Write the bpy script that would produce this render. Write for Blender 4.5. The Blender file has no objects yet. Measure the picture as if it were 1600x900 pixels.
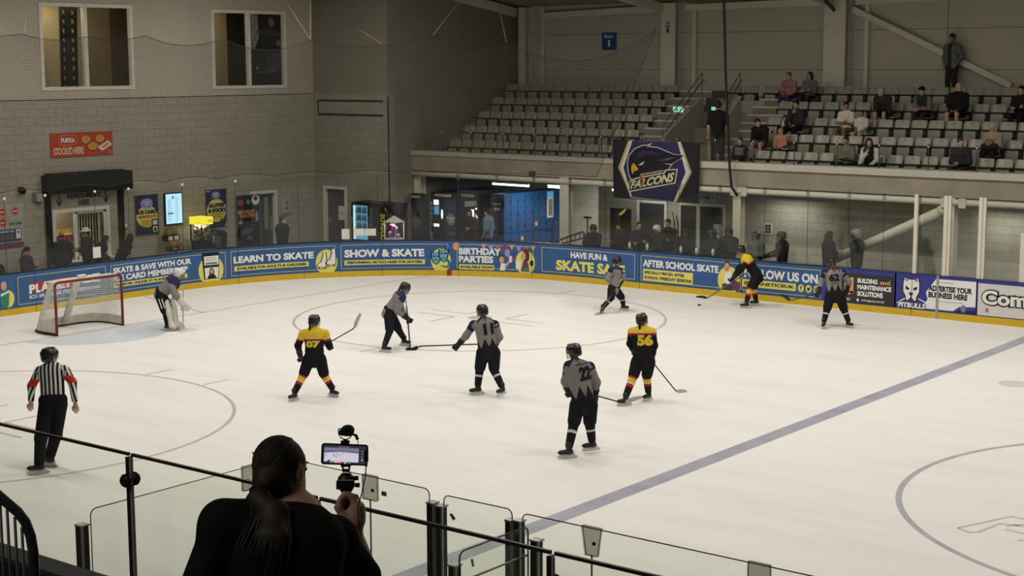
import bpy, bmesh, math, random
import numpy as np
from mathutils import Vector, geometry
from mathutils.bvhtree import BVHTree

S = bpy.context.scene
COL = S.collection
random.seed(7)
PI = math.pi
A3 = lambda *p: np.array(p, dtype=float)

# ------------------------------------------------------------------ camera
CAM = A3(33.9651, -22.3267, 6.1291)
YAW, PITCH, ROLL, FPX = -0.664530, -0.141717, -0.0034207, 2460.23   # focal length in pixels of a 1600 px wide frame
FWD = A3(math.sin(YAW) * math.cos(PITCH), math.cos(YAW) * math.cos(PITCH), math.sin(PITCH))
_r = np.cross(FWD, [0, 0, 1.0]); _r /= np.linalg.norm(_r)
_u = np.cross(_r, FWD)
RGT = _r * math.cos(ROLL) + _u * math.sin(ROLL)
UPV = -_r * math.sin(ROLL) + _u * math.cos(ROLL)
GR = A3(math.cos(YAW), -math.sin(YAW), 0)          # ground directions: to the right / away
GF = A3(math.sin(YAW), math.cos(YAW), 0)
ZU = A3(0, 0, 1)
cd = bpy.data.cameras.new('camera'); cam = bpy.data.objects.new('camera', cd); COL.objects.link(cam)
cd.sensor_width = 36.0; cd.lens = FPX / 1600 * 36.0; cd.clip_end = 300
from mathutils import Matrix
cam.matrix_world = Matrix(((RGT[0], UPV[0], -FWD[0], CAM[0]), (RGT[1], UPV[1], -FWD[1], CAM[1]), (RGT[2], UPV[2], -FWD[2], CAM[2]), (0, 0, 0, 1)))
S.camera = cam

# ------------------------------------------------------------------ view and lights
S.view_settings.view_transform = 'Standard'; S.view_settings.look = 'None'
S.view_settings.gamma = 1.0; S.view_settings.use_curve_mapping = False
S.view_settings.exposure = -0.03
S.cycles.transparent_max_bounces = 32
S.cycles.max_bounces = 6
S.cycles.use_denoising = True
S.cycles.sample_clamp_indirect = 6.0
W = bpy.data.worlds.new('world'); S.world = W; W.use_nodes = True
W.node_tree.nodes['Background'].inputs[0].default_value = (0.95, 0.93, 0.85, 1)
W.node_tree.nodes['Background'].inputs[1].default_value = 0.015

def area_light(name, loc, sx, sy, power, col=(1.0, 0.95, 0.85), spread=180, rot=(0, 0, 0)):
    l = bpy.data.lights.new(name, 'AREA'); l.shape = 'RECTANGLE'; l.size = sx; l.size_y = sy
    l.energy = power; l.color = col; l.spread = math.radians(spread)
    o = bpy.data.objects.new(name, l); o.location = loc; o.rotation_euler = rot; COL.objects.link(o)
    o['kind'] = 'helper'
    return o
# rows of hall lamps hung over the ice
for lx, p in ((3.5, 222), (10.0, 190), (16.5, 172), (23.0, 168), (30.0, 172)):
    for ly in (-7.0, 0.5, 8.0):
        area_light('ice_lamp', (lx, ly, 9.6), 2.6, 0.5, p * ((1.5 if lx > 5 else .95) if ly > 5 else 0.95), spread=166)

area_light('near_stand_fill', (29.5, -22.5, 9.2), 3.0, 1.0, 95, (1, .94, .84))  # added fill light without a known fixture, brightens the filming woman

# ------------------------------------------------------------------ helpers
def at(u, v, x=None, y=None, z=None, d=None):
    """World point seen at photo pixel (u, v) on a given plane of the hall."""
    r = RGT * ((u - 800) / FPX) + UPV * (-(v - 450) / FPX) + FWD
    if x is not None: t = (x - CAM[0]) / r[0]
    elif y is not None: t = (y - CAM[1]) / r[1]
    elif z is not None: t = (z - CAM[2]) / r[2]
    else: t = d
    return CAM + r * t
def depth(p): return float((np.asarray(p) - CAM) @ FWD)
def nrm(v):
    v = np.asarray(v, dtype=float); n = np.linalg.norm(v)
    return v / n if n > 1e-9 else v
def lerp(a, b, t): return np.asarray(a) * (1 - t) + np.asarray(b) * t

def lin(c):
    if isinstance(c, str):
        c = c.lstrip('#'); c = [int(c[i:i + 2], 16) / 255 for i in (0, 2, 4)]
        return tuple(x / 12.92 if x <= 0.04045 else ((x + 0.055) / 1.055) ** 2.4 for x in c)
    return tuple(c)
_mats = {}
def mat(name, color=(.5, .5, .5), rough=.6, metal=0.0, spec=.3, var=0.08, scale=6.0, emit=None, power=1.0):
    if name in _mats: return _mats[name]
    m = bpy.data.materials.new(name); m.use_nodes = True
    nt = m.node_tree; b = nt.nodes['Principled BSDF']
    c = lin(color)
    b.inputs['Roughness'].default_value = rough; b.inputs['Metallic'].default_value = metal
    b.inputs['Specular IOR Level'].default_value = spec
    if var:
        tc = nt.nodes.new('ShaderNodeTexCoord'); nz = nt.nodes.new('ShaderNodeTexNoise')
        nz.inputs['Scale'].default_value = scale; nz.inputs['Detail'].default_value = 3
        nt.links.new(tc.outputs['Object'], nz.inputs['Vector'])
        r = nt.nodes.new('ShaderNodeValToRGB')
        r.color_ramp.elements[0].position = .3; r.color_ramp.elements[1].position = .7
        r.color_ramp.elements[0].color = tuple(max(0, x * (1 - var)) for x in c) + (1,)
        r.color_ramp.elements[1].color = tuple(min(1, x * (1 + var)) for x in c) + (1,)
        nt.links.new(nz.outputs['Fac'], r.inputs['Fac']); nt.links.new(r.outputs['Color'], b.inputs['Base Color'])
    else:
        b.inputs['Base Color'].default_value = c + (1,)
    if emit is not None:
        b.inputs['Emission Color'].default_value = lin(emit) + (1,); b.inputs['Emission Strength'].default_value = power
    _mats[name] = m
    return m

def glass_mat(name, tint, gloss=.06, rough=.03):
    if name in _mats: return _mats[name]
    m = bpy.data.materials.new(name); m.use_nodes = True; nt = m.node_tree
    nt.nodes.remove(nt.nodes['Principled BSDF']); out = nt.nodes['Material Output']
    t = nt.nodes.new('ShaderNodeBsdfTransparent'); t.inputs[0].default_value = tuple(tint) + (1,)
    g = nt.nodes.new('ShaderNodeBsdfGlossy'); g.inputs['Roughness'].default_value = rough
    g.inputs[0].default_value = (1, 1, 1, 1)
    mx = nt.nodes.new('ShaderNodeMixShader'); mx.inputs[0].default_value = gloss
    nt.links.new(t.outputs[0], mx.inputs[1]); nt.links.new(g.outputs[0], mx.inputs[2])
    nt.links.new(mx.outputs[0], out.inputs['Surface'])
    _mats[name] = m
    return m

WORLD = {}
def tag(o, label=None, cat=None, group=None, kind=None):
    if label: o['label'] = label
    if cat: o['category'] = cat
    if group: o['group'] = group
    if kind: o['kind'] = kind
    return o
def link(o, parent, origin):
    COL.objects.link(o)
    WORLD[o.name] = np.array(origin, dtype=float)
    if parent is not None:
        o.parent = parent; o.location = Vector(np.asarray(origin) - WORLD[parent.name])
    else:
        o.location = Vector(origin)
    return o
def empty(name, loc, label=None, cat=None, group=None, kind=None):
    o = bpy.data.objects.new(name, None); o.empty_display_size = .2
    link(o, None, loc); tag(o, label, cat, group, kind)
    return o
def mesh_obj(name, V, F, mats, fm=None, parent=None, origin=None, smooth=False, attrs=None):
    V = np.asarray(V, dtype=float).reshape(-1, 3)
    if origin is None:
        mn, mx = V.min(0), V.max(0); origin = A3((mn[0] + mx[0]) / 2, (mn[1] + mx[1]) / 2, mn[2])
    me = bpy.data.meshes.new(name)
    L = V - np.asarray(origin)
    if isinstance(F, np.ndarray):
        n, k = F.shape
        me.vertices.add(len(L)); me.vertices.foreach_set('co', L.astype(np.float32).ravel())
        me.loops.add(n * k); me.loops.foreach_set('vertex_index', F.astype(np.int32).ravel())
        me.polygons.add(n); me.polygons.foreach_set('loop_start', np.arange(0, n * k, k, dtype=np.int32))
        me.update(calc_edges=True)
    else:
        me.from_pydata(L.tolist(), [], [list(map(int, f)) for f in F]); me.update()
    for m in mats: me.materials.append(m)
    if fm is not None: me.polygons.foreach_set('material_index', np.asarray(fm, dtype=np.int32))
    if smooth is True: me.polygons.foreach_set('use_smooth', np.ones(len(me.polygons), dtype=bool))
    elif smooth is not False: me.polygons.foreach_set('use_smooth', np.asarray(smooth, dtype=bool))
    for k, a in (attrs or {}).items():
        at_ = me.attributes.new(k, 'FLOAT', 'POINT'); at_.data.foreach_set('value', np.asarray(a, dtype=np.float32))
    me.update()
    o = bpy.data.objects.new(name, me)
    return link(o, parent, origin)

def frame_of(d):
    d = nrm(d); a = A3(0, 0, 1) if abs(d[2]) < .9 else A3(1, 0, 0)
    x = nrm(np.cross(a, d)); return x, np.cross(d, x), d

class MB:
    """Collects shapes that become ONE mesh object."""
    def __init__(s): s.v = []; s.f = []; s.m = []; s.sm = []; s.mats = []
    def mi(s, m):
        if m not in s.mats: s.mats.append(m)
        return s.mats.index(m)
    def add(s, V, F, m, smooth=False):
        b = len(s.v); k = s.mi(m)
        s.v += [tuple(map(float, p)) for p in V]
        for f in F: s.f.append(tuple(b + i for i in f)); s.m.append(k); s.sm.append(smooth)
        return s
    def box(s, x0, x1, y0, y1, z0, z1, m):
        return s.hexa([(x0, y0, z0), (x1, y0, z0), (x1, y1, z0), (x0, y1, z0), (x0, y0, z1), (x1, y0, z1), (x1, y1, z1), (x0, y1, z1)], m)
    def hexa(s, P, m):
        return s.add(P, [(0, 3, 2, 1), (4, 5, 6, 7), (0, 1, 5, 4), (1, 2, 6, 5), (2, 3, 7, 6), (3, 0, 4, 7)], m)
    def obox(s, c, hx, hy, hz, m):
        c = np.asarray(c); hx = np.asarray(hx); hy = np.asarray(hy); hz = np.asarray(hz)
        return s.hexa([c - hx - hy - hz, c + hx - hy - hz, c + hx + hy - hz, c - hx + hy - hz, c - hx - hy + hz, c + hx - hy + hz, c + hx + hy + hz, c - hx + hy + hz], m)
    def bar(s, a, b, w, h, m, up=(0, 0, 1)):
        a = np.asarray(a, float); b = np.asarray(b, float); d = nrm(b - a); x = np.cross(d, up)
        x = nrm(x) if np.linalg.norm(x) > 1e-6 else A3(1, 0, 0); y = nrm(np.cross(x, d))
        return s.obox((a + b) / 2, x * w / 2, y * h / 2, (b - a) / 2, m)
    def tube(s, pts, r, m, n=8, caps=True, smooth=True, sq=1.0):
        pts = [np.asarray(p, float) for p in pts]; N = len(pts)
        rs = r if hasattr(r, '__len__') else [r] * N
        T = [nrm(pts[min(i + 1, N - 1)] - pts[max(i - 1, 0)]) for i in range(N)]
        x = frame_of(T[0])[0]; V = []
        for i in range(N):
            x = nrm(x - T[i] * (x @ T[i])); y = np.cross(T[i], x)
            for k in range(n):
                a = 2 * PI * k / n
                V.append(pts[i] + rs[i] * (x * math.cos(a) + y * math.sin(a) * sq))
        F = [(i * n + k, i * n + (k + 1) % n, (i + 1) * n + (k + 1) % n, (i + 1) * n + k) for i in range(N - 1) for k in range(n)]
        if caps: F += [tuple(range(n))[::-1], tuple((N - 1) * n + k for k in range(n))]
        return s.add(V, F, m, smooth)
    def cyl(s, a, b, r, m, r2=None, n=14, smooth=True):
        return s.tube([a, b], [r, r if r2 is None else r2], m, n=n, smooth=smooth)
    def ell(s, c, r, m, fr=None, nu=12, nv=8):
        fr = np.eye(3) if fr is None else np.asarray(fr); r = A3(*r) if hasattr(r, '__len__') else A3(r, r, r); V = []; F = []
        for j in range(nv + 1):
            t = PI * j / nv
            for i in range(nu):
                a = 2 * PI * i / nu
                V.append(np.asarray(c) + (A3(math.sin(t) * math.cos(a), math.sin(t) * math.sin(a), math.cos(t)) * r) @ fr)
        for j in range(nv):
            for i in range(nu): F.append((j * nu + i, (j + 1) * nu + i, (j + 1) * nu + (i + 1) % nu, j * nu + (i + 1) % nu))
        return s.add(V, F, m, True)
    def prism(s, poly, fn, t0, t1, m):
        """2-D polygon (may be concave) given thickness: fn(x, y, off) -> point."""
        n = len(poly); tri = geometry.tessellate_polygon([[Vector((p[0], p[1], 0)) for p in poly]])
        V = [fn(x, y, t0) for x, y in poly] + [fn(x, y, t1) for x, y in poly]
        F = [tuple(t) for t in tri] + [tuple(n + i for i in t[::-1]) for t in tri] + [(i, (i + 1) % n, n + (i + 1) % n, n + i) for i in range(n)]
        return s.add(V, F, m)
    def build(s, name, parent=None, label=None, cat=None, group=None, kind=None, origin=None):
        o = mesh_obj(name, s.v, s.f, s.mats, s.m, parent, origin, smooth=s.sm)
        return tag(o, label, cat, group, kind)

_tx = {}
def text2d(t, bold=.0, shear=0.0, space=1.0, lines=1.0):
    key = (t, bold, shear, space, lines)
    if key in _tx: return _tx[key]
    c = bpy.data.curves.new('lettering_curve', 'FONT'); c.body = t; c.size = 1; c.offset = bold; c.shear = shear
    c.space_character = space; c.space_line = lines; c.fill_mode = 'FRONT'; c.resolution_u = 3; c.align_x = 'CENTER'
    o = bpy.data.objects.new('lettering_curve', c); COL.objects.link(o)
    bpy.context.view_layer.update()
    me = o.evaluated_get(bpy.context.evaluated_depsgraph_get()).to_mesh()
    V = np.array([v.co[:2] for v in me.vertices]); F = [tuple(p.vertices) for p in me.polygons]
    o.evaluated_get(bpy.context.evaluated_depsgraph_get()).to_mesh_clear()
    bpy.data.objects.remove(o); bpy.data.curves.remove(c)
    mn, mx = V.min(0), V.max(0)
    _tx[key] = ((V - mn) / (mx - mn), F)
    return _tx[key]

def plane_map(o, xd, yd):
    o = np.asarray(o, float); xd = np.asarray(xd, float); yd = np.asarray(yd, float); n = np.cross(xd, yd)
    return lambda x, y, off=0: o + xd * x + yd * y + n * off

class Sign:
    """A flat or curved printed thing: an Empty whose parts are its printed layers."""
    def __init__(s, fn, step=None): s.fn = fn; s.p = {}; s.step = step; s.lab = {}
    def mb(s, part): return s.p.setdefault(part, MB())
    def grid(s, part, x0, x1, y0, y1, m, off):
        n = 1 if not s.step else max(1, int(math.ceil(abs(x1 - x0) / s.step)))
        V = []; F = []
        for i in range(n + 1):
            x = x0 + (x1 - x0) * i / n; V += [s.fn(x, y0, off), s.fn(x, y1, off)]
        for i in range(n): F.append((2 * i, 2 * i + 2, 2 * i + 3, 2 * i + 1))
        s.mb(part).add(V, F, m); return s
    def slab(s, part, x0, x1, y0, y1, m, t=.01, m2=None):
        n = 1 if not s.step else max(1, int(math.ceil(abs(x1 - x0) / s.step)))
        V = []; F = []
        for i in range(n + 1):
            x = x0 + (x1 - x0) * i / n
            V += [s.fn(x, y0, 0), s.fn(x, y0, t), s.fn(x, y1, t), s.fn(x, y1, 0)]
        for i in range(n):
            a = 4 * i
            for k in range(4): F.append((a + k, a + 4 + k, a + 4 + (k + 1) % 4, a + (k + 1) % 4))
        F += [(0, 1, 2, 3), tuple(4 * n + k for k in (3, 2, 1, 0))]
        s.mb(part).add(V, F, m); return s
    def poly(s, part, pts, m, off):
        tri = geometry.tessellate_polygon([[Vector((p[0], p[1], 0)) for p in pts]])
        if not s.step: s.mb(part).add([s.fn(x, y, off) for x, y in pts], [tuple(t) for t in tri], m); return s
        bm = bmesh.new(); vs = [bm.verts.new((p[0], p[1], 0)) for p in pts]   # cut into strips so that it follows the curve
        for t in tri:
            try: bm.faces.new([vs[i] for i in t])
            except ValueError: pass
        x0, x1 = min(p[0] for p in pts), max(p[0] for p in pts); k = math.floor(x0 / s.step) + 1
        while k * s.step < x1:
            bmesh.ops.bisect_plane(bm, geom=bm.verts[:] + bm.edges[:] + bm.faces[:], plane_co=(k * s.step, 0, 0), plane_no=(1, 0, 0)); k += 1
        bm.verts.index_update(); s.mb(part).add([s.fn(v.co.x, v.co.y, off) for v in bm.verts], [tuple(v.index for v in f.verts) for f in bm.faces], m); bm.free(); return s
    def disc(s, part, x, y, rx, m, off, ry=None, n=24, rot=0):
        ry = ry or rx; P = []
        for i in range(n):
            a = 2 * PI * i / n; px, py = rx * math.cos(a), ry * math.sin(a)
            P.append((x + px * math.cos(rot) - py * math.sin(rot), y + px * math.sin(rot) + py * math.cos(rot)))
        return s.poly(part, P, m, off)
    def line(s, part, pts, w, m, off, closed=False):
        P = [A3(*p) for p in pts]
        if closed: P.append(P[0])
        for a, b in zip(P, P[1:]):
            if np.linalg.norm(b - a) < 1e-6: continue
            d = nrm(b - a); q = A3(-d[1], d[0]) * w / 2; e = d * w / 2
            n = 1 if not s.step else max(1, int(abs(b[0] - a[0]) / s.step) + 1)
            for i in range(n):
                p0 = lerp(a - e, b + e, i / n); p1 = lerp(a - e, b + e, (i + 1) / n)
                s.mb(part).add([s.fn(*(p0 - q), off), s.fn(*(p1 - q), off), s.fn(*(p1 + q), off), s.fn(*(p0 + q), off)], [(0, 1, 2, 3)], m)
        return s
    def frame(s, part, x0, x1, y0, y1, w, m, off):
        return s.line(part, [(x0, y0), (x1, y0), (x1, y1), (x0, y1)], w, m, off, True)
    def text(s, part, t, x0, x1, y0, y1, m, off, bold=.03, shear=0.0, space=1.0, lines=1.0, skew=0.0):
        V, F = text2d(t, bold, shear, space, lines); s.k = getattr(s, 'k', 0) + 1
        s.mb((part, s.k)).add([s.fn(x0 + (x1 - x0) * a, y0 + (y1 - y0) * b + skew * a, off) for a, b in V], F, m); return s
    def build(s, name, label, cat, loc, group=None, root=None):
        r = root or empty(name, loc, label, cat, group)
        for k, mb in s.p.items():
            if mb.v: mb.build(k if isinstance(k, str) else k[0], r)
        return r

# ------------------------------------------------------------------ materials of the setting
def node_mat(name, rough=.8, spec=.2):
    m = bpy.data.materials.new(name); m.use_nodes = True; _mats[name] = m
    b = m.node_tree.nodes['Principled BSDF']; b.inputs['Roughness'].default_value = rough; b.inputs['Specular IOR Level'].default_value = spec
    return m, m.node_tree, b
def ramp(nt, fac, stops, const=False):
    r = nt.nodes.new('ShaderNodeValToRGB'); cr = r.color_ramp
    if const: cr.interpolation = 'CONSTANT'
    while len(cr.elements) < len(stops): cr.elements.new(0.5)
    for e, (p, c) in zip(cr.elements, stops): e.position = p; e.color = lin(c) + (1,)
    nt.links.new(fac, r.inputs['Fac']); return r.outputs['Color']
def ice_material():
    m, nt, b = node_mat('ice', .48, .22)
    g = nt.nodes.new('ShaderNodeNewGeometry'); mp = nt.nodes.new('ShaderNodeMapping')
    mp.inputs['Scale'].default_value = (.16, .9, 1); mp.inputs['Rotation'].default_value = (0, 0, .5)
    nt.links.new(g.outputs['Position'], mp.inputs['Vector'])
    n1 = nt.nodes.new('ShaderNodeTexNoise'); n1.inputs['Scale'].default_value = 1.6; n1.inputs['Detail'].default_value = 7; n1.inputs['Roughness'].default_value = .62
    nt.links.new(mp.outputs[0], n1.inputs['Vector'])
    c = ramp(nt, n1.outputs['Fac'], [(.28, (.80, .79, .775)), (.5, (.86, .85, .84)), (.72, (.885, .875, .865))])
    nt.links.new(c, b.inputs['Base Color'])
    n2 = nt.nodes.new('ShaderNodeTexNoise'); n2.inputs['Scale'].default_value = 22; n2.inputs['Detail'].default_value = 4
    nt.links.new(mp.outputs[0], n2.inputs['Vector'])
    bp = nt.nodes.new('ShaderNodeBump'); bp.inputs['Strength'].default_value = .05; bp.inputs['Distance'].default_value = .02
    nt.links.new(n2.outputs['Fac'], bp.inputs['Height']); nt.links.new(bp.outputs[0], b.inputs['Normal'])
    return m
def block_material(name, axis, c1, c2, mortar, bw=.45, bh=.225, off=.5):
    m, nt, b = node_mat(name, .85, .15)
    g = nt.nodes.new('ShaderNodeNewGeometry'); sp = nt.nodes.new('ShaderNodeSeparateXYZ'); cb = nt.nodes.new('ShaderNodeCombineXYZ')
    nt.links.new(g.outputs['Position'], sp.inputs[0]); nt.links.new(sp.outputs[axis], cb.inputs[0]); nt.links.new(sp.outputs[2], cb.inputs[1])
    br = nt.nodes.new('ShaderNodeTexBrick'); br.inputs['Scale'].default_value = 1; br.offset = off
    br.inputs['Brick Width'].default_value = bw; br.inputs['Row Height'].default_value = bh; br.inputs['Mortar Size'].default_value = .012
    br.inputs['Mortar Smooth'].default_value = .3; br.inputs['Bias'].default_value = 0
    for k, c in (('Color1', c1), ('Color2', c2), ('Mortar', mortar)): br.inputs[k].default_value = lin(c) + (1,)
    nt.links.new(cb.outputs[0], br.inputs['Vector'])
    n = nt.nodes.new('ShaderNodeTexNoise'); n.inputs['Scale'].default_value = 1.2; n.inputs['Detail'].default_value = 5
    nt.links.new(g.outputs['Position'], n.inputs['Vector'])
    mx = nt.nodes.new('ShaderNodeMix'); mx.data_type = 'RGBA'; mx.blend_type = 'MULTIPLY'; mx.inputs[0].default_value = .35
    nt.links.new(br.outputs['Color'], mx.inputs[6]); nt.links.new(ramp(nt, n.outputs['Fac'], [(.3, (.72, .72, .72)), (.7, (1, 1, 1))]), mx.inputs[7])
    nt.links.new(mx.outputs[2], b.inputs['Base Color']); return m
ICE = ice_material()
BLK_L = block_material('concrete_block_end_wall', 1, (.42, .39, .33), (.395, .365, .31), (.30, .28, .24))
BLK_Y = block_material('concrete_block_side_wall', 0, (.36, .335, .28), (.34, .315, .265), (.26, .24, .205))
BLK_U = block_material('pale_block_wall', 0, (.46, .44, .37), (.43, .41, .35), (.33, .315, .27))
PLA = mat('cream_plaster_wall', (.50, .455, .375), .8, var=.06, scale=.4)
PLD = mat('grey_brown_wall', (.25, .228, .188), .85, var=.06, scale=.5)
PANEL = mat('cladding_panel', (.50, .47, .39), .7, var=.05, scale=.3)
CONC = mat('bare_concrete', (.30, .265, .21), .85, var=.16, scale=1.5)
CONCD = mat('dark_step_concrete', (.24, .225, .19), .85, var=.12, scale=2)
STEEL = mat('cream_painted_steel', (.66, .62, .53), .5, var=.04)
WHITE = mat('white_paint', (.74, .72, .66), .5, var=.04)
BLACK = mat('black_satin', (.012, .012, .013), .45)
BLACKM = mat('black_matte', (.016, .016, .017), .8)
DKGREY = mat('dark_grey', (.05, .05, .052), .6)
GREY = mat('mid_grey', (.22, .22, .21), .6)
ALU = mat('brushed_aluminium', (.45, .45, .43), .38, metal=.8)
RUBBER = mat('rubber_matting', (.055, .055, .055), .9)
BOARDBLUE = mat('ad_blue', '#385c90', .42, spec=.3, var=.05, scale=1.5)
YEL = mat('kick_yellow', (.62, .42, .03), .5, var=.07, scale=5)
ADYEL = mat('ad_lemon_yellow', (.76, .70, .16), .5, var=.03)
ADWHITE = mat('ad_white', (.80, .81, .80), .5, var=.02)
NAVY = mat('ad_navy_ink', (.012, .018, .06), .5, var=.0)
PURPLE = mat('ad_indigo', (.045, .05, .27), .45, var=.06, scale=2)
PAPER = mat('white_paper', (.74, .74, .70), .7, var=.02)
RED = mat('signal_red', (.50, .03, .03), .5)
SHADOWGLASS = glass_mat('clear_shield_glass', (.95, .96, .94), .018)
BENCHGLASS = glass_mat('bench_shield_glass', (.92, .93, .90), .022)
NEARGLASS = glass_mat('green_tint_glass', (.958, .970, .950), .022)
FARGLASS = glass_mat('scuffed_shield_glass', (.93, .94, .90), .05, .08)
GEDGE = mat('dark_glass_edge', (.02, .035, .025), .3)

# ------------------------------------------------------------------ rink outline
X0, Y1, RC = 0.5, 13.5, 8.0
S1 = 2 * (Y1 - RC); ARC = RC * PI / 2
def path(s):
    """Point on the board line and its inward normal; s runs left to right as seen from inside."""
    if s < -ARC: return A3(X0 + RC + (-s - ARC), -Y1, 0), A3(0, 1, 0)
    if s < 0:
        a = PI - s / RC; q = A3(math.cos(a), math.sin(a), 0); return A3(X0 + RC, -(Y1 - RC), 0) + RC * q, -q
    if s <= S1: return A3(X0, -(Y1 - RC) + s, 0), A3(1, 0, 0)
    if s <= S1 + ARC:
        a = PI - (s - S1) / RC; q = A3(math.cos(a), math.sin(a), 0); return A3(X0 + RC, Y1 - RC, 0) + RC * q, -q
    return A3(X0 + RC + s - S1 - ARC, Y1, 0), A3(0, -1, 0)
def bmap(s, z, off=0):
    p, n = path(s); return p + n * off + ZU * z
def px(P):
    q = np.asarray(P) - CAM; d = q @ FWD; return 800 + FPX * (q @ RGT) / d, 450 - FPX * (q @ UPV) / d
_ss = np.linspace(3.0, 46.0, 1721); _uu = np.array([px(bmap(s, .6))[0] for s in _ss])
def s_of(u): return float(np.interp(u, _uu, _ss))
SEND = 48.0

# ------------------------------------------------------------------ floor: the ice and its painted marks
rim = [path(s)[0] for s in np.concatenate([np.linspace(SEND, S1 + ARC, 2), np.linspace(S1 + ARC, S1, 24), [0], np.linspace(0, -ARC, 24)[1:], [-SEND]])]
mb = MB(); n = len(rim)
mb.add([p for p in rim] + [p - ZU * .1 for p in rim], [tuple(range(n))[::-1]] + [(i, (i + 1) % n, n + (i + 1) % n, n + i) for i in range(n)], ICE)
ice = mb.build('floor', kind='structure', origin=A3(20, 0, 0))
REDL = mat('painted_red_line', (.59, .505, .485), .35, var=.06, scale=3)  # marking tints paled: ice reflection and haze are mixed into the colours
BLUEL = mat('painted_blue_line', (.40, .405, .505), .35, var=.14, scale=2)
BLUEC = mat('painted_blue_circle', (.47, .475, .55), .35, var=.10, scale=2)
CREASE = mat('painted_crease', (.66, .715, .785), .35, var=.06, scale=2)
def strip(mb, a, b, w, m, z=.002):
    a = A3(*a, z); b = A3(*b, z); d = nrm(b - a); q = A3(-d[1], d[0], 0) * w / 2
    mb.add([a - q, b - q, b + q, a + q], [(0, 1, 2, 3)], m)
def ring(mb, c, r, w, m, z=.002, a0=0, a1=2 * PI, n=120):
    V = []
    for i in range(n + 1):
        t = a0 + (a1 - a0) * i / n
        for rr in (r - w / 2, r + w / 2): V.append(A3(c[0] + rr * math.cos(t), c[1] + rr * math.sin(t), z))
    mb.add(V, [(2 * i, 2 * i + 1, 2 * i + 3, 2 * i + 2) for i in range(n)], m)
def dot(mb, c, r, m, z=.003):
    mb.add([A3(c[0] + r * math.cos(a), c[1] + r * math.sin(a), z) for a in np.linspace(0, 2 * PI, 33)[:-1]], [tuple(range(32))], m)
GX = 3.95
mb = MB(); strip(mb, (GX, -12.3), (GX, 12.3), .06, REDL); mb.build('goal_line', ice)
mb = MB(); strip(mb, (21.64, -13.45), (21.64, 13.45), .31, BLUEL); mb.build('blue_line', ice)
mb = MB(); ring(mb, (28.99, 0), 4.5, .09, BLUEC, n=160); mb.build('centre_circle', ice)
mb = MB(); mb.add([A3(GX + .03, .08 + 1.83, .0025)] + [A3(GX + .03 + 1.83 * math.cos(a), .08 + 1.83 * math.sin(a), .0025) for a in np.linspace(PI / 2, -PI / 2, 40)], [tuple(range(41))], CREASE); mb.build('goal_crease', ice)
for sy in (1, -1):
    mb = MB(); c = (GX + 6.05, 7 * sy); ring(mb, c, 4.5, .065, REDL); dot(mb, c, .3, REDL)
    for dx in (-.85, .85):
        for e in (1, -1): strip(mb, (c[0] + dx, c[1] + e * 4.5), (c[0] + dx, c[1] + e * 5.15), .06, REDL)
    for dx in (-1, 1):
        for dy in (-1, 1):
            strip(mb, (c[0] + dx * .6, c[1] + dy * .25), (c[0] + dx * 1.8, c[1] + dy * .25), .06, REDL)
            strip(mb, (c[0] + dx * .6, c[1] + dy * .25), (c[0] + dx * .6, c[1] + dy * 1.15), .06, REDL)
    mb.build('faceoff_circle', ice)
for sy in (1,):
    mb = MB(); dot(mb, (23.25, 7 * sy), .3, mat('painted_pink_spot', (.70, .655, .64), .35, var=.05)); mb.build('faceoff_spot', ice)
for sy in (1, -1):
    mb = MB(); strip(mb, (GX, .08 + sy * 3.4), (X0 + .05, .08 + sy * 4.3), .06, REDL); mb.build('trapezoid_line', ice)
# grey outlined lettering inside the centre circle
mb = MB(); GLO = mat('painted_grey_outline', (.60, .59, .56), .35, var=.05)
for poly in ([(1496, 825), (1580, 807), (1625, 816), (1590, 821), (1563, 818), (1530, 831), (1515, 832), (1496, 825)], [(1571, 822), (1590, 821), (1640, 832), (1600, 834), (1571, 827)], [(1590, 845), (1640, 838)]):
    q = [at(u, v, z=0) for u, v in poly]
    for a, b in zip(q, q[1:]): strip(mb, a[:2], b[:2], .045, GLO)
mb.build('ice_logo_outline', ice)

mb = MB()
mb.box(-6, X0 - .2, -22, 21, -.12, -.004, RUBBER); mb.box(X0 - .2, 46, Y1 + .15, 21, -.12, -.004, RUBBER); mb.box(X0 - .2, 46, -22, -Y1 - .15, -.12, -.004, RUBBER)
q = [path(s)[0] for s in np.linspace(S1, S1 + ARC, 25)]
for i in range(24): mb.add([q[i] - ZU * .004, q[i + 1] - ZU * .004, A3(X0 - .25, Y1 + .2, -.004)], [(0, 1, 2)], RUBBER)
q = [path(s)[0] for s in np.linspace(0, -ARC, 25)]
for i in range(24): mb.add([q[i] - ZU * .004, q[i + 1] - ZU * .004, A3(X0 - .25, -Y1 - .2, -.004)], [(0, 2, 1)], RUBBER)
mb.build('floor_walkway', kind='structure')

# ------------------------------------------------------------------ walls
def holed(mb, fix, pos, thick, a0, a1, z0, z1, holes, mlow, mhigh, zsplit):
    A = sorted({a0, a1} | {h[0] for h in holes} | {h[1] for h in holes}); Z = sorted({z0, z1, zsplit} | {h[2] for h in holes} | {h[3] for h in holes})
    A = [a for a in A if a0 <= a <= a1]; Z = [z for z in Z if z0 <= z <= z1]
    for i in range(len(A) - 1):
        for j in range(len(Z) - 1):
            ca, cz = (A[i] + A[i + 1]) / 2, (Z[j] + Z[j + 1]) / 2
            if any(h[0] < ca < h[1] and h[2] < cz < h[3] for h in holes): continue
            m = mlow if cz < zsplit else mhigh
            if fix == 'x': mb.box(pos - thick, pos, A[i], A[i + 1], Z[j], Z[j + 1], m)
            else: mb.box(A[i], A[i + 1], pos, pos + thick, Z[j], Z[j + 1], m)
WX = -2.5
wy = lambda u, v=200: float(at(u, v, x=WX)[1])
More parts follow.
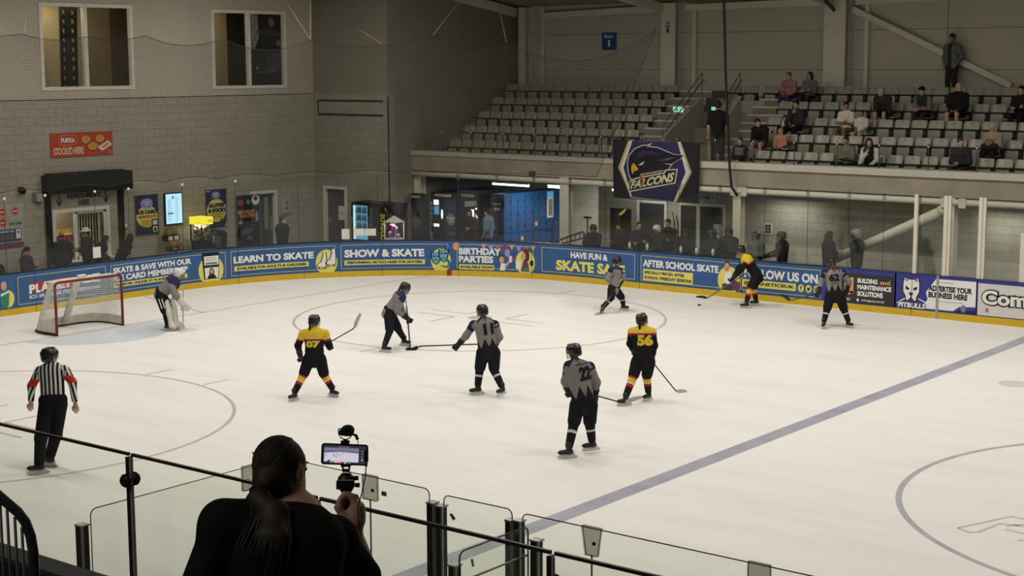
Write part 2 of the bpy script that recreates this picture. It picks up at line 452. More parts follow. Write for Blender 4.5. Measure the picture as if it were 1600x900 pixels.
wz = lambda u, v: float(at(u, v, x=WX)[2])
WIN1 = (wy(65, 70), wy(205, 70), 5.5, 7.74); WIN2 = (wy(333, 70), wy(444, 70), 5.45, 7.70)
HATCH = (wy(85, 370), wy(170, 370), wz(85, 410), wz(85, 331))
DOOR1 = (wy(393, 340), wy(431, 340), 0.0, 2.16)
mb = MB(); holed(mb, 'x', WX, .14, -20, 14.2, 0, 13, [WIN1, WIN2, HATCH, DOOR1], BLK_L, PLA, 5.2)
mb.build('wall_left', kind='structure')
mb = MB(); mb.box(WX - .005, WX + .012, -20, 13.9, 5.185, 5.2, DKGREY); mb.build('trim_1', kind='structure')
CY = 13.9
cx = lambda u, v=200: float(at(u, v, y=CY)[0])
cz_ = lambda u, v: float(at(u, v, y=CY)[2])
DOOR2 = (cx(508, 330), cx(541, 330), 0.0, cz_(520, 293))
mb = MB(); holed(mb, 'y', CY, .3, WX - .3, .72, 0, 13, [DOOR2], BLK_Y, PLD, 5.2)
mb.build('wall_corner', kind='structure')
mb = MB()
for v in (157.5, 179.5): mb.box(cx(498), cx(600), CY - .012, CY + .01, cz_(550, v) - .03, cz_(550, v) + .03, BLACKM)
mb.box(cx(498) - .02, cx(498) + .02, CY - .012, CY + .01, cz_(550, 179.5), cz_(550, 157.5), BLACKM); mb.build('trim_2', kind='structure')
mb = MB(); mb.box(cx(601), .72, CY - .06, CY + .05, 0, cz_(605, 151), BLK_Y); mb.build('trim_3', kind='structure')
SX = .72
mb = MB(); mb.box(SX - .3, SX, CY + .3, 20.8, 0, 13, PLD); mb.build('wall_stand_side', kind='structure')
# wall behind the seats, with its joints between cladding panels
BY = 20.5
mb = MB(); mb.box(SX, 40, BY, BY + .3, 2.6, 9, PANEL)
for z in (5.9, 7.05): mb.box(SX, 40, BY - .006, BY, z, z + .02, GREY)
for u in (1480,): x = float(at(u, 60, y=BY)[0]); mb.box(x, x + .02, BY - .006, BY, 5, 9, GREY)
mb.build('wall_back', kind='structure')
# roof, falling towards the back wall
ROOF = block_material('ribbed_roof_sheet', 1, (.30, .26, .21), (.30, .26, .21), (.16, .14, .11), 60, .25, 0)
mb = MB(); mb.hexa([(-3, -24, 14.2), (42, -24, 14.2), (42, BY + .3, 7.98), (-3, BY + .3, 7.98), (-3, -24, 14.4), (42, -24, 14.4), (42, BY + .3, 8.2), (-3, BY + .3, 8.2)], mat('dark_roof_sheet', (.30, .265, .21), .8, var=.1))
mb.build('ceiling', kind='structure')
for u, w in ((817, 13), (1045, 26), (1305, 34)):
    x = float(at(u, 60, y=BY - .3)[0]); h = w / FPX * 50 / 2
    mb = MB(); mb.box(x - h, x + h, BY - .36, BY - .3, 4.6, 7.98, STEEL); mb.box(x - h, x + h, BY - .02, BY, 4.6, 7.98, STEEL); mb.box(x - .015, x + .015, BY - .3, BY - .02, 4.6, 7.98, STEEL)
    x2 = x + h + .55; mb.box(x2 - .06, x2 + .06, BY - .12, BY, 4.6, 7.98, STEEL)
    mb.build('trim_column', kind='structure')
zb = lambda u, v: float(at(u, v, y=BY - .1)[2])
bx_ = lambda u: float(at(u, 20, y=BY - .1)[0])
mb = MB()
for u0, u1, va, vb in ((848, 1036, 25, 13), (1072, 1288, 12, 3), (1338, 1640, 2, -14)):
    x0_, x1_ = bx_(u0), bx_(u1); z0_, z1_ = zb(u0, va), zb(u1, vb)
    mb.bar((x0_, BY - .1, z0_), (x1_, BY - .1, z1_), .14, .2, STEEL)
mb.build('trim_eaves_rail', kind='structure')
for x in (SX + .12, bx_(1040), bx_(1305)):
    mb = MB(); z1 = lambda y: 7.98 + (BY - y) * .14
    mb.bar((x, BY - .3, z1(BY) - .16), (x, 6, z1(6) - .18), .14, .28, STEEL); mb.build('trim_rafter', kind='structure')
mb = MB(); a = at(1333, 14, y=BY - .15); b = at(1580, 134, y=BY - .15); mb.bar(a, b, .12, .16, STEEL); mb.build('trim_brace', kind='structure')
mb = MB(); a = at(1284, -6, y=BY - 1.2); b = at(1303, 16, y=BY - .35); mb.cyl(a, b, .05, DKGREY); mb.build('trim_pipe', kind='structure')

# ------------------------------------------------------------------ windows and doors
def window_frame(n, w, mull, extra=None):
    fr = empty('window_%d' % n, (WX, (w[0] + w[1]) / 2, w[2]), kind='structure')
    mb = MB(); t = .06
    mb.box(WX - .1, WX + .03, w[0] - t, w[0] + t * .6, w[2] - t, w[3] + t, WHITE); mb.box(WX - .1, WX + .03, w[1] - t * .6, w[1] + t, w[2] - t, w[3] + t, WHITE)
    mb.box(WX - .1, WX + .03, w[0] + t * .6, w[1] - t * .6, w[2] - t, w[2] + t * .6, WHITE); mb.box(WX - .1, WX + .03, w[0] + t * .6, w[1] - t * .6, w[3] - t * .6, w[3] + t, WHITE)
    ym = wy(mull, 70); mb.box(WX - .1, WX + .02, ym - t, ym + t, w[2] + t * .6, w[3] - t * .6, WHITE)
    mb.build('window_frame', fr)
    mb = MB(); mb.box(WX - .07, WX - .06, w[0] + t * .6, ym - t, w[2] + .03, w[3] - .03, SHADOWGLASS); mb.build('window_pane', fr)
    mb = MB(); mb.box(WX - .07, WX - .06, ym + t, w[1] - t * .6, w[2] + .03, w[3] - .03, SHADOWGLASS); mb.build('window_pane', fr)
    return fr
window_frame(1, WIN1, 134); window_frame(2, WIN2, 389)
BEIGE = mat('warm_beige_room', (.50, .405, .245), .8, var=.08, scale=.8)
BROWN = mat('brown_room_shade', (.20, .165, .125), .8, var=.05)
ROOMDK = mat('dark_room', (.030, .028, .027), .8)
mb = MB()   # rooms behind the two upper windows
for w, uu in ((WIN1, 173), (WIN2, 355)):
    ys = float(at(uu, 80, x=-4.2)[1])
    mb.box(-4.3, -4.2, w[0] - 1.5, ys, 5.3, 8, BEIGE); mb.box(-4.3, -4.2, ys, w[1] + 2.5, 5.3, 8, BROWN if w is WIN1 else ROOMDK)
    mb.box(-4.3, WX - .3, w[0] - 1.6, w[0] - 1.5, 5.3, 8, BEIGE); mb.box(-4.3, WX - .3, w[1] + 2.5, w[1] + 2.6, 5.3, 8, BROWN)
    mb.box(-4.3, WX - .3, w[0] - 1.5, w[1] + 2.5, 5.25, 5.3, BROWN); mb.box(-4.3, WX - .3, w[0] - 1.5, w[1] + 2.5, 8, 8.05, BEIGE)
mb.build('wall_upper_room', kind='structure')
# lattice tower and two pictures seen through the upper windows
lp = lambda u, v, x=-3.3: at(u, v, x=x)
lt = empty('lattice_tower', lp(106, 138), 'black lattice steel tower behind the left upper window', 'tower')
for u0, u1 in ((92, 98), (115, 120)): mb = MB(); mb.bar(lp(u0 + 2, 4), lp(u1 + .5, 138), .07, .07, BLACK); mb.build('tower_leg', lt)
mb = MB(); mb.bar(lp(104.8, 4), lp(109, 138), .20, .07, BLACK, up=(1, 0, 0)); mb.build('tower_leg', lt)
mb = MB()
for k in range(9):
    va, vb = 4 + 14.7 * k, 18.7 + 14.7 * k
    for ua, ub in ((94, 104), (104, 94), (106, 117), (117, 106)): mb.bar(lp(ua + 4 * k / 9, va), lp(ub + 4 * k / 9, vb), .05, .04, BLACK, up=(1, 0, 0))
mb.build('tower_bracing', lt)
INKD = mat('picture_black', (.016, .016, .018), .5)
for v0, v1, lab in ((19, 77, 'dark picture of a figure at the top of the right upper window'), (78.5, 134, 'dark bluish picture at the bottom of the right upper window')):
    a, b = at(392, v1, x=WX - .16), at(441, v0, x=WX - .16); w, h = b[1] - a[1], b[2] - a[2]; sg = Sign(plane_map(a, (0, 1, 0), (0, 0, 1))); sg.slab('panel', 0, w, 0, h, INKD, .02)
    if v0 < 40:
        sg.poly('picture', [(0, 0), (w * .10, .02), (w * .24, h * .3), (w * .2, h * .98), (0, h * .98)], mat('picture_pale_green', (.22, .27, .2), .5, var=.4, scale=9), .022)
        sg.disc('picture', w * .63, h * .72, w * .09, mat('picture_skin', (.22, .12, .09), .5), .024, h * .12); sg.poly('picture', [(w * .22, h * .45), (w * .5, h * .62), (w * .95, h * .5), (w, h * .1), (w * .3, h * .05), (w * .28, h * .3)], mat('picture_coat', (.035, .035, .04), .6), .023); sg.poly('picture', [(w * .15, h * .5), (w * .98, h * .42), (w * .98, h * .34), (w * .2, h * .42)], mat('picture_bar', (.06, .06, .055), .5), .026); sg.disc('picture', w * .85, h * .16, w * .08, mat('picture_hand', (.30, .12, .10), .5), .027)
    else: sg.poly('picture', [(w * .1, h * .35), (w * .45, h * .45), (w * .55, h * .85), (w * .98, h * .98), (w * .98, h * .45), (w * .5, h * .32)], mat('picture_violet', (.06, .05, .10), .5, var=.6, scale=6), .022); sg.disc('picture', w * .2, h * .5, w * .03, mat('picture_pale', (.4, .3, .35), .5), .024, h * .05)
    sg.build('window_picture', lab, 'picture', a)
for w, p in ((WIN1, 26), (WIN2, 7)):
    area_light('upper_room_lamp', (-3.3, (w[0] + w[1]) / 2 - .4, 7.95), .8, 1.2, p, (1, .85, .6))
def door(n, fix, rng, z1, leafm, hinge=None):
    d = empty('door_%d' % n, (WX, (rng[0] + rng[1]) / 2, 0) if fix == 'x' else ((rng[0] + rng[1]) / 2, CY, 0), kind='structure')
    def bx(mb, a0, a1, n0, n1, z0, z1, m):
        mb.box(WX + n0, WX + n1, a0, a1, z0, z1, m) if fix == 'x' else mb.box(a0, a1, CY - n1, CY - n0, z0, z1, m)
    a0, a1 = rng; mb = MB(); t = .09
    bx(mb, a0 - t * .5, a0 + t * .5, -.2, .035, 0, z1 + t * .5, WHITE); bx(mb, a1 - t * .5, a1 + t * .5, -.2, .035, 0, z1 + t * .5, WHITE); bx(mb, a0 + t * .5, a1 - t * .5, -.2, .035, z1 - t * .5, z1 + t * .5, WHITE)
    mb.build('door_frame', d)
    mb = MB(); bx(mb, a0 + t * .5, a1 - t * .5, -.14, -.09, 0.01, z1 - t * .5, leafm); mb.build('door_leaf', d)
    return d, bx
DLEAF = mat('grey_green_door', (.06, .06, .052), .55, var=.05); DLEAF2 = mat('dark_grey_door', (.045, .045, .05), .5)
d1, bx = door(1, 'x', DOOR1[:2], DOOR1[3], DLEAF)
mb = MB(); bx(mb, DOOR1[0] + .62, DOOR1[0] + .78, -.088, -.08, 1.0, 2.0, mat('door_glazing', (.25, .25, .22), .3)); mb.build('door_glazing_panel', d1)
mb = MB(); bx(mb, DOOR1[1] - .17, DOOR1[1] - .11, -.09, -.05, .95, 1.35, ALU); mb.build('door_handle', d1)
d2, bx = door(2, 'y', DOOR2[:2], DOOR2[3], DLEAF2)
mb = MB(); bx(mb, DOOR2[0] + .16, DOOR2[0] + .22, -.09, -.05, .95, 1.2, ALU); mb.build('door_handle', d2)
for v0, v1 in ((322, 333), (334, 344)):
    mb = MB(); bx(mb, cx(526, v0), cx(536, v0), -.088, -.08, cz_(530, v1), cz_(530, v0), PAPER); o = mb.build('door_notice', d2)
    o['label'] = 'white notice on dark door'

# ------------------------------------------------------------------ stand: beam, tiers, steps
ROWY = [16.1 + .85 * k for k in range(5)]; ROWZ = [2.92 + .428 * k for k in range(5)]
mb = MB()
mb.box(SX, 40, 15.0, 15.45, 2.8, 3.3, CONC); mb.box(SX, 40, 15.45, 21, 2.66, 2.8, CONCD)
for k in range(5):
    y0 = ROWY[k] - .72; y1 = BY if k == 4 else ROWY[k] + .13
    mb.box(SX, 40, y0 if k else 15.45, y1, 2.8, ROWZ[k] , CONCD)
mb.build('floor_stand', kind='structure')
CAPW = mat('cream_coping', (.50, .475, .41), .55, var=.05); CAPB = mat('grey_coping', (.42, .395, .33), .7, var=.06)
mb = MB(); mb.box(SX, 8.5, 14.96, 15.5, 3.28, 3.41, CAPB); mb.box(8.5, 40, 14.93, 15.5, 3.28, 3.45, CAPW); mb.build('trim_coping', kind='structure')
mb = MB()   # aisle steps either side of the stair well
STEPN = mat('step_nosing', (.56, .53, .44), .8, var=.08)
for x0_, x1_ in ((7.95, 9.2), (11.05, 12.25)):
    for k in range(11):
        y = 15.45 + .425 * k; z = 2.92 + .214 * (k + 1)
        if y > 20.1: break
        xs = -.035 * k
        mb.box(x0_ + xs, x1_ + xs, y, BY, z - .214, z, CONCD); mb.box(x0_ + xs, x1_ + xs, y - .01, y + .08, z - .045, z + .006, STEPN)
mb.build('floor_aisle_steps', kind='structure')
# parapet walls of the stair well
PARA = mat('grey_green_parapet', (.34, .33, .28), .8, var=.06)
mb = MB()
for x, pa, pb in ((9.25, (1036, 213), (1097, 150)), (10.95, (1108, 222), (1156, 150))):
    a = at(*pa, x=x); b = at(*pb, x=x)
    mb.hexa([(x - .06, a[1], 2.8), (x + .06, a[1], 2.8), (x + .06, b[1], 2.8), (x - .06, b[1], 2.8), (x - .06, a[1], a[2]), (x + .06, a[1], a[2]), (x + .06, b[1], b[2]), (x - .06, b[1], b[2])], PARA)
    if x < 10: PB = b
mb.box(9.25, 10.95, 19.25, 19.4, 2.8, 5.0, PARA); mb.build('wall_stair_well', kind='structure')
# under-stand back walls
UY = 16.45
uz = lambda u, v, y=UY: float(at(u, v, y=y)[2])
ux = lambda u, y=UY: float(at(u, 340, y=y)[0])
mb = MB(); mb.box(7.0, 40, UY, UY + .2, 0, 2.7, BLK_U); mb.box(6.9, 7.0, UY, 19.3, 0, 2.7, BLK_U); mb.box(SX, 7.0, 19.2, 19.4, 0, 2.7, BLK_U)
mb.build('wall_under_stand', kind='structure')
for n_, (u0, u1, v1) in enumerate(((996, 1043, 316), (1061, 1134, 320))):
    d = empty('door_%d' % (3 + n_), (ux((u0 + u1) / 2), UY, 0), kind='structure'); a0, a1, z1 = ux(u0 + 2), ux(u1 - 2), uz(u0, v1); mb = MB(); t = .08
    for a in (a0, a1): mb.box(a - t / 2, a + t / 2, UY - .05, UY + .05, 0, z1, WHITE)
    mb.box(a0 - t / 2, a1 + t / 2, UY - .05, UY + .05, z1, z1 + t, WHITE)
    if n_: am = ux(1092); mb.box(am - .06, am + .06, UY - .05, UY, 0, z1, WHITE)
    mb.build('door_frame', d)
    mb = MB(); mb.box(a0 + .04, a1 - .04, UY - .02, UY - .005, 0, z1, DLEAF2 if not n_ else mat('brown_glazed_door', (.06, .052, .045), .4)); mb.build('door_leaf', d)
    if n_:
        for v0, v1 in ((350, 364), (365, 378)):
            mb = MB(); mb.box(ux(1117), ux(1129), UY - .06, UY - .05, uz(1120, v1), uz(1120, v0), PAPER); o = mb.build('door_notice', d)
# columns and pipes under the beam
for u0, u1, v0, y in ((878, 892, 280, 15.12), (1149, 1161, 292, 15.12), (1483, 1495, 308, 15.12), (648, 661, 268, 15.22)):
    x0_, x1_ = float(at(u0, v0, y=y)[0]), float(at(u1, v0, y=y)[0])
    mb = MB(); h = .012 + (x1_ - x0_) * .06
    mb.box(x0_, x1_, y - .12, y - .10, 0, 2.8, STEEL); mb.box(x0_, x1_, y + .10, y + .12, 0, 2.8, STEEL); mb.box((x0_ + x1_) / 2 - h, (x0_ + x1_) / 2 + h, y - .1, y + .1, 0, 2.8, STEEL)
    mb.build('trim_post', kind='structure')
PIPEW = mat('white_pipe', (.70, .67, .58), .45, var=.04)
mb = MB(); mb.tube([(SX, 15.0, 2.69), (8.5, 15.0, 2.69), (36, 15.0, 2.69)], .08, PIPEW, n=12)
for u in (1147, 1163, 1477, 1505):
    p = at(u, 300, y=14.95); mb.box(p[0] - .09, p[0] + .09, 14.9, 14.92, 2.56, 2.8, STEEL)
mb.build('trim_header_pipe', kind='structure')
mb = MB(); mb.cyl(at(1306, 404, y=15.1), at(1474, 328, y=15.1), .12, PIPEW, n=16); mb.cyl(at(1470, 330, y=15.1), at(1476, 326, y=15.1), .15, STEEL, n=16); mb.build('trim_brace_pipe', kind='structure')

# ------------------------------------------------------------------ rink boards
BH = 1.05
def band(mb, s0, s1, z0, z1, o0, o1, m, step=.3):
    n = max(1, int((s1 - s0) / step)); V = []
    for i in range(n + 1):
        s = s0 + (s1 - s0) * i / n; V += [bmap(s, z0, o0), bmap(s, z0, o1), bmap(s, z1, o1), bmap(s, z1, o0)]
    F = [(4 * i + k, 4 * i + 4 + k, 4 * i + 4 + (k + 1) % 4, 4 * i + (k + 1) % 4) for i in range(n) for k in range(4)]
    mb.add(V, F + [(0, 1, 2, 3), tuple(4 * n + k for k in (3, 2, 1, 0))], m)
boards = empty('rink_boards', bmap(20, 0), 'long curving wall of blue rink boards around the far side of the ice', 'rink boards')
PLATE = mat('board_panel_blue', '#385c90', .42, spec=.3, var=.05, scale=1.5)
mb = MB(); band(mb, -30, s_of(1290), .16, BH - .03, -.1, 0, PLATE); band(mb, s_of(1290), SEND, .16, BH - .03, -.1, 0, PURPLE); mb.build('board_panel', boards)
mb = MB(); band(mb, -30, SEND, 0, .165, -.1, .014, YEL); mb.build('kick_plate', boards, label='yellow kick plate along the ice')
mb = MB(); band(mb, -30, s_of(1290), BH - .03, BH, -.12, .01, mat('dark_blue_cap', (.02, .025, .05), .4)); band(mb, s_of(1290), SEND, BH - .03, BH, -.12, .01, mat('blue_cap', (.03, .04, .16), .4)); mb.build('cap_rail', boards)
mb = MB(); sm = s_of(702); band(mb, sm - .07, sm + .07, 0, .168, .014, .019, mat('kick_red', (.36, .035, .012), .5)); mb.build('goal_line_mark', boards, label='red mark on the kick plate')
JOINT = mat('board_joint', (.05, .06, .09), .6, var=0)
mb = MB()
for u in (55, 372, 475, 597, 717, 831, 1000, 1180, 1425): s = s_of(u); band(mb, s - .006, s + .006, .0, BH - .03, .014, .0165, JOINT)
mb.build('panel_joint', boards)
mb = MB(); s = s_of(1465); band(mb, s - .03, s + .03, 0, BH, 0, .022, ALU); mb.build('gate_stile', boards, label='pale metal stile at the gate')
mb = MB(); mb.box(24, 40, -Y1 - .1, -Y1, 0, BH, PLATE); mb.box(24, 40, -Y1 - .12, -Y1 + .01, BH - .03, BH, BLACK); mb.build('near_board_panel', boards)

# ------------------------------------------------------------------ advertising on the boards
def ad(name_label, u0, u1, builder, z0=.20, z1=.985, frame=True, bg=None, offp=.0):
    s0, s1 = s_of(u0), s_of(u1)
    fn = lambda x, y, off=0: bmap(s0 + (s1 - s0) * x, y, off + .002)
    sg = Sign(lambda x, y, off=0: fn(x, y, off), step=.04)
    sg.slab('panel', -.012 * 3 / (s1 - s0), 1 + .012 * 3 / (s1 - s0), .175, BH - .035, bg or BOARDBLUE, .006)
    if frame:
        w = .012
        for (y) in (z0 + .04, z1 - .06): sg.grid('border', 0, 1, y - w / 2, y + w / 2, ADYEL, .0085)
        for x in (0, 1): sg.grid('border', x - w / 2 / (s1 - s0), x + w / 2 / (s1 - s0), z0 + .04, z1 - .06, ADYEL, .0085)
    L = s1 - s0
    LR = L; X = lambda u: (s_of(u) - s0) / LR
    um = (max(u0, 2) + u1) / 2; L = 20 / (X(um + 10) - X(um - 10)) / 45.0   # effective length for round print
    builder(sg, X, L)
    return sg.build('advertising_banner', name_label, 'banner', bmap((s0 + s1) / 2, .17), 'advertising banners on the rink boards')
def zs(u, v):          # height on the boards at a photo pixel
    p, n = path(s_of(u)); d = at(u, v, d=1) - CAM; t = np.linalg.norm((p - CAM)[:2]) / np.linalg.norm(d[:2]); return CAM[2] + t * d[2]
SKIN_INK = mat('print_skin', (.62, .36, .25), .5, var=0); HAIR_INK = mat('print_brown', (.09, .035, .03), .5, var=0)
GREEN_INK = mat('print_green', (.05, .22, .14), .5, var=0); PINK_INK = mat('print_pink', (.55, .10, .22), .5, var=0)
PEACH = mat('print_peach', (.72, .33, .14), .5, var=0); TEAL = mat('print_teal', (.14, .40, .58), .5, var=0); TEALD = mat('print_teal_dark', (.05, .16, .28), .5, var=0)
LILAC = mat('print_lilac', (.36, .30, .62), .5, var=0); REDINK = mat('print_red', (.46, .03, .04), .5, var=0); MAROON = mat('print_maroon', (.17, .04, .11), .5, var=0)
ORANGE = mat('print_orange', (.65, .22, .03), .5, var=0); BLKINK = mat('print_black', (.012, .012, .014), .5, var=0); GREYINK = mat('print_grey', (.26, .26, .25), .5, var=0)
def sub(sg, x0, x1, y0, y1, t, m=0.006): # yellow strap with dark words
    sg.grid('strapline', x0, x1, y0, y1, ADYEL, .0085)
    sg.text('strapline', t, x0 + .03 * (x1 - x0), x1 - .03 * (x1 - x0), y0 + .22 * (y1 - y0), y1 - .22 * (y1 - y0), NAVY, .0105, bold=.05)
def spike_disc(sg, part, x, y, r, L, m, off):
    sg.poly(part, [(x + r * (1 if i % 2 else .94) * math.cos(2 * PI * i / 64) / L, y + r * (1 if i % 2 else .94) * math.sin(2 * PI * i / 64)) for i in range(64)], m, off)

def ad_left(sg, X, L):
    spike_disc(sg, 'picture', .72, .42, .22, L, ADYEL, .0085)
    sg.poly('picture', [(.45, .22), (.72, .22), (.78, .55), (.62, .66), (.4, .62), (.38, .4)], GREEN_INK, .0105)
    sg.disc('picture', .55, .76, .1 / L, SKIN_INK, .0105, .11); sg.poly('picture', [(.4, .5), (.75, .58), (.75, .62), (.4, .56)], ADWHITE, .0125)
ad('blue board banner at far left edge with a skater in green', -14, 22, ad_left, frame=False)
def ad_planet(sg, X, L):
    sg.poly('lettering_backing', [(.14, .50), (.62, .50), (.62, .78), (.14, .74)], REDINK, .0085)
    sg.text('lettering', 'PLANET', .12, .60, .47, .70, ADWHITE, .0105, bold=.05, skew=.04)
    sg.text('lettering', 'ICE', .66, .93, .54, .76, ADWHITE, .0105, bold=.055, skew=.02)
    sg.text('lettering', 'ICE SKATING FOR EVERYONE', .12, .93, .35, .435, ADWHITE, .0105, bold=.03, skew=.03)
ad('blue banner reading PLANET ICE behind the goal net', 28, 165, ad_planet)
def ad_card(sg, X, L):
    sg.text('lettering', 'SKATE & SAVE WITH OUR', .02, X(299), .70, .86, ADWHITE, .0105, bold=.045)
    sg.text('lettering', 'ICE CARD MEMBERSHIP', .02, X(293), .50, .66, ADWHITE, .0105, bold=.045)
    sub(sg, .02, X(292), .335, .455, 'REGISTER ONLINE AT PLANETICE.CO.UK')
    x = X(329); spike_disc(sg, 'picture', x, .47, .42, L, ADYEL, .0085)
    sg.poly('picture', [(X(318), .22), (X(341), .22), (X(343), .955), (X(315), .955)], BLKINK, .0105)
    sg.poly('picture', [(X(320), .24), (X(340), .24), (X(341), .54), (X(319), .54)], ADWHITE, .0125); sg.poly('picture', [(X(319), .61), (X(341), .61), (X(341.5), .86), (X(318.5), .86)], ADWHITE, .0125)
    sg.poly('picture', [(X(321), .63), (X(339), .63), (X(339), .68), (X(321), .68)], GREEN_INK, .0135)
    for y in (.73, .77, .81): sg.grid('picture', X(321), X(338), y, y + .012, GREYINK, .0135)
    sg.disc('picture', X(330), .40, .085 / L, HAIR_INK, .0135, .13); sg.disc('picture', X(330), .43, .05 / L, SKIN_INK, .0145, .065); sg.poly('picture', [(X(323), .24), (X(337), .24), (X(335), .33), (X(325), .33)], BLKINK, .0142)
ad('blue banner reading SKATE & SAVE WITH OUR ICE CARD MEMBERSHIP with phone picture', 173, 352, ad_card)
def boot(sg, x, y, L, k=1):
    P = [(-.17, .05), (-.16, .0), (.13, 0), (.15, .06), (.15, .24), (.14, .40), (.03, .43), (.01, .30), (-.03, .18), (-.10, .11)]
    sg.poly('picture', [(x + a / L * k, y + b * k) for a, b in P], ADWHITE, .0115)
    sg.line('picture', [(x + a / L * k, y + b * k) for a, b in P], .008, BLKINK, .0125, True)
    sg.line('picture', [(x - .16 / L, y - .045), (x + .15 / L, y - .045)], .012, BLKINK, .0125)
    sg.line('picture', [(x - .1 / L, y), (x - .1 / L, y - .045)], .012, BLKINK, .0125); sg.line('picture', [(x + .1 / L, y), (x + .1 / L, y - .045)], .012, BLKINK, .0125)
    for i in range(5): sg.line('picture', [(x + (-.06 + .022 * i) / L, y + .14 + .05 * i), (x + (-.0 + .018 * i) / L, y + .13 + .05 * i)], .008, BLKINK, .0135)
def ad_learn(sg, X, L):
    sg.text('lettering', 'LEARN TO SKATE', .025, X(490), .58, .78, ADWHITE, .0105, bold=.05)
    sub(sg, .03, X(482), .36, .50, 'AVAILABLE FOR ADULTS & CHILDREN')
    x = X(510); spike_disc(sg, 'picture', x, .45, .38, L, ADYEL, .0085); boot(sg, X(503), .32, L); boot(sg, X(517), .38, L, 1.1)
ad('blue banner reading LEARN TO SKATE with white skates on a yellow disc', 361, 524, ad_learn)
def mask(sg, x, y, L, sad, k=1.0):
    P = [(-.15, .16), (-.05, .13), (.08, .15), (.16, .18), (.155, .0), (.10, -.13), (.02, -.19), (-.07, -.15), (-.14, -.03)]
    sg.poly('picture', [(x + a * k / L, y + b * k) for a, b in P], TEAL, .0115 if sad else .0135); sg.line('picture', [(x + a * k / L, y + b * k) for a, b in P], .012, NAVY, .0125 if sad else .0145, True)
    for ex in (-.06, .07): sg.line('picture', [(x + (ex - .035) * k / L, y + .05), (x + ex * k / L, y + (.03 if sad else .075)), (x + (ex + .035) * k / L, y + .05)], .014, NAVY, .0155)
    q = 1 if sad else -1
    sg.poly('picture', [(x - .07 * k / L, y - .07 - q * .02), (x, y - .07 + q * .04), (x + .07 * k / L, y - .07 - q * .02), (x, y - .07 + q * .005)], NAVY, .0155)
def ad_show(sg, X, L):
    sg.text('lettering', 'SHOW & SKATE', .03, X(663), .56, .79, ADWHITE, .0105, bold=.05)
    sub(sg, .03, X(664), .34, .48, 'PERFORMING ARTS CLASSES FOR SKATERS')
    spike_disc(sg, 'picture', X(689), .45, .36, L, ADYEL, .0085); mask(sg, X(681), .53, L, True, 1.05); mask(sg, X(693), .60, L, False, 1.05)
    sg.line('picture', [(X(690), .78), (X(691), .92), (X(688), 1.0)], .01, TEALD, .011); sg.line('picture', [(X(700), .46), (X(703), .33), (X(697), .25), (X(691), .29)], .03, TEALD, .0105)
ad('blue banner reading SHOW & SKATE with teal theatre masks', 533, 700, ad_show)
def ad_party(sg, X, L):
    sg.text('lettering', 'BIRTHDAY', .02, X(783), .63, .83, ADWHITE, .0105, bold=.05)
    sg.text('lettering', 'PARTIES', .02, X(771), .40, .60, ADWHITE, .0105, bold=.05)
    sub(sg, .025, X(772), .20, .345, 'AVAILABLE NOW!')
    spike_disc(sg, 'picture', X(821), .46, .36, L, ADYEL, .0085)
    sg.disc('picture', X(713), .87, .11 / L, PEACH, .0115, .115); sg.disc('picture', X(793), .72, .09 / L, LILAC, .0105, .11)
    for i, m in enumerate((PEACH, LILAC, PINK_INK, REDINK, PEACH, LILAC, PINK_INK, PEACH)):
        u = 752 + 11 * i; y = .95 - .05 * math.sin(PI * (i % 4) / 3)
        sg.poly('picture', [(X(u), y), (X(u + 8), y), (X(u + 4), y - .16)], m, .0095)
    sg.disc('picture', X(783), .55, .11 / L, HAIR_INK, .0115, .13); sg.disc('picture', X(784), .51, .085 / L, SKIN_INK, .0125, .10); sg.poly('picture', [(X(781), .2), (X(789), .2), (X(791), .40), (X(783), .42)], ADWHITE, .0115); sg.poly('picture', [(X(788), .32), (X(796), .52), (X(798), .49), (X(791), .28)], SKIN_INK, .0118)
    sg.poly('picture', [(X(794), .46), (X(802), .46), (X(802), .62), (X(794), .62)], PINK_INK, .0135); sg.line('picture', [(X(798), .46), (X(798), .62)], .03, ADWHITE, .0145)
    sg.disc('picture', X(822), .66, .13 / L, HAIR_INK, .0115, .20); sg.disc('picture', X(818), .64, .085 / L, SKIN_INK, .0125, .12); sg.poly('picture', [(X(814), .2), (X(827), .2), (X(826), .45), (X(818), .5)], MAROON, .0115); sg.poly('picture', [(X(806), .28), (X(813), .25), (X(814), .48), (X(807), .5)], ADWHITE, .0135); sg.poly('picture', [(X(818), .19), (X(828), .19), (X(827), .3), (X(820), .3)], GREEN_INK, .0135)
    sg.disc('picture', X(831), .45, .07 / L, NAVY, .0125, .09)
ad('blue banner reading BIRTHDAY PARTIES with bunting and children', 714, 833, ad_party)
def ad_fun(sg, X, L):
    sg.text('lettering', 'HAVE FUN &', X(892), X(950), .68, .86, ADWHITE, .0105, bold=.045)
    sg.text('lettering', 'SKATE SAFE', X(869), X(977), .30, .60, ADYEL, .0105, bold=.05)
ad('blue banner reading HAVE FUN & SKATE SAFE in white and yellow', 847, 992, ad_fun)
def girl(sg, X, L, u, k=1.0):
    sg.poly('picture', [(X(u - 10), .20), (X(u + 12), .20), (X(u + 15), .42), (X(u + 2), .5), (X(u - 9), .42)], MAROON, .0105)
    sg.poly('picture', [(X(u - 14), .19), (X(u + 2), .19), (X(u + 2), .36), (X(u - 14), .36)], DKGREY, .0115)
    sg.disc('picture', X(u - 4), .52, .15 / L, ADWHITE, .0115, .18); sg.disc('picture', X(u - 7), .84, .10 / L, HAIR_INK, .0115, .15); sg.disc('picture', X(u - 7), .80, .085 / L, SKIN_INK, .0125, .12)
    sg.line('picture', [(X(u - 9), .76), (X(u - 7), .745), (X(u - 5), .76)], .012, REDINK, .0135)
    for e in (-9, -5.5): sg.disc('picture', X(u + e), .82, .01 / L, BLKINK, .0135, .012, 10)
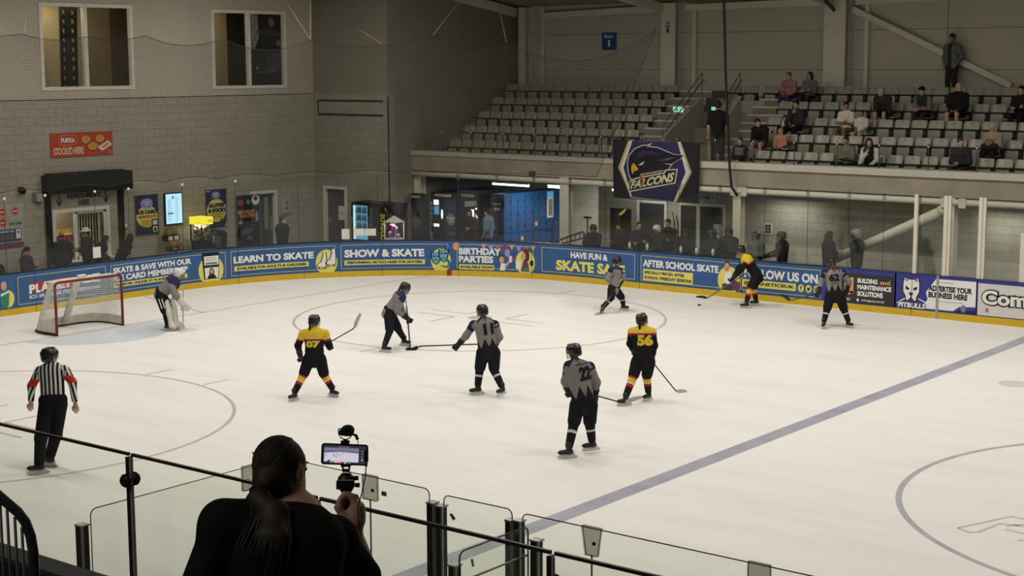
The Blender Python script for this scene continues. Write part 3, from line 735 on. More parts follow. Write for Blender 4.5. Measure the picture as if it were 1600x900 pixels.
def ad_school(sg, X, L):
    sg.text('lettering', 'AFTER SCHOOL SKATE', .02, X(1123), .62, .82, ADWHITE, .0105, bold=.045)
    sg.grid('strapline', .022, X(1083), .25, .56, ADYEL, .0085)
    sg.text('strapline', 'SPECIALLY PRICED AFTER', .035, X(1070), .43, .51, NAVY, .0105, bold=.045); sg.text('strapline', 'SCHOOL WEEKDAY SESSIONS', .035, X(1081), .29, .375, NAVY, .0105, bold=.045)
    spike_disc(sg, 'picture', X(1139), .46, .38, L, ADYEL, .0085); girl(sg, X, L, 1143)
ad('blue banner reading AFTER SCHOOL SKATE with a girl on a yellow disc', 1002, 1158, ad_school)
def ad_follow(sg, X, L):
    sg.text('lettering', 'FOLLOW US ON', X(1163), X(1278), .58, .82, ADWHITE, .0105, bold=.045)
    sg.grid('strapline', X(1160), X(1244), .34, .53, ADYEL, .0085); sg.text('strapline', '@PLANETICEUK', X(1163), X(1242), .375, .49, NAVY, .0105, bold=.035)
    for i, u in enumerate((1252, 1264, 1276)):
        sg.disc('social_icon', X(u), .43, .1 / L, ADYEL, .0085, .1)
        if i == 0: sg.text('social_icon', 'f', X(u) - .03 / L, X(u) + .03 / L, .37, .49, NAVY, .0105, bold=.03)
        elif i == 1: sg.poly('social_icon', [(X(u) - .05 / L, .40), (X(u) - .01 / L, .37), (X(u) + .04 / L, .41), (X(u) + .055 / L, .47), (X(u) + .02 / L, .48), (X(u) - .01 / L, .44), (X(u) - .05 / L, .47)], NAVY, .0105)
        else: sg.frame('social_icon', X(u) - .045 / L, X(u) + .045 / L, .385, .475, .012, NAVY, .0105); sg.disc('social_icon', X(u), .43, .02 / L, NAVY, .0105, .02)
ad('blue banner reading FOLLOW US ON with three round yellow icons', 1160, 1282, ad_follow)
DARKAD = mat('ad_charcoal', (.035, .034, .038), .5, var=.04)
def ad_build(sg, X, L):
    sg.grid('panel_print', X(1299), X(1397), .19, .93, DARKAD, .0085)
    sg.line('logo', [(X(1331), .80), (X(1331), .45), (X(1322), .38), (X(1314), .45)], .05, PEACH, .0105); sg.poly('logo', [(X(1320), .50), (X(1326), .5), (X(1326), .66), (X(1320), .7)], PEACH, .0105)
    sg.text('lettering', 'BUILDING', X(1340), X(1371), .70, .82, ADWHITE, .0105, bold=.05); sg.text('lettering', 'and', X(1375), X(1391), .70, .81, PEACH, .0105, bold=.03)
    sg.text('lettering', 'MAINTENANCE', X(1340), X(1393), .54, .66, ADWHITE, .0105, bold=.05); sg.text('lettering', 'SOLUTIONS', X(1340), X(1380), .37, .50, ADWHITE, .0105, bold=.05)
    sg.text('lettering', 'INFO@CRJ.CO.UK', X(1347), X(1383), .235, .295, ADWHITE, .0105, bold=.02); sg.disc('lettering', X(1341), .27, .04 / L, ADWHITE, .0105, .04)
    sg.text('lettering', '01', X(1324), X(1329), .24, .30, ADWHITE, .0105)
ad('charcoal banner reading BUILDING and MAINTENANCE SOLUTIONS', 1286, 1398, ad_build, frame=False, bg=PURPLE)
def ad_pit(sg, X, L):
    sg.poly('panel_print', [(X(1440), .22), (X(1450), .45), (X(1447), .62), (X(1455), .80), (X(1462), .96), (X(1525), .97), (X(1525), .36), (X(1500), .34), (X(1490), .22)], ADWHITE, .0085)
    c = 1424
    face = [(-13, .80), (-11, .96), (-5, .90), (5, .90), (11, .96), (13, .80), (13, .60), (9, .48), (8, .36), (3, .40), (0, .46), (-3, .40), (-8, .36), (-9, .48), (-13, .60)]
    sg.poly('team_logo', [(X(c + a), b) for a, b in face], ADWHITE, .0105); sg.line('team_logo', [(X(c + a), b) for a, b in face], .012, BLKINK, .0115, True)
    for e in (-1, 1): sg.poly('team_logo', [(X(c + e * 9), .74), (X(c + e * 3), .68), (X(c + e * 4), .63), (X(c + e * 9), .66)], BLKINK, .0125)
    sg.poly('team_logo', [(X(c - 3.5), .58), (X(c + 3.5), .58), (X(c + 2), .51), (X(c - 2), .51)], BLKINK, .0125); sg.line('team_logo', [(X(c), .52), (X(c), .46)], .012, BLKINK, .0125)
    for e in (-1, 1): sg.line('team_logo', [(X(c + e * 7), .86), (X(c + e * 9), .90)], .03, GREYINK, .0125)
    sg.line('team_logo', [(X(1403), .30), (X(1414), .42)], .02, ADWHITE, .0105); sg.line('team_logo', [(X(1447), .36), (X(1436), .44)], .02, ADWHITE, .0105)
    sg.text('lettering', 'PITBULLS', X(1403), X(1448), .19, .34, NAVY, .0115, bold=.12, shear=.15)
    sg.text('lettering', 'PITBULLS', X(1404), X(1447), .20, .33, ADWHITE, .0125, bold=.05, shear=.15)
    sg.text('lettering', 'ADVERTISE YOUR', X(1451), X(1519), .66, .80, BLKINK, .0105, bold=.05); sg.text('lettering', 'BUSINESS HERE', X(1451), X(1512), .50, .64, BLKINK, .0105, bold=.05)
    for a, b, y in ((1462, 1490, .88), (1466, 1505, .42)): sg.grid('lettering', X(a), X(b), y, y + .012, GREYINK, .0105)
    sg.disc('lettering', X(1506), .30, .09 / L, mat('print_bluegrey', (.18, .22, .34), .5, var=0), .0105, .09)
    sg.poly('panel_print', [(X(1490), .19), (X(1525), .19), (X(1525), .27), (X(1500), .24)], NAVY, .0095)
ad('indigo and white banner with a dog face reading ADVERTISE YOUR BUSINESS HERE', 1400, 1525, ad_pit, frame=False, bg=PURPLE)
def ad_comfy(sg, X, L):
    sg.grid('panel_print', X(1528), X(1640), .19, .95, mat('ad_offwhite', (.66, .65, .62), .5, var=.04), .0085)
    sg.text('lettering', 'Comfy', X(1533), X(1634), .33, .83, BLKINK, .0105, bold=.115); sg.text('lettering', 'Comfy', X(1534.5), X(1632.5), .36, .80, ADWHITE, .0125, bold=.035)
    sg.poly('lettering', [(X(1543) + (.07 if i % 2 else .05) * math.cos(PI * i / 5) / L, .32 + (.07 if i % 2 else .045) * math.sin(PI * i / 5)) for i in range(10)], PINK_INK, .0135)
ad('off-white banner with bubbly outlined Comfy lettering at far right', 1528, 1640, ad_comfy, frame=False, bg=PURPLE)

# ------------------------------------------------------------------ glass shields above the far boards
GT = 2.95
CLIP = glass_mat('clip_plastic', (.72, .73, .68), .06, .3)
us = [-60, 15, 78, 155, 207, 290, 372, 469, 530, 592, 657, 716, 776, 833, 889, 943, 1000, 1058, 1122, 1191, 1258, 1322, 1376, 1432]
sj = [s_of(u) if u > 0 else s_of(1) + (u - 1) * .02 for u in us]
for i in range(len(sj) - 1):
    a, b = sj[i] + .006, sj[i + 1] - .006
    mb = MB(); band(mb, a, b, BH, GT, -.066, -.054, SHADOWGLASS if us[i] < 880 else BENCHGLASS, step=.4)
    where = 'left of the hatch' if us[i] < 60 else 'in front of the food hatch' if us[i] < 200 else 'in front of the poster wall' if us[i] < 400 else 'in the corner curve' if us[i] < 640 else 'in front of the photo booths and lockers' if us[i] < 880 else 'in front of the team bench' if us[i] < 1240 else 'in front of the bare block wall'
    g = tag(mb.build('rink_shield'), 'clear shield glass above the blue boards ' + where, 'glass pane', 'far shield glass ' + where)
    mb = MB(); band(mb, b + .001, b + .011, BH, GT, -.064, -.056, GEDGE); mb.build('joint_seal', g)
    if us[i + 1] > 440:
        mb = MB(); band(mb, b - .05, b + .062, GT - .16, GT + .01, -.054, -.046, CLIP); mb.build('joint_clip', g)
    else:
        mb = MB(); q = bmap(b + .006, GT - .06, -.05); mb.cyl(q, q + path(b)[1] * .03, .035, ADWHITE); mb.build('joint_bolt', g)
for k, (u0, u1, u2) in enumerate(((1424, 1436, 1470), (1470, 1476, 1524), (1524, 1535, 1600))):
    mb = MB(); band(mb, s_of(u1), s_of(u2), BH, GT, -.066, -.054, FARGLASS, step=2)
    g = tag(mb.build('rink_shield'), ('scuffed gate glass between two cream uprights', 'scuffed gate glass right of the boards gate stile', 'scuffed shield glass at the far right edge')[k], 'glass pane')
    mb = MB(); band(mb, s_of(u0), s_of(u0) + .09, BH, GT + .02, -.09, -.01, STEEL); band(mb, s_of(u0) + .10, s_of(u0) + .17, BH, GT + .02, -.085, -.02, STEEL) if k else None
    mb.build('glass_upright', g, label='cream steel upright')
mb = MB(); band(mb, s_of(1590), s_of(1598), BH, 2.2, -.09, -.02, STEEL); band(mb, s_of(1598), s_of(1600) + 4, BH, GT, -.066, -.054, FARGLASS, step=2)
tag(mb.build('rink_shield'), 'shield glass with a short cream upright at the right picture edge', 'glass pane')

# ------------------------------------------------------------------ protective netting
def net_material():
    m = bpy.data.materials.new('net_mesh'); m.use_nodes = True; nt = m.node_tree; nt.nodes.remove(nt.nodes['Principled BSDF']); out = nt.nodes['Material Output']
    fac = []
    for k in ('su', 'sv'):
        a = nt.nodes.new('ShaderNodeAttribute'); a.attribute_name = k
        d = nt.nodes.new('ShaderNodeMath'); d.operation = 'DIVIDE'; d.inputs[1].default_value = .05; nt.links.new(a.outputs['Fac'], d.inputs[0])
        f = nt.nodes.new('ShaderNodeMath'); f.operation = 'FRACT'; nt.links.new(d.outputs[0], f.inputs[0])
        l = nt.nodes.new('ShaderNodeMath'); l.operation = 'LESS_THAN'; l.inputs[1].default_value = .125; nt.links.new(f.outputs[0], l.inputs[0]); fac.append(l)
    mx = nt.nodes.new('ShaderNodeMath'); mx.operation = 'MAXIMUM'; nt.links.new(fac[0].outputs[0], mx.inputs[0]); nt.links.new(fac[1].outputs[0], mx.inputs[1])
    t = nt.nodes.new('ShaderNodeBsdfTransparent'); d = nt.nodes.new('ShaderNodeBsdfDiffuse'); d.inputs[0].default_value = (.045, .042, .034, 1)
    ms = nt.nodes.new('ShaderNodeMixShader'); nt.links.new(mx.outputs[0], ms.inputs[0]); nt.links.new(t.outputs[0], ms.inputs[1]); nt.links.new(d.outputs[0], ms.inputs[2]); nt.links.new(ms.outputs[0], out.inputs['Surface'])
    return m
NET = net_material()
tops = [(-60, 52), (41, 53), (136, 57), (231, 56), (352, 60), (486, 62), (676, 55), (790, 66), (1024, 44)]
def s_at(u, v): # the board-line position of a top cable point, taken at height about 6.5
    return float(np.interp(u, _un, _ss))
_un = np.array([px(bmap(s, 6.6))[0] for s in _ss])
def zn(u, v):
    p, n = path(s_at(u, v)); d = at(u, v, d=1) - CAM; t = np.linalg.norm((p - CAM)[:2]) / np.linalg.norm(d[:2]); return CAM[2] + t * d[2]
TS = [(s_at(max(u, 1), v) - (3 if u < 0 else 0), zn(max(u, 1), v)) for u, v in tops]
def ztop(s):
    for i, ((a, za), (b, zb_)) in enumerate(zip(TS, TS[1:])):
        if a <= s <= b:
            t = (s - a) / (b - a); sag = (.10, .12, .10, .22, .30, .25, .33, .68)[i]; return za + (zb_ - za) * t - sag * (1 - (2 * t - 1) ** 2)
    return TS[0][1] if s < TS[0][0] else TS[-1][1]
seg_end = TS[-1][0]; s_low_end = s_of(930)
NS, NZ = 240, 14; V = []; su = []; sv = []
for i in range(NS + 1):
    s = TS[0][0] + (seg_end - TS[0][0]) * i / NS
    for j in range(NZ + 1):
        t = j / NZ; z1 = ztop(s); zl = GT + .03 + (.10 * abs(math.sin(s * 1.75)) if s < s_of(640) else .02); z = zl + (z1 - zl) * t
        ss = s if s < seg_end - 6 else s + ((s_low_end - seg_end) * ((s - seg_end + 6) / 6)) * (1 - t)
        w = .05 * math.sin(s * 2.1 + z * 1.3) + .03 * math.sin(s * 5.7 - z * 2.2)
        V.append(bmap(ss, z, -.06 + w * t)); su.append(s + w * .6); sv.append(z + w * .6)
F = np.array([(i * (NZ + 1) + j, (i + 1) * (NZ + 1) + j, (i + 1) * (NZ + 1) + j + 1, i * (NZ + 1) + j + 1) for i in range(NS) for j in range(NZ)])
net = empty('safety_net', bmap(18, GT), 'fine dark safety netting hung above the glass along the far end of the ice', 'netting')
mesh_obj('net_mesh', V, F, [NET], parent=net, smooth=True, attrs={'su': su, 'sv': sv})
CORD = mat('dark_cord', (.03, .028, .024), .8); CORDW = mat('pale_cord', (.42, .40, .33), .8)
V = np.array(V).reshape(NS + 1, NZ + 1, 3)
MB_ = MB(); MB_.tube(list(V[:, NZ]), .008, CORD, n=5); MB_.build('top_cable', net)
MB_ = MB(); MB_.tube(list(V[:, 0]), .008, CORD, n=5); MB_.build('bottom_cable', net)
MB_ = MB(); MB_.tube(list(V[NS, :]), .009, CORD, n=5); MB_.build('edge_cable', net)
for (u, v), ends in (((41, 53), [(43, 8)]), ((136, 57), [(134, 0)]), ((486, 62), [(444, -2), (485, -3)]), ((598, 69), [(558, 44)]), ((676, 55), [(720, -1)]), ((790, 66), [(780, 12)])):
    for e in ends:
        p = bmap(s_at(u, v), zn(u, v), -.06); q = at(*e, d=depth(p) + .6); MB_ = MB(); MB_.tube([p, q], .006, CORDW, n=5); MB_.build('hanger_cord', net)

# ------------------------------------------------------------------ goal
g = empty('ice_hockey_goal', (GX, .08, 0), 'red framed hockey goal with white net standing empty on the ice', 'goal')
GR_ = mat('goal_red', (.17, .022, .022), .35, var=.05); NETW = mat('white_cord', (.72, .70, .62), .8, var=.05); GP = mat('scuffed_goal_pad', (.62, .60, .53), .7, var=.12)
gy0, gy1 = .08 - .93, .08 + .93; gh = 1.22
for y in (gy0, gy1):
    mb = MB(); mb.cyl((GX, y, 0), (GX, y, gh - .06), .032, GR_); mb.build('goal_post', g)
mb = MB(); mb.tube([(GX, gy0, gh - .08), (GX, gy0 + .02, gh - .02), (GX, gy0 + .08, gh), (GX, gy1 - .08, gh), (GX, gy1 - .02, gh - .02), (GX, gy1, gh - .08)], .032, GR_); mb.build('crossbar', g)
def back(t, z):   # net outline behind the goal mouth: t 0..1 round the back, z height
    dep = 1.10 - .62 * (z / gh) ** 1.2; a = PI * t; w = .93 + .16 * math.sin(a) * (1 - z / gh)
    y = .08 - w * np.sign(math.cos(a)) * abs(math.cos(a)) ** .55; x = GX - dep * abs(math.sin(a)) ** .6
    return A3(x, y, z)
mb = MB()
for k in range(1, 54): mb.tube([back(k / 54, z) for z in np.linspace(.12, gh - .02, 9)], .0065, NETW, n=4, caps=False)
for z in np.linspace(.12, gh - .03, 22): mb.tube([back(t, z) for t in np.linspace(0, 1, 40)], .0065, NETW, n=4, caps=False)
for k in range(27):
    y = lerp(gy0, gy1, (k + .5) / 27); mb.tube([(GX, y, gh), (GX - .46, y, gh - .02)], .0065, NETW, n=4, caps=False)
for k in range(7): mb.tube([(GX - .46 * k / 7, gy0, gh), (GX - .46 * k / 7, gy1, gh)], .0065, NETW, n=4, caps=False)
o = mb.build('goal_net', g); o['kind'] = 'stuff'
mb = MB(); V = []; n = 48
for i in range(n + 1):
    for z, e in ((.04, 1.0), (.24, 1.0), (.24, .97), (.04, .97)):
        p = back(i / n, z); c = A3(GX, .08, z); V.append(c + (p - c) * e)
mb.add(V, [(4 * i + k, 4 * i + 4 + k, 4 * i + 4 + (k + 1) % 4, 4 * i + (k + 1) % 4) for i in range(n) for k in range(4)], GP); mb.build('base_skirt', g, label='scuffed white padding round the goal base')
mb = MB(); mb.tube([back(t, .03) for t in np.linspace(0, 1, 40)], .03, BLACK, n=8); mb.build('base_frame', g)
mb = MB(); mb.cyl((GX - .97, .08, .1), (GX - .42, .08, gh - .04), .075, GP); mb.build('centre_pad', g, label='white padded centre bar')
mb = MB(); mb.tube([back(t, gh - .02) for t in np.linspace(.02, .98, 30)], .022, GP, n=8); mb.build('top_frame', g)
bt = empty('water_bottle', (GX - .12, -.02, gh + .02), 'white drinks bottle lying on top of the goal net', 'bottle')
mb = MB(); mb.tube([(GX - .12, -.13, gh + .07), (GX - .12, .08, gh + .07)], [.036, .036], ADWHITE); mb.build('bottle_body', bt)
mb = MB(); mb.tube([(GX - .12, .08, gh + .07), (GX - .12, .11, gh + .07), (GX - .12, .14, gh + .07)], [.03, .015, .01], GREY); mb.build('bottle_cap', bt)

# ------------------------------------------------------------------ things on the end wall
def wsign(u0, u1, v0, v1, off=.0):      # a sign flat on the left wall, given its photo box; local x,y run 0..w, 0..h
    ya, yb = wy(u0, (v0 + v1) / 2), wy(u1, (v0 + v1) / 2); za, zb_2 = wz((u0 + u1) / 2, v1), wz((u0 + u1) / 2, v0)
    return Sign(plane_map((WX + .003 + off, ya, za), (0, 1, 0), (0, 0, 1))), yb - ya, zb_2 - za, A3(WX, (ya + yb) / 2, za)
POSTERNAVY = mat('poster_navy', (.035, .045, .105), .45, var=.05); REDSIGN = mat('sign_red', (.50, .055, .025), .5, var=.04); PIE = mat('print_pie', (.62, .30, .07), .5, var=.2, scale=14)
sg, w, h, loc = wsign(78, 175, 207, 244)
sg.slab('panel', 0, w, 0, h, REDSIGN, .03)
sg.line('lettering', [(w * .13, h * .55), (w * .13, h * .82), (w * .17, h * .9), (w * .38, h * .9), (w * .42, h * .8), (w * .42, h * .58), (w * .38, h * .5), (w * .17, h * .5)], .02, PIE, .033, True)
sg.text('lettering', 'PUKKA', w * .165, w * .385, h * .60, h * .80, ADWHITE, .034, bold=.05)
sg.text('lettering', 'STOCKED HERE', w * .04, w * .52, h * .10, h * .40, mat('sign_cream', (.76, .66, .44), .5), .034, bold=.03)
for a, b, r in ((.56, .70, .075), (.79, .72, .075), (.67, .40, .085)):
    sg.disc('picture', w * a, h * b - .03, w * r, HAIR_INK, .033, h * .16); sg.disc('picture', w * a, h * b, w * r * .95, PIE, .034, h * .17)
sg.poly('picture', [(w * .75, h * .35), (w * .92, h * .62), (w * .99, h * .45), (w * .82, h * .18)], ADWHITE, .0335); sg.poly('picture', [(w * .80, h * .34), (w * .91, h * .55), (w * .95, h * .47), (w * .84, h * .28)], PIE, .0345); sg.disc('picture', w * .95, h * .14, w * .028, GREYINK, .034)
sg.build('wall_sign', 'red sign reading PUKKA STOCKED HERE with pies on the block wall', 'sign', loc)

sh = empty('roller_shutter', (WX, 4.9, 0), 'black roller shutter box with side guides around the food hatch', 'shutter')
ya, yb = wy(64.5, 285), wy(197, 280); mb = MB(); z0, z1 = wz(130, 300), wz(130, 270); z0 += .02
mb.box(WX + .0, WX + .30, ya, yb, z0, z1, BLACK); mb.box(WX, WX + .26, ya + .1, yb - .25, z1, z1 + .05, BLACK); mb.build('shutter_box', sh)
for u in (74, 188): y = wy(u, 340); mb = MB(); mb.box(WX, WX + .09, y - .08, y + .08, 0, z0, BLACK); mb.build('guide_rail', sh)
sg, w, h, loc = wsign(84, 172, 298, 322, .002)
sg.text('lettering', 'REFRESHMENTS', w * .24, w * .84, h * .52, h * .86, BLKINK, .0, bold=.03); sg.text('lettering', 'HERE', w * .43, w * .62, h * .05, h * .42, BLKINK, .0, bold=.03)
for x in (.09, .92):
    sg.line('arrow', [(w * x, h * .95), (w * x, h * .2)], .035, BLKINK, .0); sg.line('arrow', [(w * (x - .045), h * .5), (w * x, h * .15), (w * (x + .045), h * .5)], .035, BLKINK, .0)
sg.build('wall_lettering', 'black letters REFRESHMENTS HERE with two down arrows on the wall', 'lettering', loc)
# food hatch window with the kiosk behind
hw = empty('hatch_window', (WX, (HATCH[0] + HATCH[1]) / 2, HATCH[2]), 'white framed sliding food hatch window, left half open on to shelves', 'window')
mb = MB(); t = .05; y0, y1, z0, z1 = HATCH
mb.box(WX - .1, WX + .02, y0 - t, y0 + t, z0 - t, z1 + t, WHITE); mb.box(WX - .1, WX + .02, y1 - t, y1 + t, z0 - t, z1 + t, WHITE); mb.box(WX - .1, WX + .02, y0 + t, y1 - t, z1 - t, z1 + t, WHITE)
mb.build('outer_frame', hw); mb = MB(); mb.box(WX - .1, WX + .16, y0 - .1, y1 + .12, z0 - t, z0 - t + .05, WHITE); mb.build('sill', hw)
ym = wy(121, 370); mb = MB(); mb.box(WX - .08, WX - .03, ym - .06, ym + .05, z0, z1 - t, WHITE); mb.box(WX - .08, WX - .03, y1 - t - .06, y1 - t, z0, z1 - t, WHITE); mb.box(WX - .08, WX - .03, ym, y1 - t, z0, z0 + .08, WHITE); mb.box(WX - .08, WX - .03, ym, y1 - t, z1 - t - .07, z1 - t, WHITE); mb.build('sliding_sash', hw)
mb = MB(); mb.box(WX - .06, WX - .05, ym + .05, y1 - t - .06, z0 + .08, z1 - .12, SHADOWGLASS); mb.build('sash_pane', hw)
mb = MB()
for k in range(9): y = lerp(ym + .12, y1 - .2, k / 8); mb.box(WX - .2, WX - .19, y - .075, y + .075, z0 + .05, z1 - .05, mat('blind_slat', (.52, .52, .46), .7))
o = mb.build('vertical_blind', hw)
mb = MB(); KI = mat('kiosk_wall', (.30, .27, .21), .8)
mb.box(WX - 1.3, WX - 1.2, y0 - .8, y1 + .8, 0, 2.6, KI); mb.box(WX - 1.2, WX - .3, y0 - .85, y0 - .8, 0, 2.6, KI); mb.box(WX - 1.2, WX - .3, y1 + .8, y1 + .85, 0, 2.6, KI); mb.box(WX - 1.3, WX - .3, y0 - .85, y1 + .85, 2.6, 2.65, WHITE); mb.box(WX - 1.3, WX - .3, y0 - .85, y1 + .85, z0 - .15, z0 - .1, GREY)
mb.build('wall_kiosk', kind='structure')
area_light('kiosk_lamp', (WX - .55, (y0 + y1) / 2 - .3, 2.55), .3, 1.0, 16, (1, .85, .62))
shf = empty('kiosk_shelf', (WX - .5, (y0 + ym) / 2, z0), 'kiosk shelf rack behind the hatch window stacked with snacks', 'shelf'); mb = MB()
for z in (z0 + .02, z0 + .25, z0 + .48, z0 + .70): mb.box(WX - .66, WX - .36, y0 - .1, ym + .1, z - .02, z, WHITE)
mb.build('shelf_boards', shf)
for r_, zz in enumerate((z0 + .02, z0 + .25, z0 + .48, z0 + .70)):
    for k in range(7):
        y = y0 + .0 + k * .15; m = [mat('snack_dark', (.06, .03, .02), .4), mat('snack_red', (.45, .02, .02), .4), mat('snack_red', (.45, .02, .02), .4), mat('snack_gold', (.55, .33, .10), .5)][(r_ if r_ != 0 else (k % 2) * 3)]
        mb = MB()
        if r_ in (1, 2): mb.cyl((WX - .45, y, zz + .001), (WX - .45, y, zz + .15), .05, m, n=10); mb.cyl((WX - .45, y, zz + .15), (WX - .45, y, zz + .165), .04, ALU, n=10); nm, c = 'drink_can', 'can'
        else: mb.hexa([(WX - .50, y - .068, zz + .001), (WX - .40, y - .068, zz + .001), (WX - .40, y + .068, zz + .001), (WX - .50, y + .068, zz + .001), (WX - .47, y - .06, zz + .14), (WX - .44, y - .06, zz + .14), (WX - .44, y + .06, zz + .14), (WX - .47, y + .06, zz + .14)], m); nm, c = 'snack_packet', 'packet'
        lv = ('bottom', 'second', 'third', 'top')[r_]
        tag(mb.build(nm), 'small %s on the %s kiosk shelf behind the food hatch' % ({'can': 'red drink can', 'packet': 'snack packet'}[c], lv), c, 'kiosk goods on the %s shelf' % lv)
# poster at far left
sg, w, h, loc = wsign(-22, 35.5, 321, 388)
sg.slab('panel', 0, w, 0, h, mat('poster_grey', (.40, .42, .40), .5), .02); sg.grid('panel_print', w * .3, w * .94, h * .14, h * .44, POSTERNAVY, .023); sg.grid('panel_print', 0, w, 0, h * .12, MAROON, .023)
def octa(x, y, r):
    sg.poly('safety_symbol', [(x + r * math.cos(PI / 8 + PI * i / 4), y + r * math.sin(PI / 8 + PI * i / 4)) for i in range(8)], REDSIGN, .023); sg.line('safety_symbol', [(x + r * .82 * math.cos(PI / 8 + PI * i / 4), y + r * .82 * math.sin(PI / 8 + PI * i / 4)) for i in range(8)], .012, ADWHITE, .0245, True); sg.grid('safety_symbol', x - r * .55, x + r * .55, y - r * .1, y + r * .1, ADWHITE, .0245)
for x, y in ((.45, .85), (.79, .85), (.45, .60)): octa(w * x, h * y, h * .125)
sg.text('lettering', 'ICE CARD', w * .62, w * .98, h * .53, h * .59, NAVY, .024, bold=.04); sg.text('lettering', 'PLANET ICE', w * .34, w * .73, h * .36, h * .41, ADWHITE, .0245, bold=.03)
for k in range(4): sg.grid('lettering', w * .36, w * .72, h * (.20 + .035 * k), h * (.21 + .035 * k), GREYINK, .0245)
sg.grid('lettering', w * .79, w * .92, h * .2, h * .42, ADWHITE, .0245); sg.grid('lettering', w * .82, w * .89, h * .33, h * .38, REDINK, .026)
sg.build('wall_poster', 'grey and navy poster with red octagon symbols at the far left edge', 'poster', loc)
BOOTH_INK = mat('poster_black', (.014, .014, .022), .45)
def poster(u0, u1, v0, v1, label, body, off=0.0):
    sg, w, h, loc = wsign(u0, u1, v0, v1, off); sg.slab('panel', 0, w, 0, h, POSTERNAVY, .02); sg.frame('panel_edge', 0, w, 0, h, .02, GREY, .021); body(sg, w, h); return sg.build('wall_poster', label, 'poster', loc)
def p_card(sg, w, h):
    sg.disc('picture', w * .5, h * .46, w * .46, ADYEL, .023, h * .27); sg.disc('picture', w * .5, h * .78, w * .27, LILAC, .024, h * .13); sg.text('lettering', 'PLANET\nICE', w * .33, w * .67, h * .74, h * .84, ADWHITE, .026, bold=.02)
    sg.text('lettering', 'ICE CARD', w * .06, w * .95, h * .52, h * .62, NAVY, .026, bold=.075); sg.text('lettering', 'MEMBERSHIP', w * .13, w * .90, h * .42, h * .49, REDINK, .026, bold=.03)
    for k in range(3): sg.grid('lettering', w * .25, w * .62, h * (.24 + .05 * k), h * (.265 + .05 * k), ORANGE, .026)
    sg.poly('picture', [(w * .68, h * .04), (w * .97, h * .04), (w * .97, h * .38), (w * .68, h * .38)], BLKINK, .027); sg.grid('picture', w * .73, w * .93, h * .24, h * .35, ADWHITE, .029); sg.grid('picture', w * .73, w * .93, h * .06, h * .2, ADWHITE, .029); sg.disc('picture', w * .83, h * .12, w * .06, HAIR_INK, .031, h * .055)
poster(210.5, 247, 304, 367, 'navy wall poster reading ICE CARD MEMBERSHIP on a yellow disc', p_card)
def p_glove(sg, w, h):
    sg.disc('picture', w * .5, h * .45, w * .46, ADYEL, .023, h * .30); sg.disc('picture', w * .48, h * .85, w * .2, LILAC, .024, h * .09); sg.text('lettering', 'PLANET\nICE', w * .36, w * .60, h * .81, h * .89, ADWHITE, .026, bold=.02)
    sg.text('lettering', 'GLOVES', w * .12, w * .88, h * .53, h * .64, NAVY, .026, bold=.075); sg.text('lettering', '& SOCKS', w * .10, w * .95, h * .40, h * .51, NAVY, .026, bold=.075)
    sg.text('lettering', 'PURCHASE YOURS', w * .18, w * .88, h * .33, h * .375, REDINK, .026, bold=.02); sg.text('lettering', 'HERE TODAY', w * .26, w * .8, h * .26, h * .31, REDINK, .026, bold=.02)
    sg.poly('picture', [(w * .62, h * .03), (w * .88, h * .06), (w * .92, h * .22), (w * .80, h * .18), (w * .70, h * .26)], BLKINK, .027); sg.poly('picture', [(w * .88, h * .03), (w * .97, h * .03), (w * .96, h * .14)], SKIN_INK, .027); sg.text('lettering', 'free', w * .03, w * .2, h * .94, h * .98, ADWHITE, .026)
poster(321, 353.5, 295.5, 356, 'navy wall poster reading GLOVES & SOCKS behind the candy machine', p_glove)
def p_party(sg, w, h):
    sg.grid('panel_print', .02, w - .02, .02, h - .02, BOOTH_INK, .0215)
    sg.disc('picture', w * .17, h * .87, w * .12, REDINK, .023, h * .05); sg.poly('picture', [(w * .38, h * .87), (w * .5, h * .93), (w * .62, h * .87), (w * .5, h * .82)], GREYINK, .023); sg.disc('picture', w * .82, h * .9, w * .17, ADWHITE, .023, h * .09); sg.disc('picture', w * .82, h * .93, w * .09, POSTERNAVY, .024, h * .045)
    sg.text('lettering', 'BIRTHDAY', w * .05, w * .80, h * .665, h * .735, PEACH, .025, bold=.045); sg.text('lettering', 'PARTIES', w * .13, w * .78, h * .60, h * .655, PEACH, .025, bold=.045)
    for k in range(8): sg.grid('lettering', w * .14, w * (.6 + .06 * (k % 3)), h * (.32 + .028 * k), h * (.331 + .028 * k), GREYINK, .025)
    sg.disc('picture', w * .15, h * .52, w * .08, PEACH, .023, h * .035); sg.poly('picture', [(w * .34, h * .22), (w * .55, h * .17), (w * .70, h * .24), (w * .52, h * .29)], TEALD, .025); sg.poly('picture', [(w * .8, h * .5), (w * .93, h * .55), (w * .9, h * .7), (w * .8, h * .68)], LILAC, .024)
    for k in range(8): sg.disc('picture', w * (.08 + .115 * k), h * (.03 + .02 * (k % 2)), w * .06, GREYINK, .024, h * .03)
poster(368, 404, 304, 392, 'tall dark poster reading BIRTHDAY PARTIES left of the grey door', p_party, .05)
sg, w, h, loc = wsign(255.5, 283, 301, 351)
sg.slab('screen_case', 0, w, 0, h, mat('blue_black_case', (.01, .02, .06), .4), .07)
sg.grid('screen', .03, w - .03, .04, h - .03, mat('lit_screen', (.3, .6, .8), .4, var=0, emit=(.50, .80, 1.0), power=.95), .072)
SCT = mat('screen_text', (.1, .2, .3), .5, var=0, emit=(.22, .42, .60), power=.5)
for k in range(22): sg.grid('screen_text', w * .14, w * (.3 + .08 * (k * 7 % 4) / 2), h * (.09 + .033 * k), h * (.10 + .033 * k), SCT, .0735); sg.grid('screen_text', w * .56, w * (.72 + .06 * (k * 5 % 4) / 2), h * (.09 + .037 * k), h * (.10 + .037 * k), SCT, .0735)
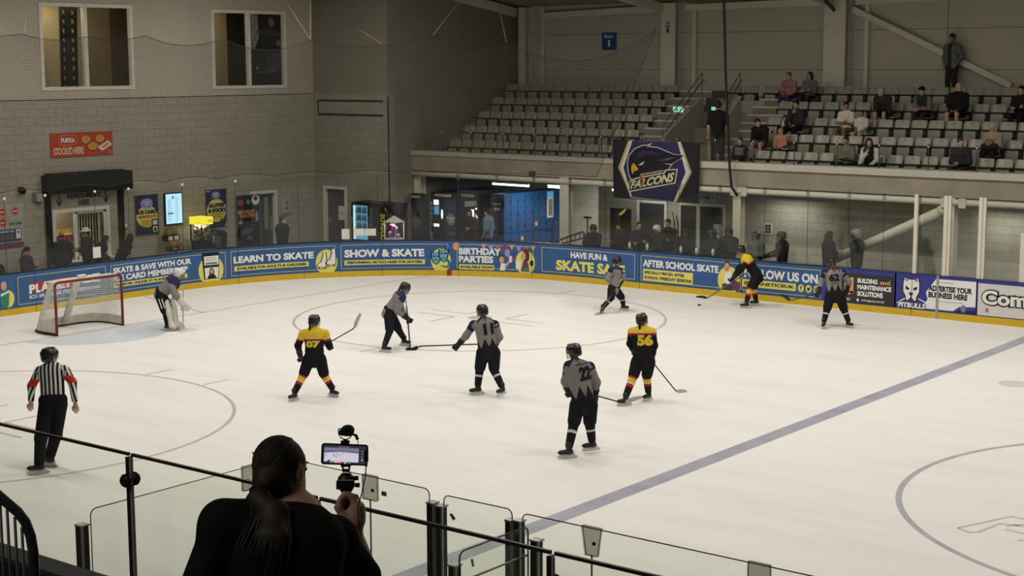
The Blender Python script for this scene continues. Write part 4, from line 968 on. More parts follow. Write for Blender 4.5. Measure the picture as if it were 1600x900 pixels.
sg.grid('screen_text', w * .14, w * .46, h * .34, h * .385, mat('screen_blue', (.02, .2, .5), .5, var=0, emit=(.03, .22, .55), power=.7), .075); sg.disc('screen_text', w * .45, h * .86, w * .07, SCT, .0735)
sg.build('display_screen', 'tall glowing pale blue menu screen on the block wall', 'screen', loc)
# small fittings
o = empty('dome_camera', at(31, 302, x=WX), 'small black dome camera on the wall above the far left poster', 'camera'); p = at(31, 298, x=WX)
mb = MB(); mb.box(WX, WX + .08, p[1] - .06, p[1] + .06, p[2] - .02, p[2] + .1, BLACK); mb.build('bracket', o); mb = MB(); mb.ell((WX + .12, p[1], p[2]), .1, BLACK); mb.build('dome', o)
o = empty('bulkhead_lamp', at(57, 316, x=WX), 'grey bulkhead wall lamp left of the roller shutter', 'lamp'); p = at(57, 308, x=WX)
mb = MB(); mb.box(WX, WX + .06, p[1] - .12, p[1] + .12, p[2] - .14, p[2] + .14, GREY); mb.build('back_plate', o); mb = MB(); mb.box(WX + .06, WX + .15, p[1] - .09, p[1] + .09, p[2] - .11, p[2] + .11, mat('dull_lens', (.34, .33, .28), .3)); mb.build('lens', o)
for (u, v), lab in (((446, 322), 'small pale notice box on the wall right of the grey door'),):
    p = at(u, v, x=WX); o = empty('wall_box', p, lab, 'box'); mb = MB(); mb.box(WX, WX + .07, p[1] - .13, p[1] + .13, p[2] - .22, p[2] + .22, mat('pale_box', (.45, .44, .39), .6)); mb.build('case', o); mb = MB(); mb.box(WX + .07, WX + .075, p[1] - .07, p[1] + .07, p[2] - .12, p[2] + .02, GREY); mb.cyl((WX + .07, p[1], p[2] + .12), (WX + .085, p[1], p[2] + .12), .06, GREY); mb.build('dial', o)
p = at(194, 354, x=WX); o = empty('wall_socket', p, 'small white round fitting on the wall right of the roller shutter', 'socket'); mb = MB(); mb.cyl((WX, p[1], p[2]), (WX + .05, p[1], p[2]), .09, WHITE, n=16); mb.build('back_box', o); mb = MB(); mb.cyl((WX + .05, p[1], p[2]), (WX + .07, p[1], p[2]), .05, PAPER, n=14); mb.build('cover', o)
a, b = at(827, 273.5, y=14.99), at(836, 268, y=14.99); o = empty('beam_box', a, 'small dark twin socket box on the concrete stand front', 'box'); mb = MB(); mb.box(a[0], b[0], 14.95, 15.0, a[2], b[2], BLACK); mb.build('case', o); mb = MB(); [mb.cyl((x, 14.95, (a[2] + b[2]) / 2), (x, 14.94, (a[2] + b[2]) / 2), .03, GREY, n=10) for x in (lerp(a, b, .27)[0], lerp(a, b, .73)[0])]; mb.build('socket_face', o)
p = at(918, 341, y=14.9); o = empty('pole_stand', (p[0], 14.9, 0), 'thin dark pole with a flat crossbar top at the left end of the bench', 'stand'); mb = MB(); mb.tube([(p[0], 14.9, 0), (p[0], 14.9, p[2])], .02, BLACK, n=8); mb.build('pole', o); mb = MB(); mb.box(p[0] - .12, p[0] + .12, 14.87, 14.93, p[2], p[2] + .05, BLACK); mb.build('crossbar', o); mb = MB(); [mb.tube([(p[0], 14.9, .35), (p[0] + .3 * math.cos(t), 14.9 + .3 * math.sin(t), .01)], .012, BLACK, n=6) for t in (.5, 2.6, 4.7)]; mb.build('foot', o)
# candy machine
p = at(315, 392, x=WX + .5); cxm, cym = WX + .52, p[1]
cm = empty('candy_machine', (cxm, cym, 0), 'tall candy machine with glowing yellow top and white balls inside', 'vending machine')
hy = .20; mb = MB(); mb.box(cxm - .24, cxm + .24, cym - hy, cym + hy, 0, .95, BLACK); mb.build('cabinet', cm)
zt = float(at(315, 350, x=cxm)[2]); zt2 = float(at(315, 338.5, x=cxm)[2])
mb = MB()
for dy in (-hy, hy):
    for dx in (-.24, .24): mb.box(cxm + dx - .015, cxm + dx + .015, cym + dy - .015, cym + dy + .015, .95, zt, BLACK)
mb.build('corner_post', cm); mb = MB(); mb.box(cxm - .23, cxm + .23, cym - hy + .01, cym + hy - .01, .95, zt, SHADOWGLASS); mb.build('glass_case', cm)
mb = MB(); mb.box(cxm - .26, cxm + .26, cym - hy - .03, cym + hy + .03, zt, zt2, mat('lit_yellow_topper', (.8, .7, .05), .4, var=0, emit=(.95, .82, .03), power=.85)); mb.build('lit_topper', cm)
mb = MB(); mb.box(cxm + .261, cxm + .264, cym + .02, cym + .2, zt + .07, zt + .10, ADWHITE); mb.box(cxm + .261, cxm + .264, cym + .02, cym + .2, zt + .12, zt + .14, ADWHITE); mb.build('topper_print', cm)
BALL = mat('white_ball', (.80, .78, .85), .4, var=.1); BALL2 = mat('tan_ball', (.28, .25, .17), .5, var=.2)
zc = float(at(315, 366, x=cxm + .25)[2])
for k in range(95):
    z = .99 + .62 * (k / 95) ** .9; b = MB(); top = z > 1.38
    b.ell((cxm + random.uniform(-.17, .17), cym + random.uniform(-hy + .06, hy - .06), z + random.uniform(-.02, .02)), .055, BALL if top else BALL2, nu=8, nv=6); o = b.build('prize_ball', cm)
area_light('candy_machine_lamp', (cxm, cym, zt - .03), .3, .3, 14, (1, .98, .95))
# snack racks
for k, (u, v0, v1, zz) in enumerate(((267, 357, 378, 0), (274, 377, 393, 0))):
    x = WX + .35 + .35 * k; a, b = at(u - 9, v1, x=x), at(u + 9, v0, x=x); o = empty('sweet_dispenser', A3(x, (a[1] + b[1]) / 2, a[2]), ('twin sweet dispenser with clear globes under the menu screen', 'lower twin dispenser of brown sweets by the blue board')[k], 'dispenser')
    ym_ = (a[1] + b[1]) / 2
    for s_ in (-1, 1):
        yy = ym_ + s_ * (b[1] - a[1]) / 4; mb = MB(); mb.box(x - .12, x + .12, yy - .13, yy + .13, a[2] + (b[2] - a[2]) * .02, a[2] + (b[2] - a[2]) * .5, BLACK); mb.build('coin_unit', o)
        mb = MB(); mb.box(x + .12, x + .125, yy - .08, yy + .08, a[2] + .05, a[2] + (b[2] - a[2]) * .45, ADWHITE if not k else GREY); mb.build('front_plate', o)
        mb = MB(); mb.ell((x, yy, a[2] + (b[2] - a[2]) * .72), (.13, .13, .14), mat('sweets', (.24, .2, .06), .4, var=.4, scale=30) if not k else mat('sweets_brown', (.26, .13, .05), .4, var=.4, scale=30)); mb.build('globe', o)
        mb = MB(); mb.cyl((x, yy, b[2] - .03), (x, yy, b[2] + .02), .08, BLACK); mb.build('lid', o)
    if k == 0: mb = MB(); mb.cyl((x, ym_, 0), (x, ym_, a[2]), .03, BLACK); mb.build('stand_pole', o)
    else: mb = MB(); mb.cyl((x, ym_, 0), (x, ym_, a[2] + .01), .05, BLACK); mb.build('stand_pole', o)
p = at(341, 374, x=WX + .5); bn = empty('litter_bin', (WX + .45, p[1], 0), 'black litter bin with a domed lid beside the candy machine', 'bin')
mb = MB(); mb.tube([(WX + .45, p[1], 0), (WX + .45, p[1], 1.08)], [.24, .30], BLACK, n=18); mb.build('bin_body', bn); mb = MB(); mb.ell((WX + .45, p[1], 1.10), (.31, .31, .11), BLACKM, nu=18); mb.build('bin_lid', bn)
# drinks machine on the corner wall
vx0, vx1 = float(at(549, 350, y=13.1)[0]), float(at(612, 350, y=13.1)[0]); vz = float(at(560, 316, y=13.1)[2])
vm = empty('drinks_machine', ((vx0 + vx1) / 2, 13.4, 0), 'black drinks vending machine with lit blue bottle window and yellow lettering', 'vending machine')
mb = MB(); mb.box(vx0, vx1, 13.1, 13.82, 0, vz, BLACK); mb.build('cabinet', vm)
VX = lambda u: float(at(u, 350, y=13.09)[0]); VZ = lambda v: float(at(580, v, y=13.09)[2])
mb = MB(); mb.box(VX(553), VX(574), 13.085, 13.098, VZ(375.5), VZ(322), mat('lit_bottle_window', (.1, .3, .4), .3, var=0, emit=(.10, .36, .52), power=.75)); mb.build('window', vm)
mb = MB(); mb.box(VX(552.5), VX(556), 13.08, 13.086, VZ(375.5), VZ(323), mat('lit_edge', (.5, .8, .9), .3, var=0, emit=(.45, .80, .95), power=.9)); mb.build('window_light_strip', vm)
for r_ in range(4):
    zz = VZ(333 + 12.2 * r_) if r_ < 3 else VZ(375)
    for k in range(6):
        x = VX(558 + k * 2.9); mb = MB(); m = mat('blue_bottle', (.02, .10, .28), .3, var=0) if k % 3 else mat('pale_bottle', (.30, .45, .50), .3, var=0)
        if r_ == 3: continue
        mb.tube([(x, 13.06, zz), (x, 13.06, zz + .13), (x, 13.06, zz + .17), (x, 13.06, zz + .2)], [.026, .026, .012, .012], m, n=8); mb.build('bottle', vm)
    if r_ < 3: mb = MB(); mb.box(VX(556.5), VX(574), 13.03, 13.085, zz - .02, zz, ALU); mb.build('shelf', vm)
mb = MB(); mb.box(VX(577.5), VX(582), 13.08, 13.1, VZ(354), VZ(324), DKGREY); [mb.box(VX(578.3), VX(581), 13.075, 13.081, VZ(352 - 4.5 * k), VZ(350 - 4.5 * k), GREY) for k in range(6)]; mb.build('keypad', vm)
sgv = Sign(plane_map((VX(594), 13.09, VZ(376)), (1, 0, 0), (0, 0, 1))); hh = VZ(325) - VZ(376); ww = VX(606) - VX(594)
V_, F_ = text2d('LUCOZADE', .04, .1)
sgv.mb('brand_lettering').add([sgv.fn(ww * .05 + ww * .62 * (1 - b), hh * (-.22 + 1.08 * a), .004) for a, b in V_], F_, ADYEL)
arc = [(ww * (.78 + .2 * math.sin(t)), hh * (.40 + .6 * t / PI)) for t in np.linspace(.0, PI * .95, 14)]; sgv.line('brand_lettering', arc, .03, ADYEL, .004); sgv.poly('brand_lettering', [(ww * .55, hh * 1.0), (ww * .8, hh * 1.06), (ww * .75, hh * .93)], ORANGE, .006)
sgv.build('x', '', '', None, root=vm)
# cube claw machine with pitched top
q = at(617, 374, y=12.9); cl = empty('toy_machine', (q[0], 12.9, 0), 'small toy vending machine with white pitched roof and pink toys', 'vending machine')
tz0, tz1, tzp = [float(at(617, v, y=12.9)[2]) for v in (372, 347, 336.5)]; hw_ = .22
mb = MB(); mb.box(q[0] - hw_, q[0] + hw_, 12.68, 13.08, 0, tz0, WHITE); mb.build('cabinet', cl); mb = MB(); mb.box(q[0] - hw_ + .01, q[0] + hw_ - .01, 12.69, 13.07, tz0, tz1, SHADOWGLASS); mb.build('glass_case', cl)
mb = MB(); [mb.box(q[0] + sx * hw_ - .012, q[0] + sx * hw_ + .012, y - .012, y + .012, tz0, tz1, WHITE) for sx in (-1, 1) for y in (12.69, 13.07)]; mb.build('corner_post', cl)
mb = MB(); a = hw_ + .02; mb.add([(q[0] - a, 12.66, tz1), (q[0] + a, 12.66, tz1), (q[0] + a, 13.1, tz1), (q[0] - a, 13.1, tz1), (q[0], 12.88, tzp)], [(0, 1, 4), (1, 2, 4), (2, 3, 4), (3, 0, 4), (3, 2, 1, 0)], WHITE); mb.build('pitched_roof', cl)
for k in range(16): mb = MB(); mb.ell((q[0] + random.uniform(-.13, .13), 12.85 + random.uniform(-.1, .1), tz0 + .05 + .022 * k), .06, (mat('toy_pink', (.6, .06, .22), .5), mat('toy_purple', (.22, .10, .5), .5), mat('toy_white', (.7, .6, .7), .5))[k % 3], nu=8, nv=6); mb.build('toy', cl)
area_light('toy_machine_lamp', (q[0], 12.88, tz1 - .02), .3, .3, 4, (1, .95, 1))
# white paper notices taped to the glass
for (u0, u1, v0, v1), lab in (((149, 161, 386, 403), 'small white notice taped on the glass in front of the hatch queue'), ((535, 547, 358, 374), 'white notice on the glass left of the drinks machine'), ((554, 570, 357.5, 368.5), 'wide white notice on the glass over the drinks machine, left one'), ((571, 588, 357.5, 368.5), 'wide white notice on the glass over the drinks machine, right one')):
    mb = MB(); s0, s1 = s_of(u0), s_of(u1); p, n_ = path((s0 + s1) / 2)
    za, zb2 = zs((u0 + u1) / 2, v1), zs((u0 + u1) / 2, v0); band(mb, s0, s1, za, zb2, -.053, -.050, PAPER, .1); tag(mb.build('paper_notice'), lab, 'notice')

# ------------------------------------------------------------------ under the stand: photo booths, lockers, tubes
PX_ = lambda u, y=15.85: float(at(u, 340, y=y)[0]); PZ_ = lambda v, y=15.85, u=690: float(at(u, v, y=y)[2])
BOOTH = mat('booth_black', (.022, .023, .028), .4); BOOTHN = mat('booth_navy', (.04, .055, .10), .45)
def booth(u0, u1, vt, label, body, y=15.85, dep=1.2):
    x0_, x1_ = max(PX_(u0, y), .78), PX_(u1, y); zt = PZ_(vt, y=y, u=(u0 + u1) / 2); b = empty('photo_booth', ((x0_ + x1_) / 2, y + .5, 0), label, 'photo booth')
    mb = MB(); mb.box(x0_, x1_, y, y + dep, 0, zt, BOOTH); mb.build('cabinet', b); sg = Sign(plane_map((0, y - .002, 0), (1, 0, 0), (0, 0, 1))); body(sg); sg.build('x', '', '', None, root=b); return b
LITW = mat('lit_white', (.8, .8, .8), .4, var=0, emit=(.9, .95, 1), power=1.0); LITB = mat('lit_blue', (.1, .3, .5), .4, var=0, emit=(.06, .26, .55), power=.7)
def b1(sg):
    PX_ = lambda u: float(at(u, 340, y=14.9)[0]); PZ_ = lambda v: float(at(650, v, y=14.9)[2])
    sg.grid('side_panel', max(PX_(640), .82), PX_(661), .1, PZ_(313), BOOTHN, .004); sg.text('lettering', 'PHOTO', PX_(643.5), PX_(657), PZ_(309.5), PZ_(305.5), ADWHITE, .004, bold=.04); sg.disc('side_panel', PX_(650.5), PZ_(347), .2, mat('booth_logo', (.14, .14, .18), .5), .006, .19); sg.text('lettering', 'PLANET\nICE', PX_(643), PX_(659), PZ_(350), PZ_(342), mat('print_rose', (.4, .18, .18), .5), .009, bold=.03)
booth(637.5, 663, 302.5, 'narrow dark booth headed PHOTO under the stand beside the pillar', b1, 14.9, .26)
def b2(sg):
    sg.text('lettering', 'PHOTO BOOTH', PX_(680), PX_(705), PZ_(307.5), PZ_(303.2), ADWHITE, .004, bold=.04)
    for i, ch in enumerate('PHOTO BOOTH'):
        if ch != ' ': sg.text('lettering', ch, PX_(673.2), PX_(676.2), PZ_(321.5 + 8.0 * i), PZ_(316 + 8.0 * i), ADWHITE, .004, bold=.03)
    sg.grid('lit_panel', PX_(678), PX_(686), PZ_(320.5), PZ_(312.5), LITW, .006); sg.grid('lit_panel', PX_(678.5), PX_(686.5), PZ_(335.5), PZ_(322.5), LITB, .006); sg.disc('lit_panel', PX_(691), PZ_(334.5), .045, LITW, .006, .16); sg.grid('lit_panel', PX_(678), PX_(686.5), PZ_(354.5), PZ_(349.8), LITW, .006)
    sg.grid('side_panel', PX_(695), PX_(712), .1, PZ_(311), BOOTHN, .004); sg.disc('side_panel', PX_(704.5), PZ_(342), .17, mat('booth_logo_grey', (.24, .24, .25), .5), .006, .2); sg.text('lettering', 'PLANET\nICE', PX_(698), PX_(711.5), PZ_(346), PZ_(338), ADWHITE, .009, bold=.03); sg.text('lettering', 'your photos\nprinted here', PX_(700), PX_(711), PZ_(366), PZ_(361), GREYINK, .006)
booth(665, 713.5, 300.5, 'wide dark booth headed PHOTO BOOTH with glowing panels', b2)
def b3(sg):
    sg.poly('screen_hood', [(PX_(726), PZ_(312)), (PX_(745), PZ_(310)), (PX_(745), PZ_(318)), (PX_(727), PZ_(321))], GREY, .006); sg.poly('lit_panel', [(PX_(733), PZ_(324)), (PX_(741), PZ_(324)), (PX_(741), PZ_(338)), (PX_(738), PZ_(338))], LITW, .006); sg.grid('lit_panel', PX_(743), PX_(745.5), PZ_(324), PZ_(321), LITW, .006); sg.line('lit_panel', [(PX_(744), PZ_(331)), (PX_(744), PZ_(340)), (PX_(746), PZ_(340)), (PX_(746), PZ_(334))], .025, LITW, .006)
    sg.text('lettering', 'STICKER', PX_(721), PX_(742), PZ_(305), PZ_(301), GREYINK, .004, bold=.03)
booth(714.5, 749, 297, 'black sticker booth with a grey hood right of the photo booth', b3)
LK = mat('locker_blue', (.012, .07, .22), .38, var=.1, scale=1.2); LKX = 3.7; ly0, ly1 = 15.9, 18.85; lz = 2.1
lk = empty('locker_bank', (LKX - .25, (ly0 + ly1) / 2, 0), 'long bank of blue lockers under the stand with a white ticket slot', 'lockers')
mb = MB(); mb.box(LKX - .5, LKX, ly0, ly1, 0, lz, LK); mb.build('carcass', lk)
n_ = 8; pw = (ly1 - ly0) / n_
for i in range(n_):
    for j in range(5):
        y, z = ly0 + pw * i, .06 + (lz - .1) / 5 * j
        if i == 6 and j in (3, 4): continue
        mb = MB(); mb.box(LKX, LKX + .014, y + .012, y + pw - .012, z + .01, z + (lz - .1) / 5 - .01, LK); d = mb.build('locker_door', lk)
        mb = MB(); mb.box(LKX + .014, LKX + .03, y + pw - .07, y + pw - .045, z + .15, z + .23, BLACK); mb.build('lock', d)
        if (i * 3 + j * 5) % 11 == 0: mb = MB(); yy = y + pw / 2; mb.add([A3(LKX + .0165, yy + .075 * math.cos(a), z + .2 + .075 * math.sin(a)) for a in np.linspace(0, 2 * PI, 17)[:-1]], [tuple(range(16))], PEACH); mb.build('number_disc', d)
ya, yb = ly0 + pw * 6 + .03, ly0 + pw * 7 - .03
mb = MB(); mb.box(LKX, LKX + .03, ya, yb, 1.2, 2.05, WHITE); t_ = mb.build('ticket_panel', lk, label='white framed slot panel'); mb = MB(); mb.box(LKX + .03, LKX + .034, ya + .05, yb - .05, 1.26, 1.80, GREY); mb.build('slot_window', t_); mb = MB(); mb.box(LKX + .03, LKX + .034, ya, yb, 1.84, 2.04, mat('lit_locker_blue', (.1, .4, .7), .4, emit=(.05, .3, .6), power=.6)); mb.build('header', t_)
sg = Sign(plane_map((LKX - .52, ly0 - .004, 0), (1, 0, 0), (0, 0, 1))); sg.slab('panel', 0, .5, 0.1, 2.02, POSTERNAVY, .012); sg.text('lettering', 'LOCKERS', .08, .42, 1.75, 1.83, ADYEL, .014); sg.text('lettering', 'HERE', .14, .36, 1.6, 1.68, ADYEL, .014)
sg.build('locker_sign', 'dark navy end panel with small yellow writing on the blue lockers', 'sign', (LKX - .3, ly0, .1))
TUBE = mat('lit_tube', (.9, .9, .85), .4, var=0, emit=(1, .97, .88), power=3.2)
for (u0, v0, u1, v1, y), lab in (((770, 287, 826, 290.5, 16.6), 'long glowing tube light above the blue lockers, left one'), ((857, 291.5, 879, 293, 16.9), 'short glowing tube light above the blue lockers by the cream post'), ((957, 296.5, 986, 297.5, 16.0), 'short glowing tube light partly behind the hanging team banner')):
    a, b = at(u0, v0, y=y), at(u1, v1, y=y); o = empty('tube_light', (a + b) / 2, lab, 'light'); mb = MB(); mb.cyl(a, b, .035, TUBE, n=10); mb.build('lit_tube', o)
    mb = MB(); mb.bar(a + ZU * .055, b + ZU * .055, .09, .05, WHITE); mb.build('batten', o)
    mb = MB(); [mb.bar(lerp(a, b, t) + ZU * .07, lerp(a, b, t) * A3(1, 1, 0) + ZU * 2.67, .02, .02, GREY, up=(1, 0, 0)) for t in (.15, .85)]; mb.build('drop_rod', o)
for lx, ly, p in ((4.9, 16.6, 60), (5.6, 18.2, 25), (9.2, 15.7, 13), (13.5, 15.9, 13), (19.5, 15.9, 13), (24, 15.9, 13), (2.2, 15.4, 8)): area_light('tube_lamp', (lx, ly, 2.4), 1.2, .1, p, (1, .97, .88))
# small notice on the wall behind the bench, dark board and lettering
sg = Sign(plane_map((ux(1195), UY - .004, uz(1200, 366)), (1, 0, 0), (0, 0, 1))); w, h = ux(1207) - ux(1195), uz(1200, 349) - uz(1200, 366)
sg.slab('frame_backing', 0, w, 0, h, ADWHITE, .015); sg.grid('print', w * .12, w * .88, h * .1, h * .9, BLKINK, .018); sg.disc('print', w * .5, h * .66, w * .12, GREYINK, .02); sg.grid('print', w * .38, w * .62, h * .22, h * .5, GREYINK, .02)
sg.build('wall_notice', 'small black framed notice on the pale wall behind the bench', 'notice', (ux(1201), UY, uz(1200, 366)))
sg = Sign(plane_map((ux(1072), UY - .004, uz(1085, 313)), (1, 0, 0), (0, 0, 1))); w, h = ux(1114) - ux(1072), uz(1085, 303) - uz(1085, 313); sg.text('lettering', 'ROOM 1', w * .25, w, h * .3, h * .75, BLKINK, .0, bold=.03); sg.disc('lettering', w * .08, h * .5, h * .3, BLKINK, .0)
sg.build('wall_lettering', 'black letters ROOM 1 above the white double door frame', 'lettering', (ux(1090), UY, uz(1085, 313)))
o = empty('black_board', (ux(970, 15.9), 15.9, 0), 'tall black board standing behind the team bench', 'board'); mb = MB(); x0_, x1_ = float(at(954, 330, y=15.9)[0]), float(at(986, 330, y=15.9)[0]); mb.box(x0_, x1_, 15.88, 15.92, .3, float(at(970, 325.5, y=15.9)[2]), BLACK); mb.build('panel', o)
mb = MB(); [mb.box(x - .02, x + .02, 15.86, 15.94, 0, .3, BLACK) for x in (x0_ + .1, x1_ - .1)]; mb.build('leg', o)
# black rail beside the bench
br = empty('bench_rail', at(905, 375, y=14.3) * A3(1, 1, 0), 'black tubular guard rail left of the team bench', 'rail'); mb = MB(); a, b, c = at(868, 377, y=14.2), at(911, 362, y=14.2), at(911, 378, y=14.2)
mb.tube([at(858, 378, y=14.2), a, b, A3(b[0] + .03, b[1], b[2] - .03), A3(b[0] + .03, b[1], 0)], .025, BLACK, n=8); mb.build('top_rail', br)
mb = MB(); mb.tube([at(862, 385, y=14.2), at(911, 372, y=14.2)], .022, BLACK, n=8); mb.build('lower_rail', br)
for k in range(6): t = (k + .3) / 6; a_, b_ = lerp(at(870, 377, y=14.2), at(911, 362, y=14.2), t), lerp(at(870, 384, y=14.2), at(911, 372, y=14.2), t); mb = MB(); mb.tube([a_, b_], .012, BLACK, n=6); mb.build('baluster', br)
x = float(at(862, 380, y=14.2)[0]); mb = MB(); mb.tube([(x, 14.2, 0), (x, 14.2, 1.4)], .025, BLACK, n=8); mb.build('rail_post', br)

# ------------------------------------------------------------------ hanging team banner
by = 14.86; c00, c10, c01 = at(961, 309, y=by), at(1090, 317, y=by), at(958, 218.5, y=by); bw = float(at(1094, 225, y=by)[0] - c01[0]); bhh = float(c01[2] - 2.32)
def bfn(x, y, off=0):   # x 0..1, y 0..1, with gentle cloth waves
    X = c01[0] + .03 * (1 - y) + bw * x * (.985 + .015 * y); wv = .022 * math.sin(7 * x + 2 * y) * (1.1 - y)
    return A3(X, by - wv - off, c01[2] - .035 * x - bhh * (1 - y))
bn = Sign(bfn, step=.04); V = []; F = []; nn = 24
cloth = MB()
for side in (0, -.008):
    for j in range(nn + 1):
        for i in range(nn + 1): V.append(bfn(i / nn, j / nn, side))
m_ = (nn + 1) ** 2
for q_ in (0, m_):
    for j in range(nn):
        for i in range(nn): a = q_ + j * (nn + 1) + i; F.append((a, a + 1, a + nn + 2, a + nn + 1))
for i in range(nn):
    for a, b in ((i, i + 1), (nn * (nn + 1) + i, nn * (nn + 1) + i + 1), (i * (nn + 1), (i + 1) * (nn + 1)), (i * (nn + 1) + nn, (i + 1) * (nn + 1) + nn)): F.append((a, b, b + m_, a + m_))
cloth.add(V, F, mat('banner_black', (.016, .015, .022), .8), True); bn.p['cloth'] = cloth
BUX = lambda u: (u - 958) / 136.0; BVY = lambda v: 1 - (v - 218.5) / 92.5
def bp(pts, skew=0): return [(BUX(u), BVY(v - (u - 958) * .055)) for u, v in pts]
def cpoly(part, pts, m, off):   # cut a polygon into strips so it follows the cloth
    P = bp(pts); me = bpy.data.meshes.new('t'); 
    import bmesh
    bm = bmesh.new(); vs = [bm.verts.new((x, y, 0)) for x, y in P]; tri = geometry.tessellate_polygon([[Vector((x, y, 0)) for x, y in P]])
    for t in tri:
        try: bm.faces.new([vs[i] for i in t])
        except ValueError: pass
    for k in range(1, 20):
        g_ = bm.verts[:] + bm.edges[:] + bm.faces[:]; bmesh.ops.bisect_plane(bm, geom=g_, plane_co=(k / 20, 0, 0), plane_no=(1, 0, 0))
    for k in range(1, 8):
        g_ = bm.verts[:] + bm.edges[:] + bm.faces[:]; bmesh.ops.bisect_plane(bm, geom=g_, plane_co=(0, k / 8, 0), plane_no=(0, 1, 0))
    bm.verts.index_update(); bn.mb(part).add([bfn(v.co.x, v.co.y, off) for v in bm.verts], [tuple(v.index for v in f.verts) for f in bm.faces], m); bm.free(); bpy.data.meshes.remove(me)
BPUR = mat('banner_purple', (.030, .024, .085), .75); BGOLD = mat('banner_gold', (.42, .36, .16), .7); BWHITE = mat('banner_white', (.62, .60, .56), .7); BDK = mat('banner_ink', (.012, .011, .020), .8); BGR = mat('banner_grey', (.10, .10, .13), .8)
K = lambda pts: [(900 + x / 5.333, 180 + y / 5.333) for x, y in pts]
cpoly('shield', K([(440, 212), (880, 226), (975, 480), (850, 725), (470, 700), (355, 440)]), BGOLD, .012)
cpoly('shield', K([(455, 212), (870, 226), (958, 480), (838, 725), (462, 690), (378, 440)]), BWHITE, .015)
cpoly('shield', K([(478, 214), (855, 226), (925, 480), (825, 722), (478, 690), (402, 440)]), BPUR, .018)
bird = [(470, 540), (448, 490), (440, 400), (452, 340), (500, 285), (560, 258), (612, 255), (640, 240), (628, 268), (690, 275), (760, 305), (830, 333), (908, 336), (880, 368), (820, 402), (790, 440), (770, 462), (740, 462), (560, 500), (520, 540)]
cpoly('falcon_emblem', K([(p[0] + (p[0] - 650) * .03, p[1] + (p[1] - 400) * .05) for p in bird]), BWHITE, .022); cpoly('falcon_emblem', K(bird), BDK, .025)
cpoly('falcon_emblem', K([(500, 330), (560, 300), (640, 300), (740, 330), (690, 335), (590, 330), (530, 360)]), BPUR, .028)
cpoly('falcon_emblem', K([(740, 405), (800, 408), (835, 400), (800, 420)]), BGOLD, .029); cpoly('falcon_emblem', K([(690, 385), (780, 360), (850, 352), (780, 376)]), BGR, .028); cpoly('falcon_emblem', K([(598, 272), (618, 250), (640, 242), (626, 266)]), BGOLD, .028)
cpoly('falcon_emblem', K([(472, 470), (470, 430), (490, 400), (510, 425), (530, 455), (515, 468), (492, 470), (486, 500)]), mat('banner_orange', (.60, .34, .04), .7), .029); cpoly('falcon_emblem', K([(530, 418), (582, 385), (566, 415), (548, 420)]), BWHITE, .029)
cpoly('name_plate', K([(452, 560), (500, 530), (745, 480), (760, 455), (862, 450), (842, 572), (450, 650)]), BWHITE, .031); cpoly('name_plate', K([(458, 566), (506, 538), (752, 488), (768, 464), (852, 460), (834, 562), (456, 638)]), BDK, .034)
def btxt(t, q, m, off, bold, shear=.18):   # lettering between four photo corners (bl, br, tl, tr)
    V_, F_ = text2d(t, bold, shear); bl, br_, tl, tr = [A3(*p) for p in K(q)]
    W_ = []
    for a, b in V_:
        p = lerp(lerp(bl, br_, a), lerp(tl, tr, a), b); (x, y), = bp([p]); W_.append(bfn(x, y, off))
    bn.mb('lettering').add(W_, F_, m)
btxt('FALCONS', [(462, 626), (828, 556), (468, 556), (838, 474)], BGOLD, .037, .05); btxt('FALCONS', [(466, 622), (824, 554), (472, 560), (834, 480)], mat('banner_cream', (.66, .62, .42), .7), .040, .028)
btxt('MILTON KEYNES', [(548, 512), (730, 478), (550, 490), (736, 458)], BGOLD, .037, .03)
cpoly('lettering', K([(542, 500), (556, 508), (572, 530), (556, 548), (546, 524)]), REDSIGN, .042)
bn.p['rod'] = MB(); [bn.mb('strap').bar(bfn(x_, .99, -.01), bfn(x_, .99, -.01) * A3(1, 0, 1) + A3(0, 15.085, .06), .03, .006, BLACK) for x_ in (.02, .35, .65, .98)]; bn.p['rod'].tube([bfn(-.01, 1, -.03), bfn(1.01, 1, -.03)], .015, BLACK, n=6)
bn.build('team_banner', 'big black and purple falcon banner reading MILTON KEYNES FALCONS hung on the stand front', 'banner', (c01[0] + bw / 2, by, 2.32))
# block sign and seat sign
def bsign(u0, u1, v0, v1, y): return Sign(plane_map(A3(float(at(u0, v1, y=y)[0]), y - .004, float(at(u0, v1, y=y)[2])), (1, 0, 0), (0, 0, 1))), float(at(u1, v1, y=y)[0] - at(u0, v1, y=y)[0]), float(at(u0, v0, y=y)[2] - at(u0, v1, y=y)[2])
sg, w, h = bsign(941, 963.5, 51, 78.5, BY - .004); sg.slab('panel', 0, w, 0, h, mat('block_sign_blue', (.018, .085, .24), .5), .02); sg.text('lettering', 'Block', w * .18, w * .78, h * .68, h * .88, ADWHITE, .023, bold=.02); sg.text('lettering', '1', w * .44, w * .57, h * .2, h * .58, ADWHITE, .023, bold=.03)
sg.build('block_sign', 'blue square sign reading Block 1 on the wall above the seats', 'sign', at(952, 78, y=BY))
sg, w, h = bsign(1040, 1047.5, 32, 52, BY - .365); sg.slab('panel', 0, w, 0, h, mat('pale_sign', (.5, .48, .4), .6), .01); sg.text('lettering', '1', w * .3, w * .7, h * .06, h * .38, BLKINK, .013, bold=.03); sg.grid('lettering', w * .1, w * .9, h * .48, h * .56, BLKINK, .013); sg.disc('lettering', w * .5, h * .8, w * .3, GREYINK, .013)
sg.build('column_sign', 'small pale sign with a black figure 1 on the cream column', 'sign', at(1044, 52, y=BY - .4))
